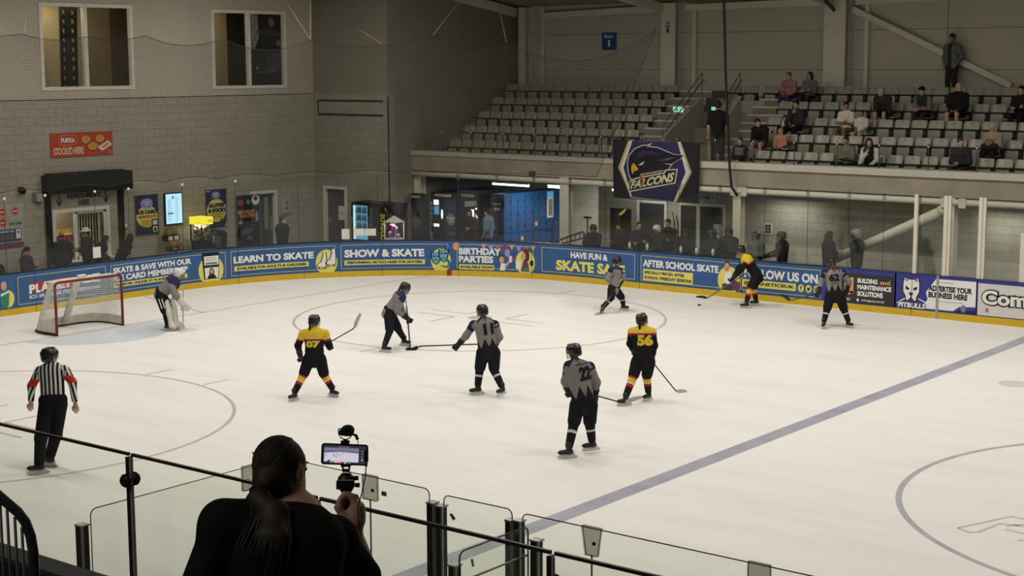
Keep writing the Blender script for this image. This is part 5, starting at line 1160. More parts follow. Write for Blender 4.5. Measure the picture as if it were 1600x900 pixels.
# exit signs in the stair well, black hanging cable
EXG = mat('exit_green', (.05, .4, .3), .4, var=0, emit=(.10, .62, .42), power=.75); EXW = mat('exit_white', (.6, .8, .7), .4, var=0, emit=(.6, .85, .75), power=.8)
for (u0, u1, v0, v1, y), lab in (((1053, 1068, 167, 175, 18.2), 'glowing green exit sign left of the stair well'), ((1113, 1121, 167, 172, 18.4), 'glowing green exit sign above the standing man in black')):
    sg, w, h = bsign(u0, u1, v0, v1, y); sg.slab('case', 0, w, 0, h, EXW, .05); sg.grid('symbol', w * .06, w * .94, h * .2, h * .8, EXG, .053); sg.poly('symbol', [(w * .6, h * .35), (w * .6, h * .65), (w * .8, h * .5)], EXW, .055)
    o = sg.build('exit_sign', lab, 'sign', at(u0, v1, y=y)); mb = MB(); p = at((u0 + u1) / 2, v1, y=y); mb.bar((p[0], y, p[2] + .02), (p[0], y, 3.0), .03, .03, GREY, up=(1, 0, 0)); mb.build('post', o)
mb = MB(); mb.tube([at(1129, -70, y=14.75), at(1131, 0, y=14.75), at(1134, 120, y=14.75), at(1140, 260, y=14.75), at(1143, 292, y=14.75), at(1152, 306, y=14.75)], .035, BLACK, n=8); tag(mb.build('hanging_cable'), 'thick black cable hanging in front of the stand', 'cable')

# ------------------------------------------------------------------ stand glass rail
SG = glass_mat('stand_glass', (.955, .97, .95), .03)
rus = [691, 737, 786, 836, 887, 940, 1002, 1058, 1118, 1177, 1241, 1308, 1374, 1451, 1527, 1606]
rx = [SX + .05] + [float(at(u, 235, y=15.1)[0]) for u in rus]
for i in range(len(rx) - 1):
    a, b = rx[i], rx[i + 1]; mid = (a + b) / 2
    blk = 'left seat block' if mid < 8.6 else 'stair well' if mid < 12.2 else 'right seat block'
    mb = MB(); mb.box(a + .02, b - .02, 15.09, 15.105, 3.43, 4.1, SG); o = tag(mb.build('glass_railing'), 'low clear glass pane on the stand front by the ' + blk, 'glass pane', 'stand front glass by the ' + blk)
    mb = MB(); mb.bar((b, 15.1, 3.41), (b, 15.1, 4.1), .022, .02, DKGREY, up=(1, 0, 0)); mb.build('pane_post', o)
    mb = MB(); mb.cyl((b, 15.085, 4.03), (b, 15.065, 4.03), .02, WHITE); mb.build('pane_bolt', o)
# stair-well glass, rails
for x, pa, pb, ga, gb, lab in ((9.25, (1036, 213), (1097, 150), (1020, 196), (1096, 114), 'sloping glass balustrade left of the stair well'), (10.95, (1108, 222), (1156, 150), (1078, 201), (1155, 114), 'sloping glass balustrade right of the stair well')):
    a, b = at(*pa, x=x), at(*pb, x=x); ga, gb = at(*ga, x=x), at(*gb, x=x); ga[1] = max(ga[1], 15.2)
    o = empty('stair_balustrade', (x, (a[1] + b[1]) / 2, a[2]), lab, 'balustrade'); mb = MB()
    mb.hexa([(x - .008, a[1], a[2] - .1), (x + .008, a[1], a[2] - .1), (x + .008, b[1], b[2] - .1), (x - .008, b[1], b[2] - .1), (x - .008, a[1], ga[2]), (x + .008, a[1], ga[2]), (x + .008, b[1], gb[2]), (x - .008, b[1], gb[2])], SG); mb.build('glass_panel', o)
    mb = MB(); mb.tube([(x, a[1], ga[2]), (x, b[1], gb[2])], .012, DKGREY, n=8); mb.build('top_rail', o)
    mb = MB(); mb.tube([(x + .09, a[1], ga[2] - .18), (x + .09, b[1] - .1, gb[2] - .2), (x + .09, b[1], gb[2] - .22)], .015, DKGREY, n=8); mb.build('hand_rail', o)
    for t in (0, .34, .67, 1): p, q = lerp(a, b, t), lerp(A3(x, a[1], ga[2]), A3(x, b[1], gb[2]), t); mb = MB(); mb.tube([p - ZU * .05, q], .009, DKGREY, n=6); mb.build('baluster', o)

# ------------------------------------------------------------------ seats
SEATG = mat('grey_plastic_seat', (.30, .285, .235), .32, spec=.5, var=.05, scale=3); SEATD = mat('seat_bracket_black', (.02, .02, .019), .6); SEATP = mat('grey_plastic_pan', (.27, .255, .21), .30, spec=.5, var=.05, scale=3)
def shell(name, pts, th, m, nx=5, wtop=.21, curve=.03):
    """A moulded panel: profile pts (y, z, halfwidth), swept across x with a slight dish."""
    V = []; F = []; n = len(pts)
    for side in (0, 1):
        for (y, z, hw) in pts:
            for i in range(nx + 1):
                t = -1 + 2 * i / nx; V.append((hw * t, y + curve * (t * t - 1) * -1 * .6 + side * th, z))
    k = nx + 1
    for side in (0, 1):
        for j in range(n - 1):
            for i in range(nx): a = side * n * k + j * k + i; F.append((a, a + 1, a + k + 1, a + k) if side == 0 else (a, a + k, a + k + 1, a + 1))
    o_ = n * k; per = [(0, i) for i in range(k)] + [(j, k - 1) for j in range(1, n)] + [(n - 1, i) for i in range(k - 2, -1, -1)] + [(j, 0) for j in range(n - 2, 0, -1)]
    for (a, b) in zip(per, per[1:] + per[:1]): p, q = a[0] * k + a[1], b[0] * k + b[1]; F.append((p, p + o_, q + o_, q))
    return V, F
def seat_proto():
    # origin at the foot of the seat; faces -y; folded (tipped up) seat pan
    r = empty('stadium_seat', (0, 0, 0))
    V, F = shell('b', [(-.02, .42, .205), (.0, .50, .215), (.035, .62, .222), (.075, .74, .222), (.095, .79, .21), (.10, .805, .185)], .035, SEATG); mb = MB(); mb.add(V, F, SEATG, True); mb.add([(.012, .062, .735), (-.012, .062, .735), (-.012, .066, .755), (.012, .066, .755)], [(0, 1, 2, 3)], SEATD); mb.build('backrest', r, origin=A3(0, 0, 0))
    V, F = shell('p', [(-.10, .21, .15), (-.115, .26, .17), (-.105, .42, .175), (-.095, .545, .17), (-.09, .565, .15)], .045, SEATP, curve=.02); mb = MB(); mb.add(V, F, SEATP, True); mb.build('seat_pan', r, origin=A3(0, 0, 0))
    mb = MB(); mb.box(-.235, -.205, -.06, .06, .24, .60, SEATD); mb.box(.205, .235, -.06, .06, .24, .60, SEATD); mb.box(-.235, .235, -.0, .04, .30, .34, SEATD); mb.box(-.22, .22, -.12, -.04, .565, .60, SEATD); mb.build('bracket', r, origin=A3(0, 0, 0))
    mb = MB(); mb.box(-.02, .02, .0, .06, 0, .32, SEATD); mb.box(-.06, .06, -.04, .1, 0, .02, SEATD); mb.build('foot', r, origin=A3(0, 0, 0))
    return r
proto = seat_proto(); first_seat = [True]
def down_proto():
    r = empty('stadium_seat', (0, 0, 0))
    for c in proto.children:
        if not c.name.startswith('seat_pan'): d = c.copy(); COL.objects.link(d); d.parent = r
    mb = MB(); mb.hexa([(-.18, -.42, .40), (.18, -.42, .40), (.19, -.02, .385), (-.19, -.02, .385), (-.18, -.42, .445), (.18, -.42, .445), (.19, -.02, .43), (-.19, -.02, .43)], SEATP); mb.build('seat_pan', r, origin=A3(0, 0, 0)); return r
proto2 = down_proto(); ROWN = ('front', 'second', 'third', 'fourth', 'top')
used_p = {}
def put_seat(x, k, block, down=False, scale=1):
    pr = proto2 if down else proto
    if id(pr) not in used_p: o = pr; used_p[id(pr)] = 1
    else:
        o = pr.copy(); COL.objects.link(o)
        for c in pr.children: d = c.copy(); COL.objects.link(d); d.parent = o
    o.location = (x, ROWY[k], ROWZ[k]); o['category'] = 'seat'; st = 'occupied' if down else 'folded'
    o['label'] = '%s grey plastic seat in the %s row of the %s' % (st, ROWN[k], block); o['group'] = '%s seats, %s row of the %s' % (st, ROWN[k], block)
    return o
OCC = {}   # seats under sitting people: (row, x)
LEFTX = [(1.32, 15), (1.21, 14), (1.13, 14), (1.04, 14), (.97, 14)]
for k, (x0_, n_) in enumerate(LEFTX):
    for j in range(n_): put_seat(x0_ + .2 + j * .4855, k, 'left seat block')
RIGHTX = [12.40, 12.30, 11.81, 11.71, 11.67]
SIT = [(1163, 0), (1197, 1), (1225, 1), (1250, 2), (1240, 4), (1270, 4), (1328, 2), (1352, 2), (1390, 3), (1450, 3), (1503, 3), (1330, 0), (1367, 0), (1508, 0), (1557, 1), (1600, 3)]
def row_x(u, k): return float(at(u, {0: 245, 1: 216, 2: 190, 3: 163, 4: 140}[k], y=ROWY[k])[0])
sitx = [(k, row_x(u, k)) for u, k in SIT]
seatpos = {}
for k, x0_ in enumerate(RIGHTX):
    for j in range(18):
        x = x0_ + .2 + j * .487
        if x > 20.9: break
        dn = min([abs(x - xx) for kk, xx in sitx if kk == k] + [9]) < .25
        put_seat(x, k, 'right seat block', dn)
for x in (9.75, 10.3, 11.0): put_seat(x, 4, 'stair well head')

# ================================================================== figures
# bodies and clothes are smooth unions of tapered limbs, meshed on a grid
def rc(a, b, ra, rb, g=0, fr=None, sc=None): return dict(k='c', a=np.asarray(a, float), b=np.asarray(b, float), ra=ra, rb=rb, g=g, fr=fr, sc=None if sc is None else np.asarray(sc, float))
def el(c, r, g=0, fr=None): return dict(k='e', c=np.asarray(c, float), r=np.asarray(r, float) if hasattr(r, '__len__') else A3(r, r, r), g=g, fr=fr)
def sd(p, P):
    if p['k'] == 'e':
        q = P - p['c']
        if p['fr'] is not None: q = q @ np.asarray(p['fr']).T
        k0 = np.linalg.norm(q / p['r'], axis=-1); k1 = np.linalg.norm(q / p['r'] ** 2, axis=-1)
        return k0 * (k0 - 1) / np.maximum(k1, 1e-9), None
    a, b = p['a'], p['b']; ms = 1.0
    if p['fr'] is not None:
        M = np.asarray(p['fr']); sc = p['sc']; P = (P @ M.T) / sc; a = (M @ a) / sc; b = (M @ b) / sc; ms = sc.min()
    ba = b - a; l2 = max(ba @ ba, 1e-12); t = np.clip(((P - a) @ ba) / l2, 0, 1)
    d = np.linalg.norm(P - a - t[..., None] * ba, axis=-1) - (p['ra'] + (p['rb'] - p['ra']) * t)
    return d * ms, t
def bounds(p):
    if p['k'] == 'e': r = p['r'].max(); return p['c'] - r, p['c'] + r
    s = 1.0 if p['sc'] is None else max(1.0, p['sc'].max()); r = max(p['ra'], p['rb']) * s
    return np.minimum(p['a'], p['b']) - r, np.maximum(p['a'], p['b']) + r
_C = [(0, 0, 0), (1, 0, 0), (0, 1, 0), (1, 1, 0), (0, 0, 1), (1, 0, 1), (0, 1, 1), (1, 1, 1)]
_E = [(0, 1), (2, 3), (4, 5), (6, 7), (0, 2), (1, 3), (4, 6), (5, 7), (0, 4), (1, 5), (2, 6), (3, 7)]
def surf(prims, vox, k=.03, subs=(), ksub=.01):
    B = [bounds(p) for p in prims]; pad = k + 3 * vox
    lo = np.min([b[0] for b in B], 0) - pad; hi = np.max([b[1] for b in B], 0) + pad
    N = np.ceil((hi - lo) / vox).astype(int) + 1
    D = np.full(tuple(N), 9.0, dtype=np.float32)
    ax = [lo[i] + vox * np.arange(N[i]) for i in range(3)]
    def region(b, m):
        i0 = np.maximum(np.floor((b[0] - m - lo) / vox).astype(int), 0); i1 = np.minimum(np.ceil((b[1] + m - lo) / vox).astype(int) + 1, N)
        sl = tuple(slice(i0[i], i1[i]) for i in range(3))
        P = np.stack(np.meshgrid(*[ax[i][sl[i]] for i in range(3)], indexing='ij'), -1); return sl, P
    for p, b in zip(prims, B):
        sl, P = region(b, k + 2 * vox); d = sd(p, P)[0]; e = D[sl]
        h = np.maximum(k - np.abs(d - e), 0) / k; D[sl] = np.minimum(d, e) - h * h * k * .25
    for p in subs:
        if p['k'] == 'cut':   # keep the side where (x-c).n < 0
            P = np.stack(np.meshgrid(*ax, indexing='ij'), -1); D = np.maximum(D, ((P - p['c']) @ p['n']).astype(np.float32))
        else:
            sl, P = region(bounds(p), ksub + 2 * vox); d = -sd(p, P)[0]; D[sl] = np.maximum(D[sl], d)
    s = D < 0; n0, n1, n2 = N - 1
    cs = [D[i:i + n0, j:j + n1, l:l + n2] for i, j, l in _C]; cnt = sum((c < 0).astype(np.int8) for c in cs)
    act = (cnt > 0) & (cnt < 8); idx = np.argwhere(act); vid = np.full(act.shape, -1, dtype=np.int64); vid[act] = np.arange(len(idx))
    vals = np.stack([c[act] for c in cs], 1); acc = np.zeros((len(idx), 3)); nn = np.zeros(len(idx))
    for i, j in _E:
        m = (vals[:, i] < 0) != (vals[:, j] < 0); t = np.where(m, vals[:, i] / np.where(m, vals[:, i] - vals[:, j], 1), 0)[:, None]
        acc += m[:, None] * (A3(*_C[i]) * (1 - t) + A3(*_C[j]) * t); nn += m
    V = lo + (idx + acc / nn[:, None]) * vox; F = []
    for a in range(3):
        b, c = (a + 1) % 3, (a + 2) % 3
        s0 = np.take(s, range(0, N[a] - 1), a); s1 = np.take(s, range(1, N[a]), a); ch = np.argwhere(s0 != s1)
        ch = ch[(ch[:, b] > 0) & (ch[:, c] > 0) & (ch[:, b] < N[b] - 1) & (ch[:, c] < N[c] - 1)]
        if not len(ch): continue
        flip = s1[tuple(ch.T)]
        q = []
        for db, dc in ((-1, -1), (0, -1), (0, 0), (-1, 0)):
            e = ch.copy(); e[:, b] += db; e[:, c] += dc; q.append(vid[tuple(e.T)])
        q = np.stack(q, 1); q[flip] = q[flip][:, ::-1]; F.append(q)
    F = np.concatenate(F); F = F[(F >= 0).all(1)]
    return V, F
def nearest(prims, V):
    best = np.full(len(V), 9e9); gi = np.zeros(len(V), int); T = np.zeros(len(V)); pi_ = np.zeros(len(V), int)
    for i, p in enumerate(prims):
        d, t = sd(p, V); m = d < best; best[m] = d[m]; gi[m] = p['g']; pi_[m] = i
        if t is not None: T[m] = t[m]
    return gi, T, pi_

def cloth(name, color, rough=.85): return mat('cloth_' + name, color, rough, spec=.12, var=.12, scale=9)
def banded(name, stops, attr='h', tri=None, scale=1.0):
    """Cloth dyed in bands along an attribute; tri=(n, amp) zig-zags the borders round the body."""
    if name in _mats: return _mats[name]
    m, nt, b = node_mat(name, .85, .12)
    a = nt.nodes.new('ShaderNodeAttribute'); a.attribute_name = attr; out = a.outputs['Fac']
    if tri:
        g = nt.nodes.new('ShaderNodeAttribute'); g.attribute_name = 'ang'; mu = nt.nodes.new('ShaderNodeMath'); mu.operation = 'MULTIPLY'; mu.inputs[1].default_value = tri[0]; nt.links.new(g.outputs['Fac'], mu.inputs[0])
        pp = nt.nodes.new('ShaderNodeMath'); pp.operation = 'PINGPONG'; pp.inputs[1].default_value = .5; nt.links.new(mu.outputs[0], pp.inputs[0])
        m2 = nt.nodes.new('ShaderNodeMath'); m2.operation = 'MULTIPLY_ADD'; m2.inputs[1].default_value = -2 * tri[1]; nt.links.new(pp.outputs[0], m2.inputs[0]); nt.links.new(out, m2.inputs[2]); out = m2.outputs[0]
    nt.links.new(ramp(nt, out, stops, True), b.inputs['Base Color']); return m
def striped(name, c1, c2, period):
    if name in _mats: return _mats[name]
    m, nt, b = node_mat(name, .8, .12)
    a = nt.nodes.new('ShaderNodeAttribute'); a.attribute_name = 'w'; d = nt.nodes.new('ShaderNodeMath'); d.operation = 'DIVIDE'; d.inputs[1].default_value = period; nt.links.new(a.outputs['Fac'], d.inputs[0])
    f = nt.nodes.new('ShaderNodeMath'); f.operation = 'FRACT'; nt.links.new(d.outputs[0], f.inputs[0]); nt.links.new(ramp(nt, f.outputs[0], [(0, c1), (.5, c2)], True), b.inputs['Base Color']); return m
SKINS = {'fair': mat('skin_fair', (.50, .29, .20), .55, var=.06, scale=12), 'tan': mat('skin_tan', (.34, .18, .11), .55, var=.06, scale=12), 'dark': mat('skin_dark', (.12, .06, .04), .55, var=.06, scale=12)}
HAIRS = {'black': mat('hair_black', (.012, .010, .010), .55, var=.2, scale=30), 'brown': mat('hair_brown', (.045, .026, .016), .55, var=.25, scale=30), 'ginger': mat('hair_auburn', (.14, .055, .022), .55, var=.25, scale=30), 'blond': mat('hair_blond', (.32, .22, .10), .55, var=.2, scale=30), 'grey': mat('hair_grey', (.33, .30, .26), .6, var=.2, scale=30)}
EYEW = mat('eye_white', (.62, .60, .56), .3, var=0); EYED = mat('eye_dark', (.015, .012, .010), .3, var=0); LIP = mat('lip', (.36, .13, .11), .5, var=0); BROW = mat('brow', (.05, .035, .025), .7, var=0)
STEELB = mat('skate_steel', (.55, .56, .56), .25, metal=.9); SKHOLD = mat('skate_holder', (.66, .65, .60), .5)

class Fig:
    """Joints of a figure (world points); L and R are picture left and right unless built from a pose."""
    pass
def joints(pelvis, neck, head, sL, sR, eL, eR, wL, wR, hL, hR, kL, kR, aL, aR, face, footL, footR, front, s=1.0, up_head=None):
    f = Fig(); f.__dict__.update({k: (np.asarray(v, float) if k != 's' else v) for k, v in locals().items() if k not in ('f', 'up_head')})
    f.front = nrm(front); f.face = nrm(face); f.hup = nrm(up_head if up_head is not None else head - neck)
    f.face = nrm(f.face - f.hup * (f.face @ f.hup)); f.hside = np.cross(f.face, f.hup)
    f.up = nrm(f.neck - f.pelvis); f.front = nrm(f.front - f.up * (f.front @ f.up)); f.side = np.cross(f.front, f.up)
    f.T = np.stack([f.side, f.front, f.up]); f.H = np.stack([f.hside, f.face, f.hup]); f.chest = lerp(f.pelvis, f.neck, .72)
    return f
def finger_set(mb, f, wrist, elbow, m, s, curl=.5, spread=1.0, palm_to=None):
    """Palm-rooted fingers: four unequal, bent, and a thumb leaving the side of the palm."""
    d = nrm(wrist - elbow); n = f.front if palm_to is None else nrm(palm_to); n = nrm(n - d * (n @ d)); x = np.cross(d, n)
    c = wrist + d * .05 * s
    for i, (o, L) in enumerate(((-.030, .070), (-.010, .080), (.010, .076), (.029, .060))):
        p = c + x * o * s + d * .035 * s; P = [p - d * .02 * s]; dd = d
        for q in (0, .45, .33, .25):
            P.append(P[-1] + dd * L * s * max(q, .25)); a = curl * (.5 if q == 0 else 1); dd = nrm(dd * math.cos(a) + n * math.sin(a)) if q != .25 else dd
        mb.tube(P, [.0095 * s, .0095 * s, .0085 * s, .008 * s, .006 * s], m, n=6)
    t0 = c - x * .034 * s - d * .01 * s
    mb.tube([t0 + x * .015 * s, t0 - x * .018 * s + d * .02 * s + n * .01 * s, t0 - x * .02 * s + d * .055 * s + n * .024 * s, t0 - x * .008 * s + d * .075 * s + n * .034 * s], [.012 * s, .0115 * s, .010 * s, .007 * s], m, n=6)
def head_prims(f, s, g=0):
    h, X, Y, Z = f.head, f.hside, f.face, f.hup; q = s
    return [el(h + Z * .018 * q - Y * .012 * q, A3(.075, .096, .098) * q, g, f.H), el(h - Z * .045 * q + Y * .022 * q, A3(.058, .066, .074) * q, g, f.H), el(h - Z * .098 * q + Y * .052 * q, A3(.026, .024, .020) * q, g, f.H),
            rc(h + Y * .082 * q - Z * .0 * q, h + Y * .100 * q - Z * .034 * q, .009 * q, .014 * q, g), el(h + Y * .074 * q + Z * .022 * q, A3(.045, .016, .010) * q, g, f.H),
            el(h + X * .076 * q - Y * .008 * q - Z * .012 * q, A3(.010, .020, .032) * q, g, f.H), el(h - X * .076 * q - Y * .008 * q - Z * .012 * q, A3(.010, .020, .032) * q, g, f.H)]
def face_bits(mb, f, s):
    h, X, Y, Z = f.head, f.hside, f.face, f.hup
    for e in (-1, 1):
        c = h + X * .029 * e * s + Y * .079 * s + Z * .002 * s
        mb.ell(c, A3(.013, .010, .009) * s, EYEW, f.H, 8, 6); mb.ell(c + Y * .006 * s, A3(.0065, .006, .0065) * s, EYED, f.H, 8, 6)
        mb.ell(c + Z * .021 * s + Y * .006 * s, A3(.019, .007, .0045) * s, BROW, f.H, 8, 4)
    mb.ell(h + Y * .085 * s - Z * .064 * s, A3(.022, .009, .0055) * s, LIP, f.H, 10, 5); mb.ell(h + Y * .084 * s - Z * .073 * s, A3(.018, .009, .006) * s, LIP, f.H, 10, 5)
def body_prims(f, s, th=1.0):
    T = f.T; r = lambda v: v * s
    P = head_prims(f, s) + [rc(lerp(f.neck, f.pelvis, .04), f.head - f.hup * .05 * s, r(.058), r(.052))]
    P += [rc(f.pelvis, f.chest, r(.118 * th), r(.128 * th), 0, T, (1.18, .78, 1)), el(f.chest + f.up * .05 * s, A3(.155 * th, .105 * th, .16) * s, 0, T), el(f.pelvis, A3(.15 * th, .115 * th, .12) * s, 0, T), rc(f.sL, f.sR, r(.05), r(.05))]
    for a, e, w in ((f.sL, f.eL, f.wL), (f.sR, f.eR, f.wR)):
        d = nrm(w - e); P += [rc(a, e, r(.050), r(.038)), rc(e, w, r(.040), r(.026)), el(w + d * .055 * s, A3(.040, .020, .052) * s, 0, np.stack([np.cross(d, nrm(f.front - d * (f.front @ d))), nrm(f.front - d * (f.front @ d)), d]))]
    for h, k, a, fd in ((f.hL, f.kL, f.aL, f.footL), (f.hR, f.kR, f.aR, f.footR)):
        P += [rc(h, k, r(.082 * th), r(.055)), rc(k, a, r(.056), r(.036)), rc(a - ZU * .03 * s, a + fd * .09 * s - ZU * .05 * s, r(.032), r(.022))]
    return P
def attrs_of(f, prims, V):
    """Band height (0 at the hem, 1 at the neck), angle round the trunk and sideways measure."""
    gi, T, pi_ = nearest(prims, V); L = np.linalg.norm(f.neck - f.pelvis)
    h = ((V - f.pelvis) @ f.up) / L; w = (V - f.pelvis) @ f.side; ang = np.arctan2(w, (V - f.pelvis) @ f.front) / (2 * PI) + .5
    for g, (a, e, wr) in ((1, (f.sL, f.eL, f.wL)), (2, (f.sR, f.eR, f.wR))):
        la = np.linalg.norm(e - a); lb = np.linalg.norm(wr - e); q = np.clip(((V - a) @ nrm(e - a)) / la, -.3, 1); q2 = np.clip(((V - e) @ nrm(wr - e)) / lb, 0, 1)
        m = gi == g; up_ = q < .999; ln = np.where(up_ & (q2 <= 0), q * la, la + q2 * lb)
        hs = ((a - f.pelvis) @ f.up) / L; h = np.where(m, hs - ln / L * .92, h)
        d = nrm(wr - a); x = nrm(np.cross(d, f.front)); w = np.where(m, (V - a) @ x + .02, w)
    return dict(h=h, ang=ang, w=w), gi, T
def part_sdf(name, root, prims, mats, vox, k=.03, subs=(), facefn=None, attrs=None, label=None):
    V, F = surf(prims, vox, k, subs)
    if not len(F): return None
    fm = None; at_ = None
    if facefn or attrs:
        if attrs is not None:
            at_, gi, T = attrs(V)
        else: gi, T, _ = nearest(prims, V)
        if facefn: fm = facefn(gi[F[:, 0]], T[F[:, 0]], V[F[:, 0]])
    o = mesh_obj(name, V, F, mats, fm, root, None, True, at_)
    if label: o['label'] = label
    return o
def jersey(f, s, fat=1.0, sleeve=1.0, puff=1.0, hood=False):
    T = f.T; P = [rc(f.pelvis + f.up * .0 * s, f.chest, .150 * s * fat, .152 * s * fat * puff, 0, T, (1.15, .84, 1)), el(f.chest + f.up * .055 * s, A3(.19 * puff, .135 * puff * fat, .15) * s, 0, T), rc(f.sL - f.up * .01 * s, f.sR - f.up * .01 * s, .072 * s * puff, .072 * s * puff), rc(f.neck - f.up * .06 * s, f.neck + f.up * .015 * s, .085 * s, .066 * s)]
    for g, a, e, w in ((1, f.sL, f.eL, f.wL), (2, f.sR, f.eR, f.wR)):
        if sleeve >= 1: P += [rc(a, e, .072 * s * puff, .060 * s * puff, g), rc(e, lerp(e, w, .93), .060 * s * puff, .046 * s * puff, g)]
        elif sleeve > 0: P += [rc(a, lerp(a, e, sleeve), .066 * s, .060 * s, g)]
    if hood: P.append(el(f.neck - f.front * .07 * s - f.up * .02 * s, A3(.10, .055, .075) * s, 0, T))
    return P
def trunks(f, s, fat=1.0, down=.8):
    P = [el(f.pelvis + f.up * .03 * s, A3(.165 * fat, .135 * fat, .13) * s, 0, f.T)]
    for h, k in ((f.hL, f.kL), (f.hR, f.kR)): P.append(rc(h, lerp(h, k, down), .108 * s * fat, .092 * s * fat))
    return P
def trousers(f, s, fat=1.0):
    P = [el(f.pelvis + f.up * .03 * s, A3(.155 * fat, .125 * fat, .12) * s, 0, f.T)]
    for h, k, a in ((f.hL, f.kL, f.aL), (f.hR, f.kR, f.aR)): P += [rc(h, k, .094 * s * fat, .070 * s * fat), rc(k, a + nrm(k - a) * .02, .068 * s * fat, .056 * s * fat)]
    return P
def shoe(name, root, a, fd, s, m, vox=.014, skate=False, lab=None):
    fd = nrm(A3(fd[0], fd[1], 0) if skate else fd); sd_ = np.cross(fd, ZU); z0 = ZU * (.045 if skate else 0)
    b = A3(a[0], a[1], a[2]); fr = np.stack([nrm(np.cross(ZU, fd)), fd, ZU])
    P = [rc(b + ZU * .05 * s, b - ZU * .045 * s - fd * .015 * s, .052 * s, .046 * s), rc(b - ZU * .052 * s - fd * .03 * s, b - ZU * .06 * s + fd * .13 * s, .042 * s, .036 * s), el(b - ZU * .065 * s + fd * .05 * s, A3(.043, .13, .022) * s, 0, fr)]
    o = part_sdf(name, root, P, [m], vox, .02, label=lab)
    if skate:
        mb = MB(); c = b - ZU * .088 * s; base = ZU * .0
        for t0, t1 in ((-.10, -.03), (.06, .15)): mb.hexa([c + fd * (t0 + .01) * s - sd_ * .011 - ZU * .025, c + fd * (t1 - .01) * s - sd_ * .011 - ZU * .025, c + fd * (t1 - .01) * s + sd_ * .011 - ZU * .025, c + fd * (t0 + .01) * s + sd_ * .011 - ZU * .025, c + fd * t0 * s - sd_ * .02 + ZU * .012, c + fd * t1 * s - sd_ * .02 + ZU * .012, c + fd * t1 * s + sd_ * .02 + ZU * .012, c + fd * t0 * s + sd_ * .02 + ZU * .012], SKHOLD)
        mb.obox(c + fd * .02 * s - ZU * .024, fd * .135 * s, sd_ * .010, ZU * .009, SKHOLD); mb.build('blade_holder', o)
        mb = MB(); zb_ = max(b[2] - .155 * s, .0); zc = c[2] - .03
        prof = [(-.15, zc), (-.15, zb_ + .02), (-.12, zb_), (.15, zb_), (.185, zb_ + .025), (.18, zc)]
        mb.prism(prof, lambda x, y, off: A3(c[0], c[1], 0) + fd * x * s + ZU * y + sd_ * off, -.0025, .0025, STEELB); mb.build('skate_blade', o)
    return o
def glove(name, root, w, e, grip, s, m, big=1.0, n=None, vox=.012):
    """Padded glove closed round a grip axis (or relaxed when grip is None)."""
    d = nrm(w - e); g = nrm(grip) if grip is not None else None
    if g is None: nn = nrm(np.cross(d, ZU)) if n is None else n; x = np.cross(d, nn)
    else: x = nrm(g - d * (g @ d)) if np.linalg.norm(g - d * (g @ d)) > .2 else frame_of(d)[0]; nn = np.cross(d, x)
    if n is not None and nn @ n < 0: nn = -nn
    q = s * big; c = w + d * .055 * q
    P = [rc(w - d * .07 * q, w + d * .0 * q, .056 * q, .046 * q), el(c - nn * .012 * q, A3(.052, .026, .055) * q, 0, np.stack([x, nn, d]))]
    for i, o in enumerate((-.038, -.013, .013, .037)):
        p = c + x * o * q + d * .04 * q; L = (.034, .040, .038, .030)[i] * q; p2 = p + d * L * .6 + nn * .012 * q; p3 = p2 + d * L * .15 + nn * .036 * q; p4 = p3 - d * .026 * q + nn * .008 * q
        P += [rc(p, p2, .0145 * q, .014 * q), rc(p2, p3, .014 * q, .013 * q), rc(p3, p4, .013 * q, .011 * q)]
    t = c - x * .04 * q - d * .008 * q
    P += [rc(t, t - x * .012 * q + d * .032 * q + nn * .022 * q, .017 * q, .015 * q), rc(t - x * .012 * q + d * .032 * q + nn * .022 * q, t + x * .012 * q + d * .05 * q + nn * .044 * q, .015 * q, .012 * q)]
    return part_sdf(name, root, P, [m], vox, .007)
HELM = mat('helmet_black', (.016, .016, .018), .28, spec=.5, var=0); HELMW = mat('helmet_white', (.68, .67, .63), .3, spec=.5, var=.05); CAGE = mat('cage_wire', (.10, .10, .10), .35, metal=.6)
VISOR = glass_mat('visor', (.75, .78, .76), .10)
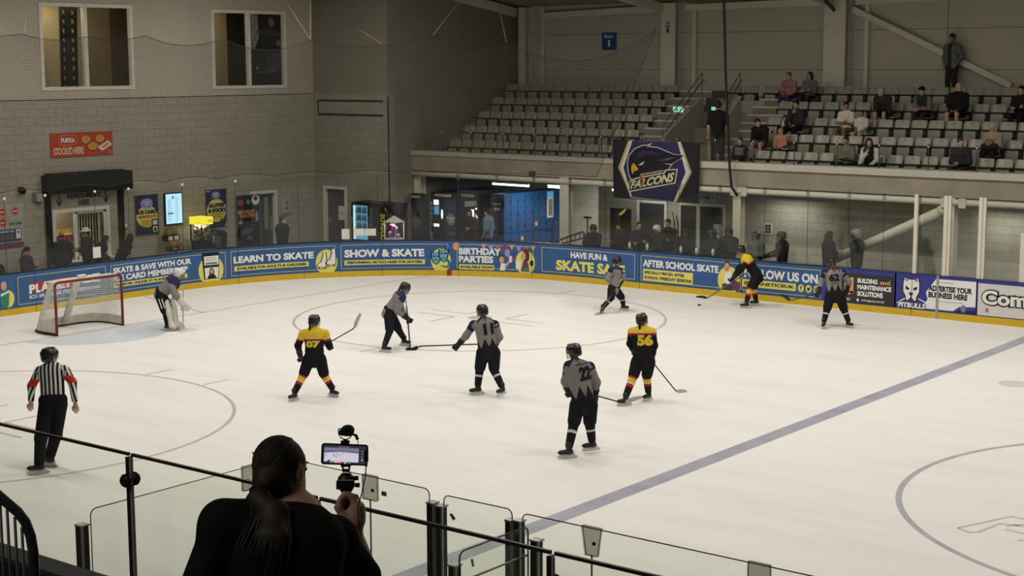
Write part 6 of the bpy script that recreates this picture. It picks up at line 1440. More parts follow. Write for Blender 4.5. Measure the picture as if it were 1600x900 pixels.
def helmet(f, s, m, root, vox, cage='cage', name='helmet'):
    h, X, Y, Z = f.head, f.hside, f.face, f.hup
    P = [el(h + Z * .030 * s - Y * .010 * s, A3(.112, .134, .104) * s, 0, f.H), el(h - Z * .035 * s - Y * .055 * s, A3(.098, .082, .078) * s, 0, f.H), rc(h + X * .085 * s - Z * .01 * s, h + X * .085 * s - Z * .062 * s, .026 * s, .02 * s), rc(h - X * .085 * s - Z * .01 * s, h - X * .085 * s - Z * .062 * s, .026 * s, .02 * s)]
    P += [rc(h + Z * .116 * s + Y * .05 * s + X * .04 * e * s, h + Z * .098 * s - Y * .09 * s + X * .05 * e * s, .016 * s, .016 * s) for e in (-1, 1)]
    S_ = [el(h + Y * .115 * s - Z * .055 * s, A3(.072, .09, .085) * s, 0, f.H), el(h - Z * .02 * s, A3(.076, .09, .092) * s, 0, f.H), dict(k='cut', c=h - Z * .085 * s, n=-Z)]
    o = part_sdf(name, root, P, [m], vox, .018, S_)
    mb = MB()
    if cage == 'cage':
        def cp(a, z): r = .118 - .25 * (z + .02) ** 2; return h + (X * math.sin(a) * .100 + Y * (math.cos(a) * r + .006)) * s + Z * z * s
        for z in (.045, .015, -.015, -.045, -.075, -.100): mb.tube([cp(a, z) for a in np.linspace(-1.25, 1.25, 11)], .0032 * s, CAGE, n=4, caps=False)
        for a in np.linspace(-1.2, 1.2, 9): mb.tube([cp(a, z) for z in np.linspace(.045, -.105, 6)], .0032 * s, CAGE, n=4, caps=False)
        mb.build('face_cage', o)
    elif cage == 'visor':
        V = []; F = []
        for j, z in enumerate((.045, .0, -.045)):
            for a in np.linspace(-1.2, 1.2, 13): V.append(h + (X * math.sin(a) * .098 + Y * math.cos(a) * .122) * s + Z * z * s)
        F = [(j * 13 + i, j * 13 + i + 1, (j + 1) * 13 + i + 1, (j + 1) * 13 + i) for j in range(2) for i in range(12)]; mb.add(V, F, VISOR, True); mb.build('visor', o)
    return o
def hair(f, s, m, root, style, vox):
    h, X, Y, Z = f.head, f.hside, f.face, f.hup
    P = [el(h + Z * .030 * s - Y * .022 * s, A3(.084, .098, .098) * s, 0, f.H)]; S_ = [el(h + Y * .10 * s - Z * .045 * s, A3(.075, .075, .088) * s, 0, f.H)]
    if style == 'long': P += [rc(h + X * .062 * s * e + Z * .02 * s - Y * .01 * s, f.neck + X * .075 * s * e - Z * .07 * s + Y * .02 * s, .04 * s, .028 * s) for e in (-1, 1)] + [rc(h - Y * .07 * s, f.neck - Y * .085 * s - Z * .11 * s, .075 * s, .05 * s)]
    elif style == 'pony': P += [el(h - Y * .105 * s + Z * .0 * s, .035 * s), rc(h - Y * .12 * s - Z * .01 * s, h - Y * .13 * s - Z * .20 * s, .032 * s, .018 * s)]
    elif style == 'bob': P += [rc(h + X * .07 * s * e + Z * .02 * s, h + X * .078 * s * e - Z * .09 * s, .036 * s, .034 * s) for e in (-1, 1)] + [rc(h - Y * .07 * s, h - Y * .07 * s - Z * .09 * s, .07 * s, .055 * s)]
    elif style == 'bald': P = [el(h - Z * .01 * s - Y * .03 * s, A3(.078, .085, .06) * s, 0, f.H)]
    else: P += [el(h - Z * .025 * s - Y * .045 * s, A3(.074, .064, .062) * s, 0, f.H)]
    return part_sdf('hair', root, P, [m], vox, .02, S_)
def cap(f, s, m, root, vox, kind='cap', m2=None):
    h, X, Y, Z = f.head, f.hside, f.face, f.hup
    if kind == 'bucket':
        P = [el(h + Z * .055 * s - Y * .008 * s, A3(.092, .108, .085) * s, 0, f.H), el(h + Z * .035 * s - Y * .0 * s, A3(.135, .155, .016) * s, 0, f.H)]
    else:
        P = [el(h + Z * .048 * s - Y * .008 * s, A3(.088, .106, .084) * s, 0, f.H)]
        if kind == 'cap': P += [el(h + Z * .045 * s + Y * .11 * s, A3(.062, .075, .010) * s, 0, f.H)]
    S_ = [dict(k='cut', c=h + Z * (.02 if kind != 'beanie' else .005) * s, n=-Z)]
    o = part_sdf('hat', root, P, [m], vox, .012, S_)
    if kind == 'beanie': mb = MB(); mb.ell(h + Z * .15 * s, .035 * s, m); mb.build('bobble', o)
    return o
def back_text(f, root, jersey_o, t, m, h0, h1, w0, w1, name='number', bold=.06, from_front=False, mout=None):
    """Lettering pressed on to the cloth of the jersey."""
    me = jersey_o.data; base = WORLD[jersey_o.name]; V = [Vector(v.co) + Vector(base) for v in me.vertices]
    bvh = BVHTree.FromPolygons(V, [tuple(p.vertices) for p in me.polygons]); L = np.linalg.norm(f.neck - f.pelvis); n = f.front if from_front else -f.front; X = np.cross(f.up, n)
    for mm, bb, off in (([(mout, bold + .05, .004)] if mout else []) + [(m, bold, .007)]):
        tv, tf = text2d(t, bb); 
        import bmesh
        bm = bmesh.new(); vs = [bm.verts.new((a, b, 0)) for a, b in tv]
        for q in tf:
            try: bm.faces.new([vs[i] for i in q])
            except ValueError: pass
        for k in range(1, 10):
            for no in ((1, 0, 0), (0, 1, 0)): bmesh.ops.bisect_plane(bm, geom=bm.verts[:] + bm.edges[:] + bm.faces[:], plane_co=(k / 10 * no[0], k / 10 * no[1], 0), plane_no=no)
        bm.verts.index_update(); P = []
        for v in bm.verts:
            o = f.pelvis + f.up * L * (h0 + (h1 - h0) * v.co.y) + X * (w0 + (w1 - w0) * v.co.x) + n * .8
            hit = bvh.ray_cast(Vector(o), Vector(-n)); P.append((np.array(hit[0]) if hit[0] else o - n * .62) + n * off)
        mb = MB(); mb.add(P, [tuple(v.index for v in q.verts) for q in bm.faces], mm); bm.free(); mb.build(name, jersey_o)

def figure(name, label, cat, f, o, group=None, vox=.018):
    """Builds one person: the body is the top-level mesh, hair and clothing are its children."""
    s = f.s; sk = SKINS[o.get('skin', 'fair')]
    P = body_prims(f, s * .96, o.get('fat', 1.0)); V, F = surf(P, vox, .03)
    mb = MB(); mb.v = [tuple(v) for v in V]; mb.f = [tuple(q) for q in F]; mb.mats = [sk]; mb.m = [0] * len(F); mb.sm = [True] * len(F)
    face_bits(mb, f, s * .96)
    if not o.get('gloves'):
        for w, e in ((f.wL, f.eL), (f.wR, f.eR)): finger_set(mb, f, w, e, sk, s, o.get('curl', .45))
    zmin = min(V[:, 2].min(), f.aL[2] - .1, f.aR[2] - .1)
    body = mb.build(name, None, label, cat, group, origin=A3(f.pelvis[0], f.pelvis[1], max(zmin, 0)))
    # legs
    if o.get('legs') == 'hockey':
        part_sdf('hockey_pants', body, trunks(f, s, o.get('pfat', 1.08), .86), [o['pants']], vox, .04)
        for h, k, a in ((f.hL, f.kL, f.aL), (f.hR, f.kR, f.aR)):
            d = nrm(a - k); Pk = [rc(lerp(k, h, .16), k, .080 * s, .082 * s, 1), rc(k, lerp(k, a, .9), .084 * s, .064 * s, 2)]
            ln = np.linalg.norm(a - k); fn = lambda V, k=k, d=d, ln=ln: (dict(h=np.clip(((V - k) @ d) / ln * .8 + .2, 0, 1), ang=V[:, 0] * 0, w=V[:, 0] * 0), np.zeros(len(V), int), np.zeros(len(V)))
            part_sdf('hockey_sock', body, Pk, [o['sock']], vox, .02, attrs=fn)
    elif o.get('legs') == 'shorts': part_sdf('shorts', body, trunks(f, s, o.get('pfat', 1.0), .8), [o['pants']], vox, .03)
    elif o.get('legs') != 'none': part_sdf('trousers', body, trousers(f, s, o.get('pfat', 1.0)), [o['pants']], vox, .03)
    for a, fd in ((f.aL, f.footL), (f.aR, f.footR)): shoe('skate' if o.get('skates') else 'shoe', body, a, fd, s, o.get('shoe', BLACK), max(.013, vox * .75), o.get('skates', False))
    # top
    JP = jersey(f, s, o.get('fat', 1.0), o.get('sleeve', 1.0), o.get('puff', 1.0), o.get('hood', False)); hem = o.get('hem', .0)
    if hem: JP.append(rc(f.pelvis - f.up * hem * s, f.pelvis + f.up * .1 * s, .158 * s * o.get('fat', 1), .155 * s * o.get('fat', 1), 0, f.T, (1.15, .86, 1)))
    top = part_sdf(o.get('topname', 'top'), body, JP, o['top'], vox, .035, o.get('topsubs', lambda f, s: [])(f, s), o.get('topface'), attrs=(lambda V: attrs_of(f, JP, V)))
    for tx in o.get('texts', []): back_text(f, body, top, *tx[0], **tx[1])
    # head
    if o.get('helmet'): helmet(f, s, o['helmet'], body, max(.011, vox * .7), o.get('cage', 'cage'))
    if o.get('hair'): hair(f, s, HAIRS[o['hair'][0]], body, o['hair'][1], max(.012, vox * .75))
    if o.get('cap'): cap(f, s, o['cap'][1], body, max(.011, vox * .7), o['cap'][0])
    if o.get('glasses'):
        mb = MB()
        for e in (-1, 1): c = f.head + f.hside * .031 * e * s + f.face * .096 * s; mb.tube([c + (f.hside * math.cos(a) * .023 + f.hup * math.sin(a) * .018) * s for a in np.linspace(0, 2 * PI, 13)], .003 * s, BLACK, n=4, caps=False); mb.tube([c + f.hside * e * .023 * s, f.head + f.hside * .082 * e * s + f.hup * .0], .003 * s, BLACK, n=4)
        mb.build('glasses', body)
    if o.get('gloves'):
        g = o['gloves']
        glove('glove', body, f.wL, f.eL, o.get('grip'), s, g, o.get('gbig', 1.0), o.get('gn')); glove('glove', body, f.wR, f.eR, o.get('grip'), s, g, o.get('gbig', 1.0), o.get('gn'))
    return body
SHAFT = mat('stick_shaft_black', (.02, .02, .02), .35, spec=.4); TAPEB = mat('blade_tape_black', (.018, .018, .018), .8); TAPEW = mat('blade_tape_white', (.55, .54, .50), .8)
def stick(label, butt, heel, toe, m=SHAFT, mt=None, blade_h=.065):
    butt, heel, toe = (np.asarray(p, float) for p in (butt, heel, toe)); r = empty('hockey_stick', A3(*((butt + heel) / 2)[:2], min(butt[2], heel[2], toe[2])), label, 'hockey stick')
    d = nrm(heel - butt); e = nrm(toe - heel); n = nrm(np.cross(d, e)); u = nrm(np.cross(e, n)); u = u if u @ (butt - heel) > 0 else -u; mb = MB()
    hl = heel - d * .05; mb.bar(butt, hl, .020, .030, m, up=n); mb.build('shaft', r)
    mb = MB(); mb.bar(butt, butt + d * .12, .026, .034, mt or TAPEW, up=n); mb.build('grip_tape', r)
    mb = MB(); V = []; N_ = 9; L = np.linalg.norm(toe - heel)
    for i in range(N_):
        t = i / (N_ - 1); c = heel + e * L * t + n * .035 * t * t; hh = blade_h * (.75 + .35 * math.sin(PI * min(1, t * 1.1 + .1))) * (1 if t < .9 else .7); w = .006
        for a, b in ((0, -w), (0, w), (hh, w * .8), (hh, -w * .8)): V.append(c + u * (a - .01) + n * b)
    mb.add(V, [(4 * i + k, 4 * i + 4 + k, 4 * i + 4 + (k + 1) % 4, 4 * i + (k + 1) % 4) for i in range(N_ - 1) for k in range(4)] + [(3, 2, 1, 0), tuple(4 * (N_ - 1) + k for k in range(4))], mt or TAPEB)
    mb.bar(hl - d * .04, heel + u * .02, .018, .034, m, up=n); mb.build('blade', r); return r

# ================================================================== players and referee on the ice
def gdir(a, z=0.0): return nrm(GR * math.cos(math.radians(a)) + GF * math.sin(math.radians(a)) + ZU * z)   # 0 = picture right, 90 = away, 270 = towards the camera
def ice_figure(q, s):
    gl, gr_ = at(*q['fL'][:2], z=0), at(*q['fR'][:2], z=0); liftL = q['fL'][3] if len(q['fL']) > 3 else 0; liftR = q['fR'][3] if len(q['fR']) > 3 else 0
    D = (depth(gl) + depth(gr_)) / 2 + q.get('dd', 0)
    J = {}
    for k in ('head', 'neck', 'sL', 'sR', 'eL', 'eR', 'wL', 'wR', 'hL', 'hR', 'kL', 'kR'):
        v = q[k]; J[k] = at(v[0], v[1], d=D + (v[2] if len(v) > 2 else 0))
    aL = gl + ZU * (.158 * s + liftL); aR = gr_ + ZU * (.158 * s + liftR)
    for k, a, h in (('kL', aL, 'hL'), ('kR', aR, 'hR')):
        v = q[k]; J[k] = at(v[0], v[1], d=(depth(a) + depth(J[h])) / 2 + (v[2] if len(v) > 2 else 0))
    pel = (J['hL'] + J['hR']) / 2 + ZU * .05 * s; fr = gdir(*q['front']) if isinstance(q['front'], tuple) else gdir(q['front'])
    f_ = q['face']; fc = gdir(*f_) if isinstance(f_, tuple) else gdir(f_)
    f = joints(pel, J['neck'], J['head'], J['sL'], J['sR'], J['eL'], J['eR'], J['wL'], J['wR'], J['hL'], J['hR'], J['kL'], J['kR'], aL, aR, fc, gdir(q['fL'][2]), gdir(q['fR'][2]), fr, s, up_head=q.get('hup'))
    f.D = D
    return f
GLOVEB = mat('glove_black', (.016, .016, .017), .7); SKB = mat('skate_boot_black', (.02, .02, .021), .45); PANTS = cloth('black_pants', (.012, .012, .014)); PANTN = cloth('black_navy_pants', (.013, .013, .018))
GREYJ = banded('grey_jersey_bands', [(0, (.016, .016, .02)), (.10, (.225, .213, .205)), (.80, (.225, .213, .205)), (.86, (.035, .04, .085)), (1.0, (.03, .03, .06))], tri=(6, .30))
GREYJ2 = banded('grey_jersey_bands_plain', [(0, (.225, .213, .205)), (.88, (.035, .04, .085))])
GREYS = banded('grey_sleeve_bands', [(0, (.225, .213, .205)), (.70, (.02, .022, .06))])
YJ = banded('yellow_jersey_bands', [(0, (.012, .012, .013)), (.585, (.40, .02, .025)), (.645, (.62, .58, .52)), (.668, (.72, .52, .035))])
YJ2 = banded('yellow_jersey_bands_high', [(0, (.012, .012, .013)), (.745, (.40, .02, .025)), (.80, (.62, .58, .52)), (.82, (.72, .52, .035))])
SOCKW = banded('sock_black_white', [(0, (.014, .014, .016)), (.44, (.60, .58, .54)), (.53, (.014, .014, .016))])
SOCKY = banded('sock_yellow_red', [(0, (.014, .014, .016)), (.22, (.45, .03, .03)), (.31, (.70, .50, .04)), (.47, (.70, .64, .54)), (.52, (.42, .03, .03)), (.64, (.014, .014, .016))])
SOCKK = cloth('black_sock', (.014, .014, .016))
NUMK = cloth('number_black', (.018, .018, .022)); NUMY = cloth('number_yellow', (.70, .58, .05)); NUMO = cloth('number_red_edge', (.22, .02, .02)); NAMEK = NUMK
ARMF = lambda gi, T, C: np.where(gi > 0, 1, 0)
def grey_kit(texts, sock=SOCKW, **k): return dict(dict(legs='hockey', pants=PANTN, sock=sock, skates=True, shoe=SKB, top=[GREYJ, GREYS], topface=ARMF, topname='grey_jersey', helmet=HELM, gloves=GLOVEB, puff=1.12, hem=.06, texts=texts, gbig=1.15, pfat=1.16), **k)
def yellow_kit(texts, **k): return dict(dict(legs='hockey', pants=PANTS, sock=SOCKY, skates=True, shoe=SKB, top=[YJ, YJ], topname='yellow_jersey', helmet=HELM, gloves=GLOVEB, puff=1.12, hem=.06, texts=texts, gbig=1.15, pfat=1.16), **k)
def T(t, m, h0, h1, w0, w1, **k): return ((t, m, h0, h1, w0, w1), k)
VX_ = .0165
# --- referee
q = dict(head=(78.5, 556), neck=(80, 571), sL=(62, 580), sR=(101, 578.5), eL=(49.5, 603, .05), eR=(113, 597, .05), wL=(48.5, 626, -.08), wR=(117.5, 629, -.08), hL=(74, 633), hR=(92, 632), kL=(64, 684), kR=(87, 680), fL=(62, 741, 195), fR=(79, 729, 150), front=95, face=30)
f = ice_figure(q, 1.06)
STRIPE = striped('referee_stripes', (.70, .69, .66), (.014, .014, .016), .062); ARMB = cloth('red_armband', (.62, .05, .025))
ref = figure('referee', 'referee in black and white striped shirt with red armbands skating away at lower left', 'referee', f, dict(legs='trousers', pants=PANTS, skates=True, shoe=SKB, pfat=1.32, top=[STRIPE, ARMB], topsubs=lambda f, s: [dict(k='cut', c=f.pelvis - f.up * .02 * s, n=-f.up)], topface=lambda gi, t, C: np.where((gi > 0) & (np.abs(C[:, 2] - np.where(gi == 1, lerp(f.sL, f.eL, .78)[2], lerp(f.sR, f.eR, .72)[2])) < .055) & True, 1, 0), topname='striped_shirt', puff=.98, helmet=HELM, cage='visor', hair=('brown', 'short'), curl=.35), vox=.0135)
# --- goalkeeper
q = dict(head=(280.5, 427.5), neck=(274, 438), sL=(266, 443, .16), sR=(267, 446, -.16), eL=(276, 462, .22), eR=(274, 462, -.22), wL=(284, 473, .14), wR=(286, 474, -.10), hL=(251, 461, .12), hR=(251, 463, -.12), kL=(267, 485, .02), kR=(259, 488, 0), fL=(270, 515.5, 5), fR=(262, 517, 350), front=(0, -.4), face=(0, -.1), hup=GR * .1 + ZU)
f = ice_figure(q, 1.0)
GJ = banded('goalie_jersey_bands', [(0, (.225, .213, .205)), (.74, (.035, .03, .09))]); GPAD = mat('goalie_pad_white', (.66, .64, .58), .5, var=.08)
gk = figure('goalkeeper', 'goalkeeper in white mask and white leg pads leaning forward right of the net', 'goalkeeper', f, dict(legs='hockey', pants=PANTN, sock=SOCKK, skates=True, shoe=SKB, top=[GJ, GJ], topname='grey_jersey', helmet=HELMW, puff=1.2, fat=1.12, pfat=1.2, gloves=GPAD, gbig=1.5, grip=ZU))
for k_, a_, lab in ((f.kL, f.aL, 'far'), (f.kR, f.aR, 'near')):
    fw = gdir(0); up_ = nrm(k_ - a_); sd_ = np.cross(fw, up_); P = [rc(k_ + up_ * .22 + fw * .06, k_ + fw * .08, .085, .10, 0, np.stack([sd_, fw, up_]), (1.35, .62, 1)), rc(k_ + fw * .08, a_ + fw * .09, .10, .085, 0, np.stack([sd_, fw, up_]), (1.45, .62, 1)), rc(a_ + fw * .09, a_ + fw * .17 - ZU * .05, .085, .075, 0, np.stack([sd_, fw, up_]), (1.4, .7, 1))]
    o = part_sdf('leg_pad', gk, P, [GPAD], .015, .03)
    mb = MB(); [mb.bar(k_ + fw * .02 - sd_ * .12 - up_ * z, k_ + fw * .02 + sd_ * .12 - up_ * z, .02, .03, BLACK) for z in (.05, .2)]; mb.build('pad_strap', o)
mb = MB(); w = f.wR; [mb.bar(lerp(f.hR, f.kR, .1) - GF * .125 + GR * x, lerp(f.hR, f.kR, .72) - GF * .115 + GR * x, .022, .01, WHITE, up=GF) for x in (-.03, .04)]; mb.build('shorts_stripe', gk)
gw = (f.wL + f.wR) / 2; o = empty('goalie_stick', A3(gw[0], gw[1], 0), 'white goalie stick held upright by the goalkeeper', 'hockey stick')
bt_, hl_ = at(286, 446, d=f.D), at(286, 511, d=f.D - .05); mb = MB(); mb.bar(bt_, hl_ + ZU * .02, .03, .022, TAPEW, up=GF); mb.build('shaft', o)
pd = lerp(bt_, hl_, .55); mb = MB(); mb.bar(pd, hl_ + ZU * .03, .085, .024, TAPEW, up=GR); mb.build('paddle', o); mb = MB(); mb.bar(hl_ + ZU * .03, hl_ + ZU * .03 - GF * .3 + GR * .1, .024, .09, TAPEW); mb.build('blade', o)
# --- 07, yellow and black
q = dict(head=(491.5, 501.5), neck=(490.7, 514), sL=(473.5, 521), sR=(508, 521), eL=(465.5, 540, .06), eR=(514.5, 540, .04), wL=(469, 555.5, -.06), wR=(515, 541, .22), hL=(482.5, 562), hR=(500.5, 562), kL=(474, 586, .03), kR=(506.5, 586, .03), fL=(460, 626, 235), fR=(520, 620, 320), front=85, face=55)
f = ice_figure(q, .93)
figure('hockey_player', 'player in yellow and black number 07 jersey with raised stick standing legs apart', 'hockey player', f, yellow_kit([T('07', NUMY, .34, .585, -.135, .135, mout=NUMO)], hair=('black', 'pony'), grip=A3(*(GR * .8 + ZU * .5)), gn=-GF))
mb = MB(); d = f.D + .22; stick('black stick with white blade tape held high by the player numbered 07', at(492, 548, d=d), at(556, 511.5, d=d), at(564.5, 490, d=d), mt=TAPEW)
# --- 17, grey, leaning right
q = dict(head=(633, 450), neck=(627.5, 460), sL=(623, 467, .16), sR=(626.5, 469, -.16), eL=(629, 487, .2), eR=(620.5, 486.5, -.16), wL=(636.5, 497, .02), wR=(635, 496.5, -.06), hL=(609, 489, .09), hR=(608, 490, -.09), kL=(622.5, 515, .05), kR=(609, 517, -.03), fL=(632, 540.5, 335), fR=(601, 550.5, 340), front=(350, -.15), face=(325, -.3))
f = ice_figure(q, .95)
figure('hockey_player', 'player in grey jersey leaning forward with stick tip on the ice left of number 11', 'hockey player', f, grey_kit([], sock=SOCKK, hair=('black', 'pony'), grip=ZU, top=[GREYJ2, GREYS]))
stick('dark stick pointing straight down held by the leaning grey player', at(634.5, 470, d=f.D - .04), at(641.5, 563, d=f.D - .2) * A3(1, 1, 0) + ZU * .02, at(633, 560.5, d=f.D - .15) * A3(1, 1, 0) + ZU * .02)
# --- 11, grey, back view
q = dict(head=(753.5, 486), neck=(755.5, 499), sL=(740, 507, .05), sR=(773, 507), eL=(728, 525, .1), eR=(780.5, 527, .05), wL=(717, 537.5, .12), wR=(773, 540, .2), hL=(754, 552), hR=(772, 552), kL=(749.5, 577.5, .04), kR=(772, 578, .04), fL=(746.5, 617, 200), fR=(784.5, 620, 235, .03), front=108, face=112)
f = ice_figure(q, .985)
figure('hockey_player', 'player in grey number 11 jersey reaching a stick out to the left, seen from behind', 'hockey player', f, grey_kit([T('11', NUMK, .50, .86, -.07, .13)], grip=GR, gn=GF, skin='fair', hair=('brown', 'short')))
d = f.D + .14; stick('long black stick stretched out level to the left by number 11', at(772, 537, d=d + .05), at(652, 541, d=d), at(641, 545, d=d))
# --- 22, grey, front right
q = dict(head=(896, 549), neck=(898.5, 563), sL=(889, 571.5, -.05), sR=(921, 573, .05), eL=(883, 596, .06), eR=(932, 597.5, .06), wL=(887.5, 610, .16), wR=(930, 616, .16), hL=(902, 633), hR=(922, 633), kL=(896.5, 662, .05), kR=(921.5, 662, .05), fL=(888.5, 716, 190), fR=(925, 706.5, 200, .02), front=112, face=140)
f = ice_figure(q, 1.0)
figure('hockey_player', 'player in grey number 22 jersey with blue shoulders nearest the blue line, seen from behind', 'hockey player', f, grey_kit([T('22', NUMK, .50, .83, -.04, .18), T('PITBULLS', NAMEK, .87, .91, -.06, .17, name='name_strip', bold=.03)], grip=GR, gn=GF))
d = f.D + .16; stick('black stick with white taped blade held low by number 22', at(902, 610, d=d), at(978, 631, d=d), at(1004, 620.5, d=d), mt=TAPEW)
# --- 56, yellow and black
q = dict(head=(1003, 499.5), neck=(1004, 510), sL=(988, 518, .02), sR=(1018.5, 518.5, 0), eL=(984.5, 537, .12), eR=(1022.5, 540, .05), wL=(990, 548, .24), wR=(1019.5, 556, .2), hL=(995.5, 566), hR=(1014, 566), kL=(989.5, 588, .04), kR=(1010.5, 588, .04), fL=(977, 634, 200), fR=(1013, 626, 230), front=80, face=60)
f = ice_figure(q, .96)
figure('hockey_player', 'player in yellow and black number 56 jersey with stick low to the right', 'hockey player', f, yellow_kit([T('56', NUMY, .42, .76, -.09, .19, mout=NUMO)], top=[YJ2, YJ2], hair=('black', 'pony'), grip=GR, gn=GF))
d = f.D + .2; stick('black stick with grey blade slanting to the right from number 56', at(1003, 545, d=d), at(1058, 613.5, d=d - .1), at(1073, 612.5, d=d - .1), mt=TAPEW)
# --- 8, grey, by the boards
q = dict(head=(964.5, 408), neck=(963, 418), sL=(955, 422, -.13), sR=(968, 422, .13), eL=(949.5, 436, -.16), eR=(974, 435, .18), wL=(960, 443, -.05), wR=(969, 443, .06), hL=(956, 453, -.08), hR=(962, 453, .08), kL=(954.5, 466, -.03), kR=(971.5, 465, .05), fL=(941.5, 489.5, 250), fR=(974, 485, 335), front=(20, -.12), face=(15, -.05))
f = ice_figure(q, .90)
figure('hockey_player', 'small grey and navy player with long auburn hair in front of the SKATE SAFE banner', 'hockey player', f, grey_kit([], hair=('ginger', 'pony'), grip=ZU * .7 - GR * .5, top=[GREYJ2, GREYS]))
stick('stick trailing down to the left from the small grey player by the boards', at(971, 436, d=f.D - .02), at(936.5, 497, d=f.D - .5) * A3(1, 1, 0) + ZU * .02, at(930.5, 501.5, d=f.D - .62) * A3(1, 1, 0) + ZU * .02, mt=TAPEW)
# --- yellow puck carrier at the boards
q = dict(head=(1157, 391), neck=(1163, 400), sL=(1166.5, 405, .13), sR=(1169, 406, -.14), eL=(1154, 419, .14), eR=(1159, 421, -.16), wL=(1146, 433, .05), wR=(1146, 434, -.08), hL=(1183, 433, .08), hR=(1182, 434, -.09), kL=(1177.5, 450, .05), kR=(1172, 450, -.03), fL=(1181, 477.5, 180), fR=(1166, 482, 185), front=(195, -.35), face=(190, -.15), hup=GR * -.25 + ZU)
f = ice_figure(q, .96)
figure('hockey_player', 'player in yellow and black bent forward chasing the puck along the boards', 'hockey player', f, yellow_kit([], grip=GR * -.8 - ZU * .6))
stick('black stick reaching for the puck from the bent yellow player', at(1178, 419, d=f.D), at(1104, 466.5, d=f.D - .35), at(1087.5, 463, d=f.D - .3))
p = at(1092.5, 476.5, z=.013); o = MB(); o.cyl((p[0], p[1], 0), (p[0], p[1], .026), .045, BLACK, n=20); tag(o.build('hockey_puck'), 'small black puck lying on the ice near the far boards', 'puck')
# --- 62, grey, back view by the boards
q = dict(head=(1298.5, 411.5), neck=(1301, 421.5), sL=(1289, 426), sR=(1316, 426), eL=(1282.5, 441, .05), eR=(1326.5, 441, .05), wL=(1279, 455, -.08), wR=(1324, 451, .1), hL=(1297, 463), hR=(1312, 463), kL=(1292, 484, .04), kR=(1319, 484, .04), fL=(1287, 513, 250), fR=(1325.5, 512, 300), front=88, face=100)
f = ice_figure(q, .96)
figure('hockey_player', 'player in grey number 62 jersey with fair ponytail by the charcoal banner', 'hockey player', f, grey_kit([T('62', NUMK, .52, .84, -.12, .12), T('PITBULLS', NAMEK, .42, .47, -.09, .09, name='name_strip', bold=.03)], hair=('ginger', 'pony'), grip=GR, gn=GF))
stick('black stick lying low to the left of number 62', at(1300, 453, d=f.D + .1), at(1233, 470, d=f.D - .1), at(1220, 460, d=f.D - .1))

# ================================================================== spectators
def pose(kind, loc, front, s=1.0, lean=0.0, arms='down', headturn=0.0, nod=0.0, side=0.0):
    fr = nrm(A3(front[0], front[1], 0)); sd_ = np.cross(fr, ZU)
    W_ = lambda x, y, z: np.asarray(loc, float) + (sd_ * x + fr * y + ZU * z) * s
    sit = kind == 'sit'; pz = .55 if sit else .95
    def up_(x, y, z): # upper body, leaned about the pelvis
        dz = z - pz; return W_(x + side * dz, y * math.cos(lean) + dz * math.sin(lean), pz + dz * math.cos(lean) - y * math.sin(lean))
    b = pz - .95
    A = {'down': ((.235, -.02, 1.13), (.235, .06, .89)), 'pockets': ((.275, -.05, 1.14), (.175, .08, .95)), 'folded': ((.225, .09, 1.14), (-.06, .235, 1.16)), 'phone': ((.21, .07, 1.13), (.05, .30, 1.18)), 'lap': ((.23, .06, 1.15), (.09, .27, 1.04)), 'ledge': ((.25, .16, 1.18), (.10, .38, 1.10)), 'chin': ((.20, .22, 1.10), (.04, .15, 1.36)), 'knees': ((.20, .22, 1.08), (.04, .42, 1.02)), 'clasp': ((.24, .05, 1.13), (.03, .25, 1.14))}
    L_, R_ = (arms if isinstance(arms, tuple) else (arms, arms))
    E = lambda k, e: up_(e * A[k][0][0], A[k][0][1], A[k][0][2] + b); H = lambda k, e: up_(e * A[k][1][0], A[k][1][1], A[k][1][2] + b + (.03 if k == 'folded' and e > 0 else 0))
    if sit: legs = dict(hL=W_(-.09, 0, .545), hR=W_(.09, 0, .545), kL=W_(-.13, .42, .55), kR=W_(.13, .42, .55), aL=W_(-.12, .40, .095), aR=W_(.12, .42, .095))
    else: legs = dict(hL=W_(-.09, 0, .90), hR=W_(.09, 0, .90), kL=W_(-.10, .03, .49), kR=W_(.10, .03, .49), aL=W_(-.11, -.02, .095), aR=W_(.11, -.02, .095))
    fa = fr * math.cos(headturn) + sd_ * math.sin(headturn)
    hd = up_(0, .03 + .06 * nod, 1.635 + b)
    return joints(up_(0, 0, pz), up_(0, 0, 1.47 + b), hd, up_(-.185, 0, 1.405 + b), up_(.185, 0, 1.405 + b), E(L_, -1), E(R_, 1), H(L_, -1), H(R_, 1), legs['hL'], legs['hR'], legs['kL'], legs['kR'], legs['aL'], legs['aR'], fa - ZU * nod, fr, fr, fr, s, up_head=nrm(ZU + fr * (nod * .6 + .1)))
SEATTOP, STANDTOP = 1.31, 1.755
K_ = lambda n, c: cloth(n, c)
CB, CDK, CBR, CGY, CWH, CPK, CPE, CBL, CJN, CBG, COL_, CDB = K_('black', (.013, .013, .014)), K_('charcoal', (.032, .032, .035)), K_('dark_brown', (.035, .028, .022)), K_('grey', (.14, .14, .14)), K_('white', (.60, .56, .48)), mat('cloth_pink_pattern', (.34, .15, .15), .85, var=.6, scale=26), K_('peach', (.50, .24, .16)), K_('denim_blue', (.17, .27, .38)), K_('jeans', (.045, .07, .11)), K_('beige', (.32, .24, .17)), K_('olive_grey', (.16, .16, .13)), K_('purple', (.07, .03, .13))
PALE = K_('pale_trousers', (.38, .34, .28)); TAN = K_('brown_trousers', (.16, .115, .07))
def seated(u, k, s, label, o, **pk):
    x = row_x(u, k); loc = A3(x, ROWY[k] - .22, ROWZ[k] - .02); return figure('person', label, 'person', pose('sit', loc, pk.pop('front', (0, -1)), s, **pk), o, 'spectators in the stand', vox=.021)
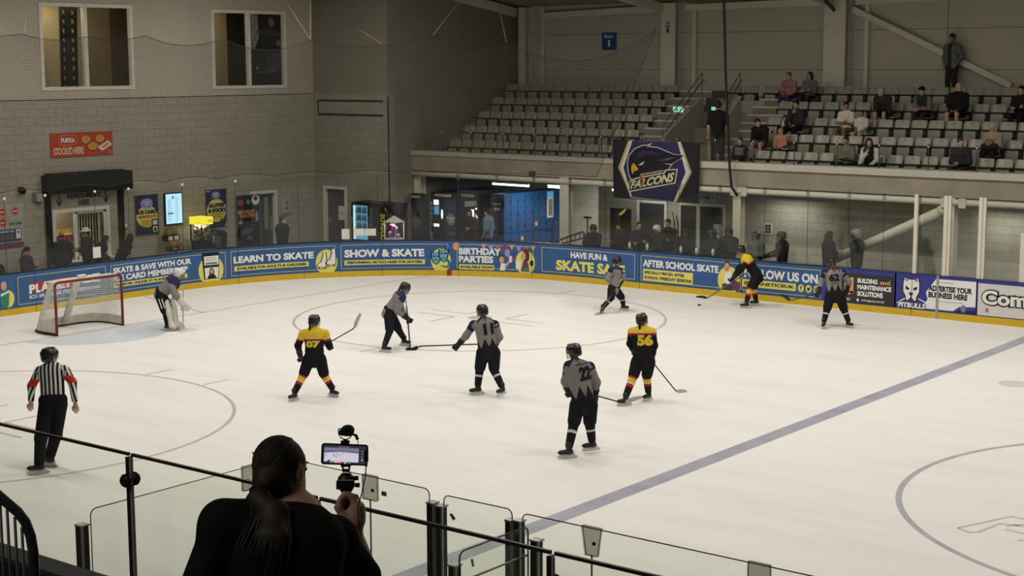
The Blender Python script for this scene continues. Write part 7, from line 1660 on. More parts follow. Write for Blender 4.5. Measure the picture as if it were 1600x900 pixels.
seated(1240, 4, .92, 'woman in pink patterned top and purple trousers on the top row', dict(top=[CPK], pants=CDB, hair=('ginger', 'short'), shoe=BLACK), arms='lap', lean=.12)
seated(1271, 4, .92, 'woman with long dark hair and glasses in a grey top on the top row', dict(top=[CGY], pants=CDK, hair=('black', 'long'), glasses=True), arms='folded', headturn=.2)
seated(1250, 2, .98, 'man in dark jacket holding a hand to his face beside the steps', dict(top=[CDK], pants=CB, hair=('black', 'short'), puff=1.1), arms=('lap', 'chin'), nod=.2)
seated(1328, 2, .96, 'person in white t-shirt with folded arms beside the small boy', dict(top=[CWH], sleeve=.75, pants=TAN, hair=('black', 'short'), skin='tan'), arms='folded', headturn=-.5)
seated(1352, 2, .80, 'small boy in white t-shirt and pale trousers sitting in the third row', dict(top=[CWH], sleeve=.7, pants=PALE, hair=('black', 'short'), skin='tan'), arms='lap')
seated(1390, 3, 1.0, 'man in dark brown jacket and shorts leaning forward in the fourth row', dict(top=[CBR], pants=CB, legs='shorts', hair=('grey', 'short'), puff=1.1), arms='knees', lean=.5, headturn=.5)
seated(1450, 3, .98, 'man in dark cap with grey sleeves crossed over his knees', dict(top=[CDK, CGY], topface=ARMF, pants=CDK, hair=('brown', 'short'), cap=('cap', CB)), arms='folded', lean=.28)
seated(1503, 3, 1.04, 'big man in black jacket and shorts with a shaved head turned away', dict(top=[CB], pants=CB, legs='shorts', hair=('ginger', 'bald'), puff=1.15, fat=1.1), arms='lap', headturn=-.9)
seated(1330, 0, .96, 'person in olive grey top slumped in the front row', dict(top=[COL_], pants=CB, hair=('black', 'short'), skin='tan'), arms='folded', lean=-.05, side=.1)
seated(1367, 0, .96, 'woman in black with white sleeves, hand at her chin, front row', dict(top=[CB, CWH], topface=ARMF, pants=CB, hair=('black', 'bob')), arms=('lap', 'chin'), lean=.2, headturn=-.6)
seated(1508, 0, 1.0, 'man in dark jacket with crossed legs looking left in the front row', dict(top=[CDK], pants=CDK, hair=('brown', 'short'), puff=1.1), arms='clasp', lean=.1, headturn=-.7)
seated(1557, 1, .95, 'grey-haired woman in a beige coat with a dark bag on her lap', dict(top=[CBG], pants=CB, hair=('grey', 'bob'), puff=1.1, fat=1.1), arms='phone', nod=.5)
p = A3(row_x(1557, 1), ROWY[1] - .46, ROWZ[1] + .56); o = empty('handbag', p, 'dark bag on the lap of the grey-haired woman', 'bag'); part_sdf('bag_body', o, [el(p + ZU * .10, A3(.24, .10, .11))], [BLACKM], .02); mb = MB(); mb.tube([p + A3(-.12, 0, .18), p + A3(-.08, 0, .26), p + A3(.08, 0, .26), p + A3(.12, 0, .18)], .012, BLACK, n=6); mb.build('bag_handle', o)
seated(1163, 0, .88, 'boy in black and grey jacket and jeans at the left end of the front row', dict(top=[CB, CGY], topface=lambda gi, t, C: np.where((gi == 0) & (np.abs((C[:, 2] - ROWZ[0]) - .78) < .11), 1, 0), pants=CJN, hair=('brown', 'short')), arms='lap')
seated(1199, 1, 1.0, 'person in black hoodie and shorts leaning forward at the end of the second row', dict(top=[CB], pants=CGY, legs='shorts', hair=('black', 'short'), hood=True, puff=1.1), arms='knees', lean=.45, headturn=-.7, nod=.3)
seated(1226, 1, .74, 'small child in peach top and party hat next to the person in black hoodie', dict(top=[CPE], pants=CDK, hair=('blond', 'bob')), arms='lap')
mbp = at(1223.5, 196, y=ROWY[1] - .15)
o = empty('party_hat', mbp, 'small pale party hat on the child in peach', 'hat'); mb = MB(); mb.tube([mbp - ZU * .02, mbp + ZU * .14], [.055, .012], CWH, n=10); mb.build('hat_cone', o); mb = MB(); mb.ell(mbp + ZU * .15, .02, CPE); mb.build('pompom', o)
seated(1600, 3, .98, 'person in black cut off by the right picture edge in the fourth row', dict(top=[CB], pants=CB, hair=('black', 'short')), arms='folded')
p = A3(row_x(1212, 0), ROWY[0] - .30, ROWZ[0] + .02); o = empty('rucksack', p, 'dark rucksack on the floor in front of the front row seats', 'bag'); part_sdf('bag_body', o, [el(p + ZU * .22, A3(.17, .13, .22)), el(p + ZU * .13 - A3(0, .12, 0), A3(.12, .06, .10))], [CB], .02); mb = MB(); mb.tube([p + A3(-.05, 0, .43), p + A3(0, 0, .48), p + A3(.05, 0, .43)], .012, CGY, n=6); mb.build('bag_handle', o)
mb = MB()  # raised walkway behind the top row
mb.box(SX, 40, 19.9, BY, ROWZ[4], 5.06, CONCD); mb.build('floor_top_walkway', kind='structure')
loc = at(1489, 60, y=20.2) * A3(1, 1, 0) + ZU * 5.06
figure('person', 'man in grey open jacket and dark trousers standing at the back behind the top row', 'person', pose('stand', loc, (-.2, -1), 1.055, arms='pockets', nod=.2), dict(top=[CGY, CDK], topface=lambda gi, t, C: np.where((gi == 0) & (np.abs((C - loc) @ nrm(A3(-1, .2, 0))) < .055) & ((C - loc) @ nrm(A3(-.2, -1, 0)) > 0), 1, 0), pants=CDK, hair=('brown', 'short'), skin='tan'), 'spectators in the stand', vox=.021)
loc = at(1121, 250, y=15.72) * A3(1, 1, 0); zf = 2.92 + .214; hz = float(at(1121, 157, y=15.72)[2])
figure('person', 'man in black t-shirt and dark trousers standing on the steps by the banner, back turned', 'person', pose('stand', A3(loc[0], 15.72, zf), (-.5, .9), (hz - zf) / STANDTOP, arms='down', headturn=.2), dict(top=[CB], sleeve=.8, pants=CDK, hair=('black', 'short')), 'spectators in the stand', vox=.021)

# ---- people behind the glass
def bystander(u, v, label, front, o, ztop=None, y=None, x=None, kind='stand', group=None, nm='person', cat='person', topk=None, **pk):
    tk = topk or (STANDTOP if kind == 'stand' else SEATTOP)
    p = at(u, v, x=x, y=y) if ztop is None else at(u, v, z=ztop)
    s = p[2] / (tk * math.cos(pk.get('lean', 0)) if kind == 'stand' and pk.get('lean') else tk); fr = nrm(A3(front[0], front[1], 0)); off = math.sin(pk.get('lean', 0)) * .68 * s + .03
    o = dict(dict(puff=1.15, fat=1.12), **o); return figure(nm, label, cat, pose(kind, A3(p[0], p[1], 0) - fr * off, front, s, **pk), o, group, vox=.02)
G1 = 'bystanders behind the end glass'
bystander(95, 361, 'man in black jacket facing the food hatch, back to the rink', (-1, .15), dict(top=[CB], pants=CB, hair=('brown', 'bald'), puff=1.1, skin='tan'), ztop=1.76, group=G1)
bystander(133, 356, 'person in pale bucket hat with folded arms by the food hatch', (-.5, -.9), dict(top=[CBR], pants=CB, hair=('black', 'short'), cap=('bucket', CWH)), ztop=1.77, group=G1, arms='folded')
bystander(166, 372, 'woman with long black hair behind the boards right of the hatch queue', (.7, .7), dict(top=[CB], pants=CB, hair=('black', 'long')), ztop=1.53, group=G1, arms='phone', nod=.15, lean=.42)
bystander(205, 371, 'woman in glasses and black t-shirt reaching along the boards', (.55, .85), dict(top=[CB], sleeve=.8, pants=CB, hair=('black', 'bob'), glasses=True), ztop=1.52, group=G1, arms=('ledge', 'ledge'), lean=.48, headturn=-.3)
bystander(42, 388, 'seated woman with tied dark hair and folded arms at far left', (.8, .6), dict(top=[CDK], pants=CB, hair=('black', 'pony')), ztop=1.30, kind='sit', group=G1, arms='folded', nod=.3)
bystander(-4, 402, 'person in dark clothes cut off at the left picture edge', (.8, .3), dict(top=[CB], pants=CB, hair=('black', 'short')), ztop=1.22, kind='sit', group=G1, arms='lap')
bystander(442, 337, 'man in black jacket seen in profile between the two doors', (.8, .6), dict(top=[CB], pants=CB, hair=('brown', 'short'), puff=1.22, fat=1.25), ztop=1.78, group=G1, arms='pockets')
bystander(733, 327, 'woman in dark hoodie with hands together in front of the sticker booth', (.5, -.9), dict(top=[CBR], pants=CB, hair=('black', 'long'), hood=True), ztop=1.66, group=G1, arms='clasp')
bystander(761, 325, 'man in dark cap and pale blue denim hoodie facing left by the lockers', (-.9, -.35), dict(top=[CBL], pants=CDK, hair=('brown', 'short'), cap=('cap', CB), hood=True, puff=1.08), ztop=1.80, group=G1, arms='pockets')
G2 = 'players and staff on the team bench'
BENCHJ = cloth('bench_black_jersey', (.028, .028, .03)); BKIT = lambda **k: dict(dict(top=[BENCHJ], pants=CB, helmet=HELM, puff=1.2, gloves=GLOVEB), **k)
bystander(927, 350, 'bench player in dark helmet at the left end of the team bench', (.2, -1), BKIT(), y=14.2, group=G2, arms='ledge', topk=1.775)
bystander(968, 344, 'person in dark jersey turned sideways in front of the tall black board', (-.9, -.4), BKIT(helmet=None, gloves=None, hair=('black', 'short'), cap=('beanie', CB)), y=14.35, group=G2, arms='clasp', topk=1.79)
bystander(999, 346, 'dark-haired person standing right of the tall black board', (.6, -.8), BKIT(helmet=None, gloves=None, hair=('black', 'short')), y=14.4, group=G2, arms='folded')
bystander(1026, 351, 'bench player in white helmet', (-.1, -1), BKIT(helmet=HELMW), y=14.2, group=G2, arms='ledge', topk=1.775)
bystander(1043, 342, 'tall coach in black standing behind the white helmet', (.1, -1), BKIT(helmet=None, gloves=None, hair=('black', 'short')), y=15.0, group=G2, arms='folded')
bystander(1071, 355, 'bench player in black helmet right of the white helmet', (.3, -1), BKIT(), y=14.2, group=G2, arms='ledge', topk=1.775)
bystander(1113, 357, 'bench player in black helmet left of the white door notices', (-.2, -1), BKIT(), y=14.2, group=G2, arms='ledge', topk=1.775)
bystander(1139, 354, 'bench player in dark top left of the cream post', (.1, -1), BKIT(top=[CDK]), y=14.3, group=G2, arms='phone', topk=1.775)
bystander(1181, 361, 'bench player in grey top right of the cream post', (-.1, -1), BKIT(top=[CGY]), y=14.25, group=G2, arms='clasp', topk=1.775)
bystander(1221, 360, 'bench player in black helmet looking left under the framed notice', (-.9, -.4), BKIT(), y=14.3, group=G2, arms='ledge', topk=1.775)
bystander(1297, 361, 'woman with brown hair in grey top behind number 62', (.6, .7), dict(top=[CDK], pants=CB, hair=('brown', 'long')), y=14.9, group=G2, arms='folded')
bystander(1338, 357, 'goalkeeper in black and white patterned mask behind the glass', (-.8, -.5), BKIT(helmet=mat('patterned_mask', (.30, .29, .27), .4, var=.95, scale=60), gloves=None), y=14.7, group=G2, arms='down', topk=1.775)
for i, (u, v0, v1) in enumerate(((983.5, 377, 392), (1011, 381, 394), (1063.5, 381, 396), (1088, 385, 399), (1113.5, 384, 401))):
    p = at(u, v1 - 2, y=13.62); lab = 'white water bottle on the bench ledge, %s' % ('leftmost of five', 'second from the left', 'middle one of five', 'second from the right', 'rightmost of five')[i]
    o = empty('water_bottle', A3(p[0], 13.62, 1.05), lab, 'bottle', 'bottles on the bench ledge'); mb = MB(); mb.tube([(p[0], 13.63, 1.05), (p[0], 13.63, 1.21), (p[0], 13.63, 1.23)], [.037, .037, .03], ADWHITE, n=12); mb.build('bottle_body', o); mb = MB(); mb.tube([(p[0], 13.63, 1.23), (p[0], 13.63, 1.25), (p[0], 13.63, 1.28)], [.028, .02, .009], GREY, n=10); mb.build('bottle_cap', o)
for i, (a, b, lab) in enumerate((((1053.5, 345), (1056, 392), 'upright stick leaning on the bench left of the double door'), ((1060, 352), (1058, 392), 'second upright stick beside the double door'), ((967, 335), (976, 368), 'yellow bladed stick held up in front of the tall black board'))):
    p, q_ = at(*a, y=13.95), at(*b, y=13.95); stick(lab, q_ * A3(1, 1, 0) + ZU * .02, p, p + A3(.18, .05, .16) if i == 2 else p + A3(-.1, .1, .25), m=SHAFT, mt=None if i < 2 else mat('stick_yellow', (.6, .48, .04), .4))
bench = empty('team_bench', (13, 15.47, 0), 'long dark team bench behind the boards', 'bench'); mb2 = MB(); mb2.box(8.6, 16.2, 15.35, 15.6, .38, .45, DKGREY); mb2.build('bench_seat', bench); mb2 = MB(); [mb2.box(x, x + .08, 15.38, 15.58, 0, .38, DKGREY) for x in (8.8, 11, 13.4, 15.9)]; mb2.build('bench_leg', bench)

# ================================================================== near side: stand edge, glass, filming woman
FZ = 3.30; YB = -18.09
mb = MB(); mb.box(18, 42, -24, -17.95, FZ - .2, FZ, CONCD); mb.build('floor_near_stand', kind='structure')
mb = MB(); mb.box(18, 42, -18.1, -17.95, 0, FZ - .2, CONC); mb.build('wall_near_stand', kind='structure')
KERB = mat('black_kerb', (.018, .018, .019), .5)
mb = MB(); mb.box(18, 42, YB - .05, YB + .06, FZ, 3.80, KERB); mb.box(18, 42, YB - .06, YB + .07, 3.80, 3.825, DKGREY); mb.build('trim_kerb', kind='structure')
RZ = 4.45; jx = [24.0, 25.1, 26.24, 27.38, 28.53, 29.68, 30.82, 31.97, 33.1]
POSTB = mat('post_black', (.02, .022, .02), .35); PALEE = mat('pale_glass_edge', (.36, .42, .34), .3)
posn = ['outside the left picture edge', 'beyond the left picture edge', 'left of the referee', 'in front of the referee', 'left of the filming woman', 'right of the filming woman', 'at the lower right', 'far right below the frame']
for i, (a, b) in enumerate(zip(jx, jx[1:])):
    if b < 27: continue
    mb = MB(); mb.box(a + .014, b - .014, YB - .006, YB + .006, 3.83, RZ - .01, NEARGLASS); o = tag(mb.build('glass_balustrade'), 'stand balustrade glass with black top rail, ' + posn[i], 'glass pane')
    mb = MB(); mb.box(a + .012, b - .006, YB - .006, YB + .006, RZ - .007, RZ + .006, POSTB); mb.build('top_rail', o)
    mb = MB(); mb.box(b - .014, b - .002, YB - .016, YB + .016, 3.83, RZ - .012, POSTB); mb.build('post', o); mb = MB(); mb.box(b - .002, b + .007, YB - .006, YB + .006, 3.83, RZ - .015, PALEE); mb.build('pane_edge', o, label='pale green glass edge')
    mb = MB(); [mb.tube([(b - .006, YB + e * .008, RZ - .115), (b - .006, YB + e * .03, RZ - .115), (b - .006, YB + e * .042, RZ - .115)], [.03, .03, .02], BLACK, n=16) for e in (-1, 1)]; mb.build('clamp_disc', o)
def near_pane(p, q, z0, z1, label, r=.05, rl=True, rr=True, edge=.0045, gl=NEARGLASS):
    p = A3(*p, 0); q = A3(*q, 0); L = np.linalg.norm(q - p); d = (q - p) / L; n = A3(-d[1], d[0], 0); P = [(0, z0), (L, z0)]
    P += [(L - r + r * math.cos(a), z1 - r + r * math.sin(a)) for a in np.linspace(0, PI / 2, 6)] if rr else [(L, z1)]
    P += [(r + r * math.cos(a), z1 - r + r * math.sin(a)) for a in np.linspace(PI / 2, PI, 6)] if rl else [(0, z1)]
    fn = lambda x, y, off: p + d * x + n * off + ZU * y
    mb = MB(); mb.prism(P, fn, -.006, .006, gl); o = tag(mb.build('rink_shield'), label, 'glass pane')
    mb = MB(); mb.tube([fn(x, y, 0) for x, y in P[1:]] + [fn(*P[0], 0)], edge, GEDGE, n=6); mb.build('pane_edge', o); return o, fn
def clip_on(o, fn, x, z, w=.15, h=.19, taper=.0):
    mb = MB(); mb.prism([(x - w / 2 + taper, z - h), (x + w / 2 - taper, z - h), (x + w / 2, z + .01), (x - w / 2, z + .01)], fn, -.02, .02, CLIP2); c = mb.build('joint_clip', o, label='clear plastic joint clip')
    mb = MB(); mb.tube([fn(a, b, 0) for a, b in ((x - w / 2 + taper, z - h), (x + w / 2 - taper, z - h), (x + w / 2, z + .01), (x - w / 2, z + .01), (x - w / 2 + taper, z - h))], .004, GREY, n=4); mb.build('clip_rim', c); mb = MB(); mb.tube([fn(x, z - .12, .02), fn(x, z - .12, .03)], .014, DKGREY, n=10); mb.build('clip_bolt', c)
CLIP2 = glass_mat('near_clip_plastic', (.62, .63, .59), .05, .3)
ZT = 2.885; NP = 'rink-side shield glass '
def post(x, y, w, z1, label, dbl=False):
    o = empty('shield_post', (x, y, 0), label, 'post'); mb = MB(); mb.box(x - w / 2, x + w / 2, y - .035, y + .035, 0, z1, POSTB); mb.build('post_body', o)
    mb = MB(); mb.box(x + w / 2 - .004, x + w / 2 + .012, y - .036, y - .02, 0, z1, ALU); mb.build('post_edge', o); mb = MB(); mb.box(x - w / 2 - .006, x + w / 2 + .012, y - .04, y + .04, z1, z1 + .012, ALU); mb.build('post_cap', o); return o
o, fn = near_pane((24.70, -15.48), (24.70, -13.56), 1.0, 2.93, 'return shield glass running back from the rink at lower left', rl=True, rr=False)
clip_on(o, fn, 1.55, 2.93)
mb = MB(); mb.tube([fn(1.55, 2.75, 0), fn(1.55, 1, 0)], .007, GREY, n=5); mb.build('pane_joint', o)
post(24.62, -15.50, .065, 2.80, 'black post at the outer end of the return glass at lower left'); post(24.34, -13.5, .055, 2.9, 'black shield post behind the head of the filming woman')
o, fn = near_pane((24.39, -13.5), (26.24, -13.5), 1.05, ZT + .02, NP + 'behind the filming woman and her phone', rl=False)
clip_on(o, fn, 25.62 - 24.39, ZT + .02); mb = MB(); mb.tube([fn(1.23, 2.72, 0), fn(1.23, 1.05, 0)], .007, GREY, n=5); mb.build('pane_joint', o)
mb = MB(); q_ = [at(u, v, y=-13.51) for u, v in ((596, 767), (604, 769), (604, 776), (596, 774))]; mb.add(q_, [(0, 1, 2, 3)], GREY); mb.build('sticker', o)
post(26.27, -13.5, .06, 2.80, 'left black post of the first gate pair'); post(26.36, -13.5, .05, 2.79, 'right black post of the first gate pair')
o, fn = near_pane((26.385, -13.5), (27.045, -13.5), 1.05, ZT, NP + 'of the narrow gate between two post pairs')
mb = MB(); q_ = [at(u, v, y=-13.51) for u, v in ((702, 803), (706, 802), (712, 810), (708, 814))]; mb.add(q_, [(0, 1, 2, 3)], GREY); mb.build('sticker', o)
post(27.03, -13.5, .05, 2.80, 'left black post of the second gate pair'); post(27.11, -13.5, .05, 2.81, 'right black post of the second gate pair')
o, fn = near_pane((27.14, -13.5), (31.5, -13.5), 1.05, ZT - .01, NP + 'stretching to the lower right', rr=False)
for x, tp in ((27.76, .03), (29.10, 0)):
    clip_on(o, fn, x - 27.14, ZT - .01, .16, .2, tp); mb = MB(); mb.tube([fn(x - 27.14, 2.68, 0), fn(x - 27.14, 1.05, 0)], .007, GREY, n=5); mb.build('pane_joint', o)
o, fn = near_pane((27.36, -14.48), (27.36, -13.72), 1.0, 2.87, 'short return glass between two black posts at lower centre', edge=.006)
mb = MB(); q_ = [at(u, v, x=27.35) for u, v in ((735, 874), (739, 873), (741, 885), (738, 886))]; mb.add(q_, [(0, 1, 2, 3)], GREY); mb.build('sticker', o)
mb = MB(); mb.bar(fn(.1, 2.66, 0), fn(.76, 2.66, 0), .01, .012, PALEE); mb.build('glazing_bar', o)
post(27.30, -14.46, .055, 2.76, 'near black post of the short return glass'); post(27.42, -13.70, .06, 2.77, 'far black post of the short return glass')
mb = MB(); mb.box(24.3, 31.6, -13.56, -13.44, 0, 1.05, BOARDBLUE); mb.box(24.3, 31.6, -13.57, -13.43, 1.02, 1.05, BLACK); tag(mb.build('dasher_wall'), 'near rink board under the glass below the picture edge', 'board')

# stair handrail at the lower left corner
HR = mat('navy_painted_steel', (.018, .020, .030), .4, spec=.4); d = 4.5
o = empty('stair_handrail', at(52, 900, d=d) * A3(1, 1, 0) + ZU * FZ, 'dark painted stair handrail with thin bars at lower left corner', 'handrail')
P = [at(u, v, d=d) for u, v in ((-60, 722), (-20, 759), (8, 783), (28, 800), (40, 816), (48, 838), (52, 862), (54, 900))]; foot = P[-1] * A3(1, 1, 0) + ZU * FZ
mb = MB(); mb.tube(P + [foot], .0148, HR, n=12); mb.build('rail_tube', o)
for u, v in ((-24, 770), (-12, 778), (0, 786), (11, 796), (23, 808), (34, 824)):
    p = at(u, v, d=d); mb = MB(); mb.tube([p, p * A3(1, 1, 0) + ZU * (FZ + .12)], .0048, HR, n=6); mb.build('bar', o)
mb = MB(); mb.tube([at(-60, 722, d=d) * A3(1, 1, 0) + ZU * (FZ + .12), foot + ZU * .12], .012, HR, n=8); mb.build('bottom_rail', o)

# the woman filming
def P5(u, v, d): return at(u, v, d=d)
f = joints(P5(432, 1000, 5.12), P5(446, 800, 5.20), P5(442.5, 735, 5.22), P5(350, 818, 5.12), P5(522, 842, 5.30), P5(302, 935, 5.05), P5(582, 915, 5.50), P5(340, 1010, 5.2), P5(553, 828, 5.62),
           P5(395, 1020, 5.1), P5(470, 1025, 5.2), P5(395, 1020, 5.1) * A3(1, 1, 0) + ZU * (FZ + .44) + FWD * .05, P5(470, 1025, 5.2) * A3(1, 1, 0) + ZU * (FZ + .44) + FWD * .05, P5(395, 1020, 5.1) * A3(1, 1, 0) + ZU * (FZ + .10), P5(470, 1025, 5.2) * A3(1, 1, 0) + ZU * (FZ + .10), gdir(62), gdir(90), gdir(85), gdir(82), 1.0)
s = 1.0; sk = mat('skin_shade', (.46, .26, .18), .5, var=.06, scale=20)
BP = body_prims(f, .97)
hand = 14 + 0
BP = [p for p in BP if not (p['k'] == 'e' and np.linalg.norm(p['c'] - f.wR) < .08)]
def chain(pts, r): q = [P5(*p) for p in pts]; return [rc(a, b, r[i], r[i + 1]) for i, (a, b) in enumerate(zip(q, q[1:]))]
BP += chain([(553, 830, 5.62), (556, 812, 5.615), (559, 795, 5.61)], [.026, .031, .026]) + chain([(549, 818, 5.60), (550, 800, 5.605)], [.024, .02])
BP += chain([(556, 790, 5.60), (549, 776, 5.60), (539, 772.5, 5.595), (534, 777, 5.585)], [.0115, .0105, .0095, .008])
BP += chain([(561, 790, 5.62), (555, 778, 5.645), (543, 777, 5.665), (536, 782, 5.65)], [.0115, .0108, .0098, .008])
BP += chain([(564, 795, 5.63), (559, 786, 5.665), (546, 786, 5.68), (538, 790, 5.665)], [.011, .0102, .0092, .0078])
BP += chain([(565, 803, 5.63), (561, 796, 5.66), (549, 797, 5.675), (542, 800, 5.66)], [.0098, .009, .008, .007])
BP += chain([(546, 816, 5.60), (535, 806, 5.59), (528.5, 793, 5.585), (531, 782, 5.585)], [.016, .0125, .011, .0085])
V, F = surf(BP, .0075, .018)
mb = MB(); mb.v = [tuple(v) for v in V]; mb.f = [tuple(q) for q in F]; mb.mats = [sk]; mb.m = [0] * len(F); mb.sm = [True] * len(F); face_bits(mb, f, .97); finger_set(mb, f, f.wL, f.eL, sk, 1.0)
woman = mb.build('person', None, 'woman in black t-shirt with long ponytail filming with a phone, seen from behind', 'person', origin=A3(f.pelvis[0], f.pelvis[1], FZ))
part_sdf('trousers', woman, trousers(f, 1.0, 1.05), [CB], .02)
for a, fd in ((f.aL, f.footL), (f.aR, f.footR)): shoe('shoe', woman, a, fd, 1.0, BLACK)
TEE = mat('black_t_shirt', (.011, .011, .012), .9, spec=.08, var=.2, scale=8)
JP = jersey(f, 1.0, 1.05, .78, 1.0); JP.append(rc(f.pelvis - f.up * .06, f.chest, .155, .165, 0, f.T, (1.2, .9, 1)))
JP = [p for p in JP if not (p['k'] == 'c' and abs(p['ra'] - .085) < 1e-6) and not (p['k'] == 'e' and abs(p['r'][2] - .15) < 1e-6)] + [el(f.chest + f.up * .02, A3(.195, .14, .10), 0, f.T)] + [rc(P5(405, 818, 5.17), f.sL, .076, .072), rc(P5(478, 826, 5.24), f.sR, .062, .068), el(f.neck - f.up * .075 - f.front * .02, A3(.13, .09, .07), 0, f.T)]
part_sdf('t_shirt', woman, JP, [TEE], .012, .04, [dict(k='c', a=f.neck - f.up * .01 + f.front * .02, b=f.neck + f.up * .14, ra=.078, rb=.09, g=0, fr=None, sc=None)])
mb = MB(); c = f.neck + f.up * .0 + f.front * .005; mb.tube([c + (f.side * math.cos(a) * .068 + f.front * math.sin(a) * .066) - f.up * (.018 - .02 * math.sin(a)) for a in np.linspace(0, 2 * PI, 25)], .0018, mat('gold_chain', (.6, .45, .2), .3, metal=.9), n=4); mb.build('necklace', woman, label='thin gold necklace')
HB2 = mat('hair_brown_light', (.040, .027, .019), .55, spec=.2, var=.3, scale=40)
HB = mat('hair_dark_brown', (.020, .014, .010), .6, spec=.3, var=.35, scale=40)
h, X, Y, Z = f.head, f.hside, f.face, f.hup
hp = [el(h + Z * .020 - Y * .018, A3(.079, .100, .095), 0, f.H), el(h - Y * .055 - Z * .035, A3(.066, .062, .062), 0, f.H), el(h - Y * .11 - Z * .045, A3(.035, .03, .035), 0, f.H)]
ho = part_sdf('hair', woman, hp, [HB], .009, .03, [el(h + Y * .105 - Z * .06, A3(.085, .088, .085), 0, f.H), el(h + X * .082 - Y * .0 - Z * .055, A3(.03, .045, .055), 0, f.H)])
tail0 = h - Y * .125 - Z * .045
pt = [tail0 + Y * .015, tail0 - Y * .015 - Z * .05, P5(428, 800, 5.06), P5(424, 845, 5.0), P5(418, 905, 4.98)]
pp = [rc(a, b, ra, rb, 0, np.stack([RGT, FWD, UPV]), (1.25, .62, 1)) for a, b, ra, rb in zip(pt, pt[1:], (.020, .025, .034, .042), (.025, .034, .042, .03))]
part_sdf('ponytail', ho, pp, [HB], .010, .02)
mb = MB(); rnd = random.Random(3)
for k in range(46):
    a = rnd.uniform(-1, 1); b = rnd.uniform(-.3, 1.3)
    mb.tube([tail0 + RGT * a * .02 - Z * .01, lerp(pt[1], pt[2], .5) + RGT * a * .045 - FWD * .024, pt[2] + RGT * (a * .06 - .01) - FWD * .028 * (1.1 - abs(a)), pt[3] + RGT * (a * .075 - b * .03) - FWD * .034 * (1.1 - abs(a)), pt[4] + RGT * (a * .07 - b * .06) + UPV * rnd.uniform(-.03, .06) - FWD * .02], [.004, .0045, .004, .003, .0012], HB, n=5)
o = mb.build('hair_strand', ho); o['kind'] = 'stuff'
mb = MB(); mb.tube([tail0 + (RGT * math.cos(a) * .027 + UPV * math.sin(a) * .018) - Y * .005 - Z * .02 for a in np.linspace(0, 2 * PI, 17)], .006, BLACK, n=6); mb.build('hair_band', ho)
mb = MB(); hc = h + Z * .020 - Y * .018; d1 = nrm(A3(0, -.80, -.50))   # combed strands drawn back to the hair band
for k in range(150):
    t = math.radians(rnd.uniform(-35, 215)); a0 = math.radians(rnd.uniform(48, 74)); d0 = nrm(A3(math.sin(a0) * math.cos(t), math.cos(a0), math.sin(a0) * math.sin(t)))
    om = math.acos(max(-1, min(1, float(d0 @ d1)))); e0 = rnd.uniform(0, .25); pts = []
    for q in np.linspace(e0, .97, 12):
        d = (math.sin((1 - q) * om) * d0 + math.sin(q * om) * d1) / math.sin(om); w = rnd.uniform(1.002, 1.012)
        pts.append(hc + (d * A3(.079, .100, .095) * w) @ f.H)
    mb.tube(pts, [.0010] + [.0022] * 10 + [.0012], HB if k % 3 else HB2, n=5)
o = mb.build('combed_strand', ho); o['kind'] = 'stuff'
# phone rig
BX = lambda mb, u0, u1, v0, v1, d, t, m: mb.obox(P5((u0 + u1) / 2, (v0 + v1) / 2, d), RGT * (u1 - u0) / 2 * d / FPX, UPV * (v1 - v0) / 2 * d / FPX, FWD * t / 2, m)
dP = 5.60; tl = math.radians(-2.2); PR = RGT * math.cos(tl) + UPV * math.sin(tl); PU = -RGT * math.sin(tl) + UPV * math.cos(tl); pc = P5(538.5, 710, dP); W2, H2 = .083, .0375
ph = empty('smartphone', pc - ZU * H2, 'smartphone held sideways showing the bright ice on its screen', 'phone')
fnp = lambda x, y, off=0: pc + PR * x + PU * y - FWD * off
rr = .010; pts = [(sx * (W2 - rr) + rr * math.cos(a), sy * (H2 - rr) + rr * math.sin(a)) for sx, sy, a0 in ((1, 1, 0), (-1, 1, PI / 2), (-1, -1, PI), (1, -1, 1.5 * PI)) for a in np.linspace(a0, a0 + PI / 2, 5)]
mb = MB(); mb.prism(pts, fnp, -.005, .005, BLACK); mb.build('case', ph)
def em(n, c, p=1.0): return mat('screen_' + n, (.02, .02, .02), .4, var=0, emit=c, power=p)
sg = Sign(fnp); gx = lambda px_: -W2 + px_ / 330 * 2 * W2; gy = lambda py: H2 - py / 158 * 2 * H2
E1, E2, E3, E4, E5 = em('ice', (.62, .58, .66)), em('dark', (.03, .03, .05)), em('mid', (.20, .18, .24)), em('red', (.55, .05, .13)), em('white', (.9, .85, .9))
R4 = lambda x0, x1, y0, y1, m, off=.0055: sg.grid('screen', gx(x0), gx(x1), gy(y1), gy(y0), m, off)
R4(14, 316, 12, 146, E2); R4(22, 265, 30, 58, E3, .0058); R4(22, 265, 58, 135, E1, .0058); sg.poly('screen', [(gx(22), gy(70)), (gx(22), gy(52)), (gx(140), gy(48)), (gx(265), gy(56)), (gx(265), gy(68)), (gx(140), gy(60))], em('boards', (.10, .12, .30)), .0061)
sg.poly('screen', [(gx(22), gy(146)), (gx(60), gy(118)), (gx(70), gy(146))], E2, .0061)
for x, y in ((30, 88), (85, 80), (92, 92), (110, 76), (130, 82), (105, 95), (150, 72)): R4(x, x + 4, y - 8, y + 6, E2, .0061)
R4(88, 150, 132, 144, E4, .0062); R4(95, 140, 136, 140, E5, .0064); sg.disc('screen', gx(72), gy(136), .004, em('green', (.05, .4, .2)), .0062); sg.disc('screen', gx(172), gy(138), .005, em('pink', (.7, .35, .35)), .0062); sg.disc('screen', gx(200), gy(138), .004, em('green', (.05, .4, .2)), .0062)
for k in range(4): sg.disc('screen', gx(290), gy(50 + 22 * k), .0026, E5 if k == 3 else E3, .0062, n=10)
R4(120, 200, 20, 25, E3, .0062); sg.build('x', '', '', None, root=ph)
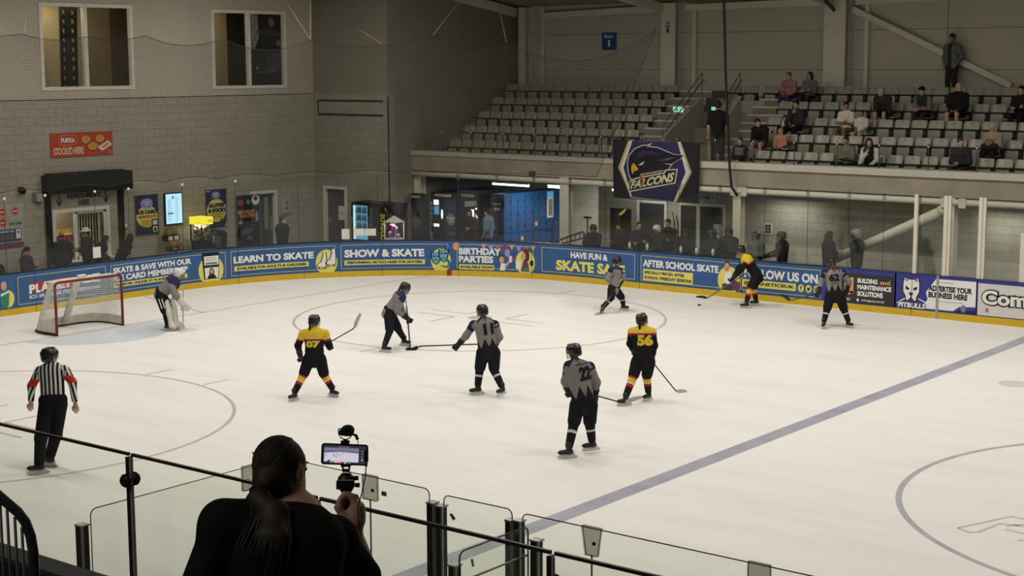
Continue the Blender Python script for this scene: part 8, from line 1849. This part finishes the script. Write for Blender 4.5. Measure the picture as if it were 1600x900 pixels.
gp = empty('phone_grip', P5(541, 815, 5.63), 'black handheld phone grip with ball head and clamp knobs', 'phone grip')
mb = MB(); mb.tube([P5(541, 815, 5.635), P5(541, 765, 5.635)], [.0125, .014], BLACKM, n=14); mb.build('handle', gp)
mb = MB(); mb.tube([P5(541, 769, 5.62), P5(541, 764, 5.62), P5(541, 759, 5.62), P5(541, 746, 5.62), P5(541, 739, 5.62)], [.018, .026, .032, .030, .016], BLACK, n=18); mb.build('ball_head', gp)
mb = MB(); BX(mb, 526, 533, 751, 764, 5.62, .03, BLACK); mb.build('side_lever', gp)
for (u, v) in ((557, 747), (559, 758)): mb = MB(); mb.tube([P5(545, v, 5.61), P5(u - 4, v, 5.61), P5(u - 4, v, 5.61) + RGT * .0005, P5(u + 3, v, 5.61)], [.004, .004, .0085, .0085], BLACK, n=12); mb.build('clamp_knob', gp)
mb = MB(); BX(mb, 530, 552, 749.5, 751, 5.585, .004, mat('pale_scale', (.4, .4, .4), .4)); mb.build('scale_mark', gp)
mb = MB(); BX(mb, 535.5, 546.5, 733, 737, 5.60, .03, BLACK); BX(mb, 535, 537, 728, 734, 5.60, .03, BLACK); BX(mb, 545, 547, 728, 734, 5.60, .03, BLACK); BX(mb, 533, 548, 725.5, 729, 5.60, .03, BLACK); mb.build('phone_clamp', gp)
mb = MB(); BX(mb, 533, 546, 688.5, 693, 5.60, .026, BLACK); BX(mb, 537, 543, 686, 689, 5.60, .02, BLACK); mb.build('upper_jaw', gp)
mc = empty('microphone', P5(540, 687, 5.6), 'small black shotgun microphone in a shock mount on top of the phone', 'microphone')
mb = MB(); mb.tube([P5(540, 687.5, 5.6), P5(532.5, 684, 5.6), P5(529, 678, 5.6), P5(529, 670, 5.6), P5(531, 669, 5.6), P5(532, 673, 5.6), P5(535, 682, 5.6)], .0022, BLACK, n=6); mb.tube([P5(540, 687.5, 5.6), P5(547, 684, 5.6), P5(550, 679, 5.6), P5(551, 675, 5.6)], .0022, BLACK, n=6); mb.build('shock_mount', mc)
mb = MB(); mb.tube([P5(533, 676, 5.55), P5(540, 673.5, 5.58), P5(543, 672.5, 5.62), P5(546, 672, 5.70)], [.010, .017, .021, .019], BLACKM, n=14); mb.build('capsule', mc); mb = MB(); [mb.tube([P5(541 + k * 1.2, 673.3, 5.585) + (RGT * math.cos(a) * .020 + UPV * math.sin(a) * .0185) for a in np.linspace(0, 2 * PI, 15)], .0015, DKGREY, n=4) for k in range(4)]; mb.build('ribbing', mc)
mb = MB(); mb.tube([P5(551, 679, 5.6), P5(556, 680, 5.6), P5(559, 687, 5.6)], [.004, .0055, .006], BLACK, n=8); mb.tube([P5(559, 687, 5.6), P5(560, 691, 5.6), P5(558, 695, 5.6)], .0015, BLACK, n=5); mb.build('cable_plug', mc)
ac = empty('audio_cable', P5(571, 728, 5.6), 'thin black audio cable hanging from the right end of the phone', 'cable')
mb = MB(); BX(mb, 567, 570, 710, 714, 5.60, .01, BLACK); BX(mb, 569.5, 575.5, 703, 721, 5.60, .012, BLACK); BX(mb, 570.5, 574, 721, 729, 5.60, .009, BLACK); mb.build('plug', ac)
mb = MB(); mb.tube([P5(572, 728, 5.6), P5(571, 745, 5.6), P5(565, 772, 5.58), P5(559.5, 790, 5.575), P5(560, 812, 5.56), P5(566, 850, 5.53), P5(580, 905, 5.47), P5(585, 960, 5.45)], .0022, BLACK, n=6); mb.build('lead', ac)
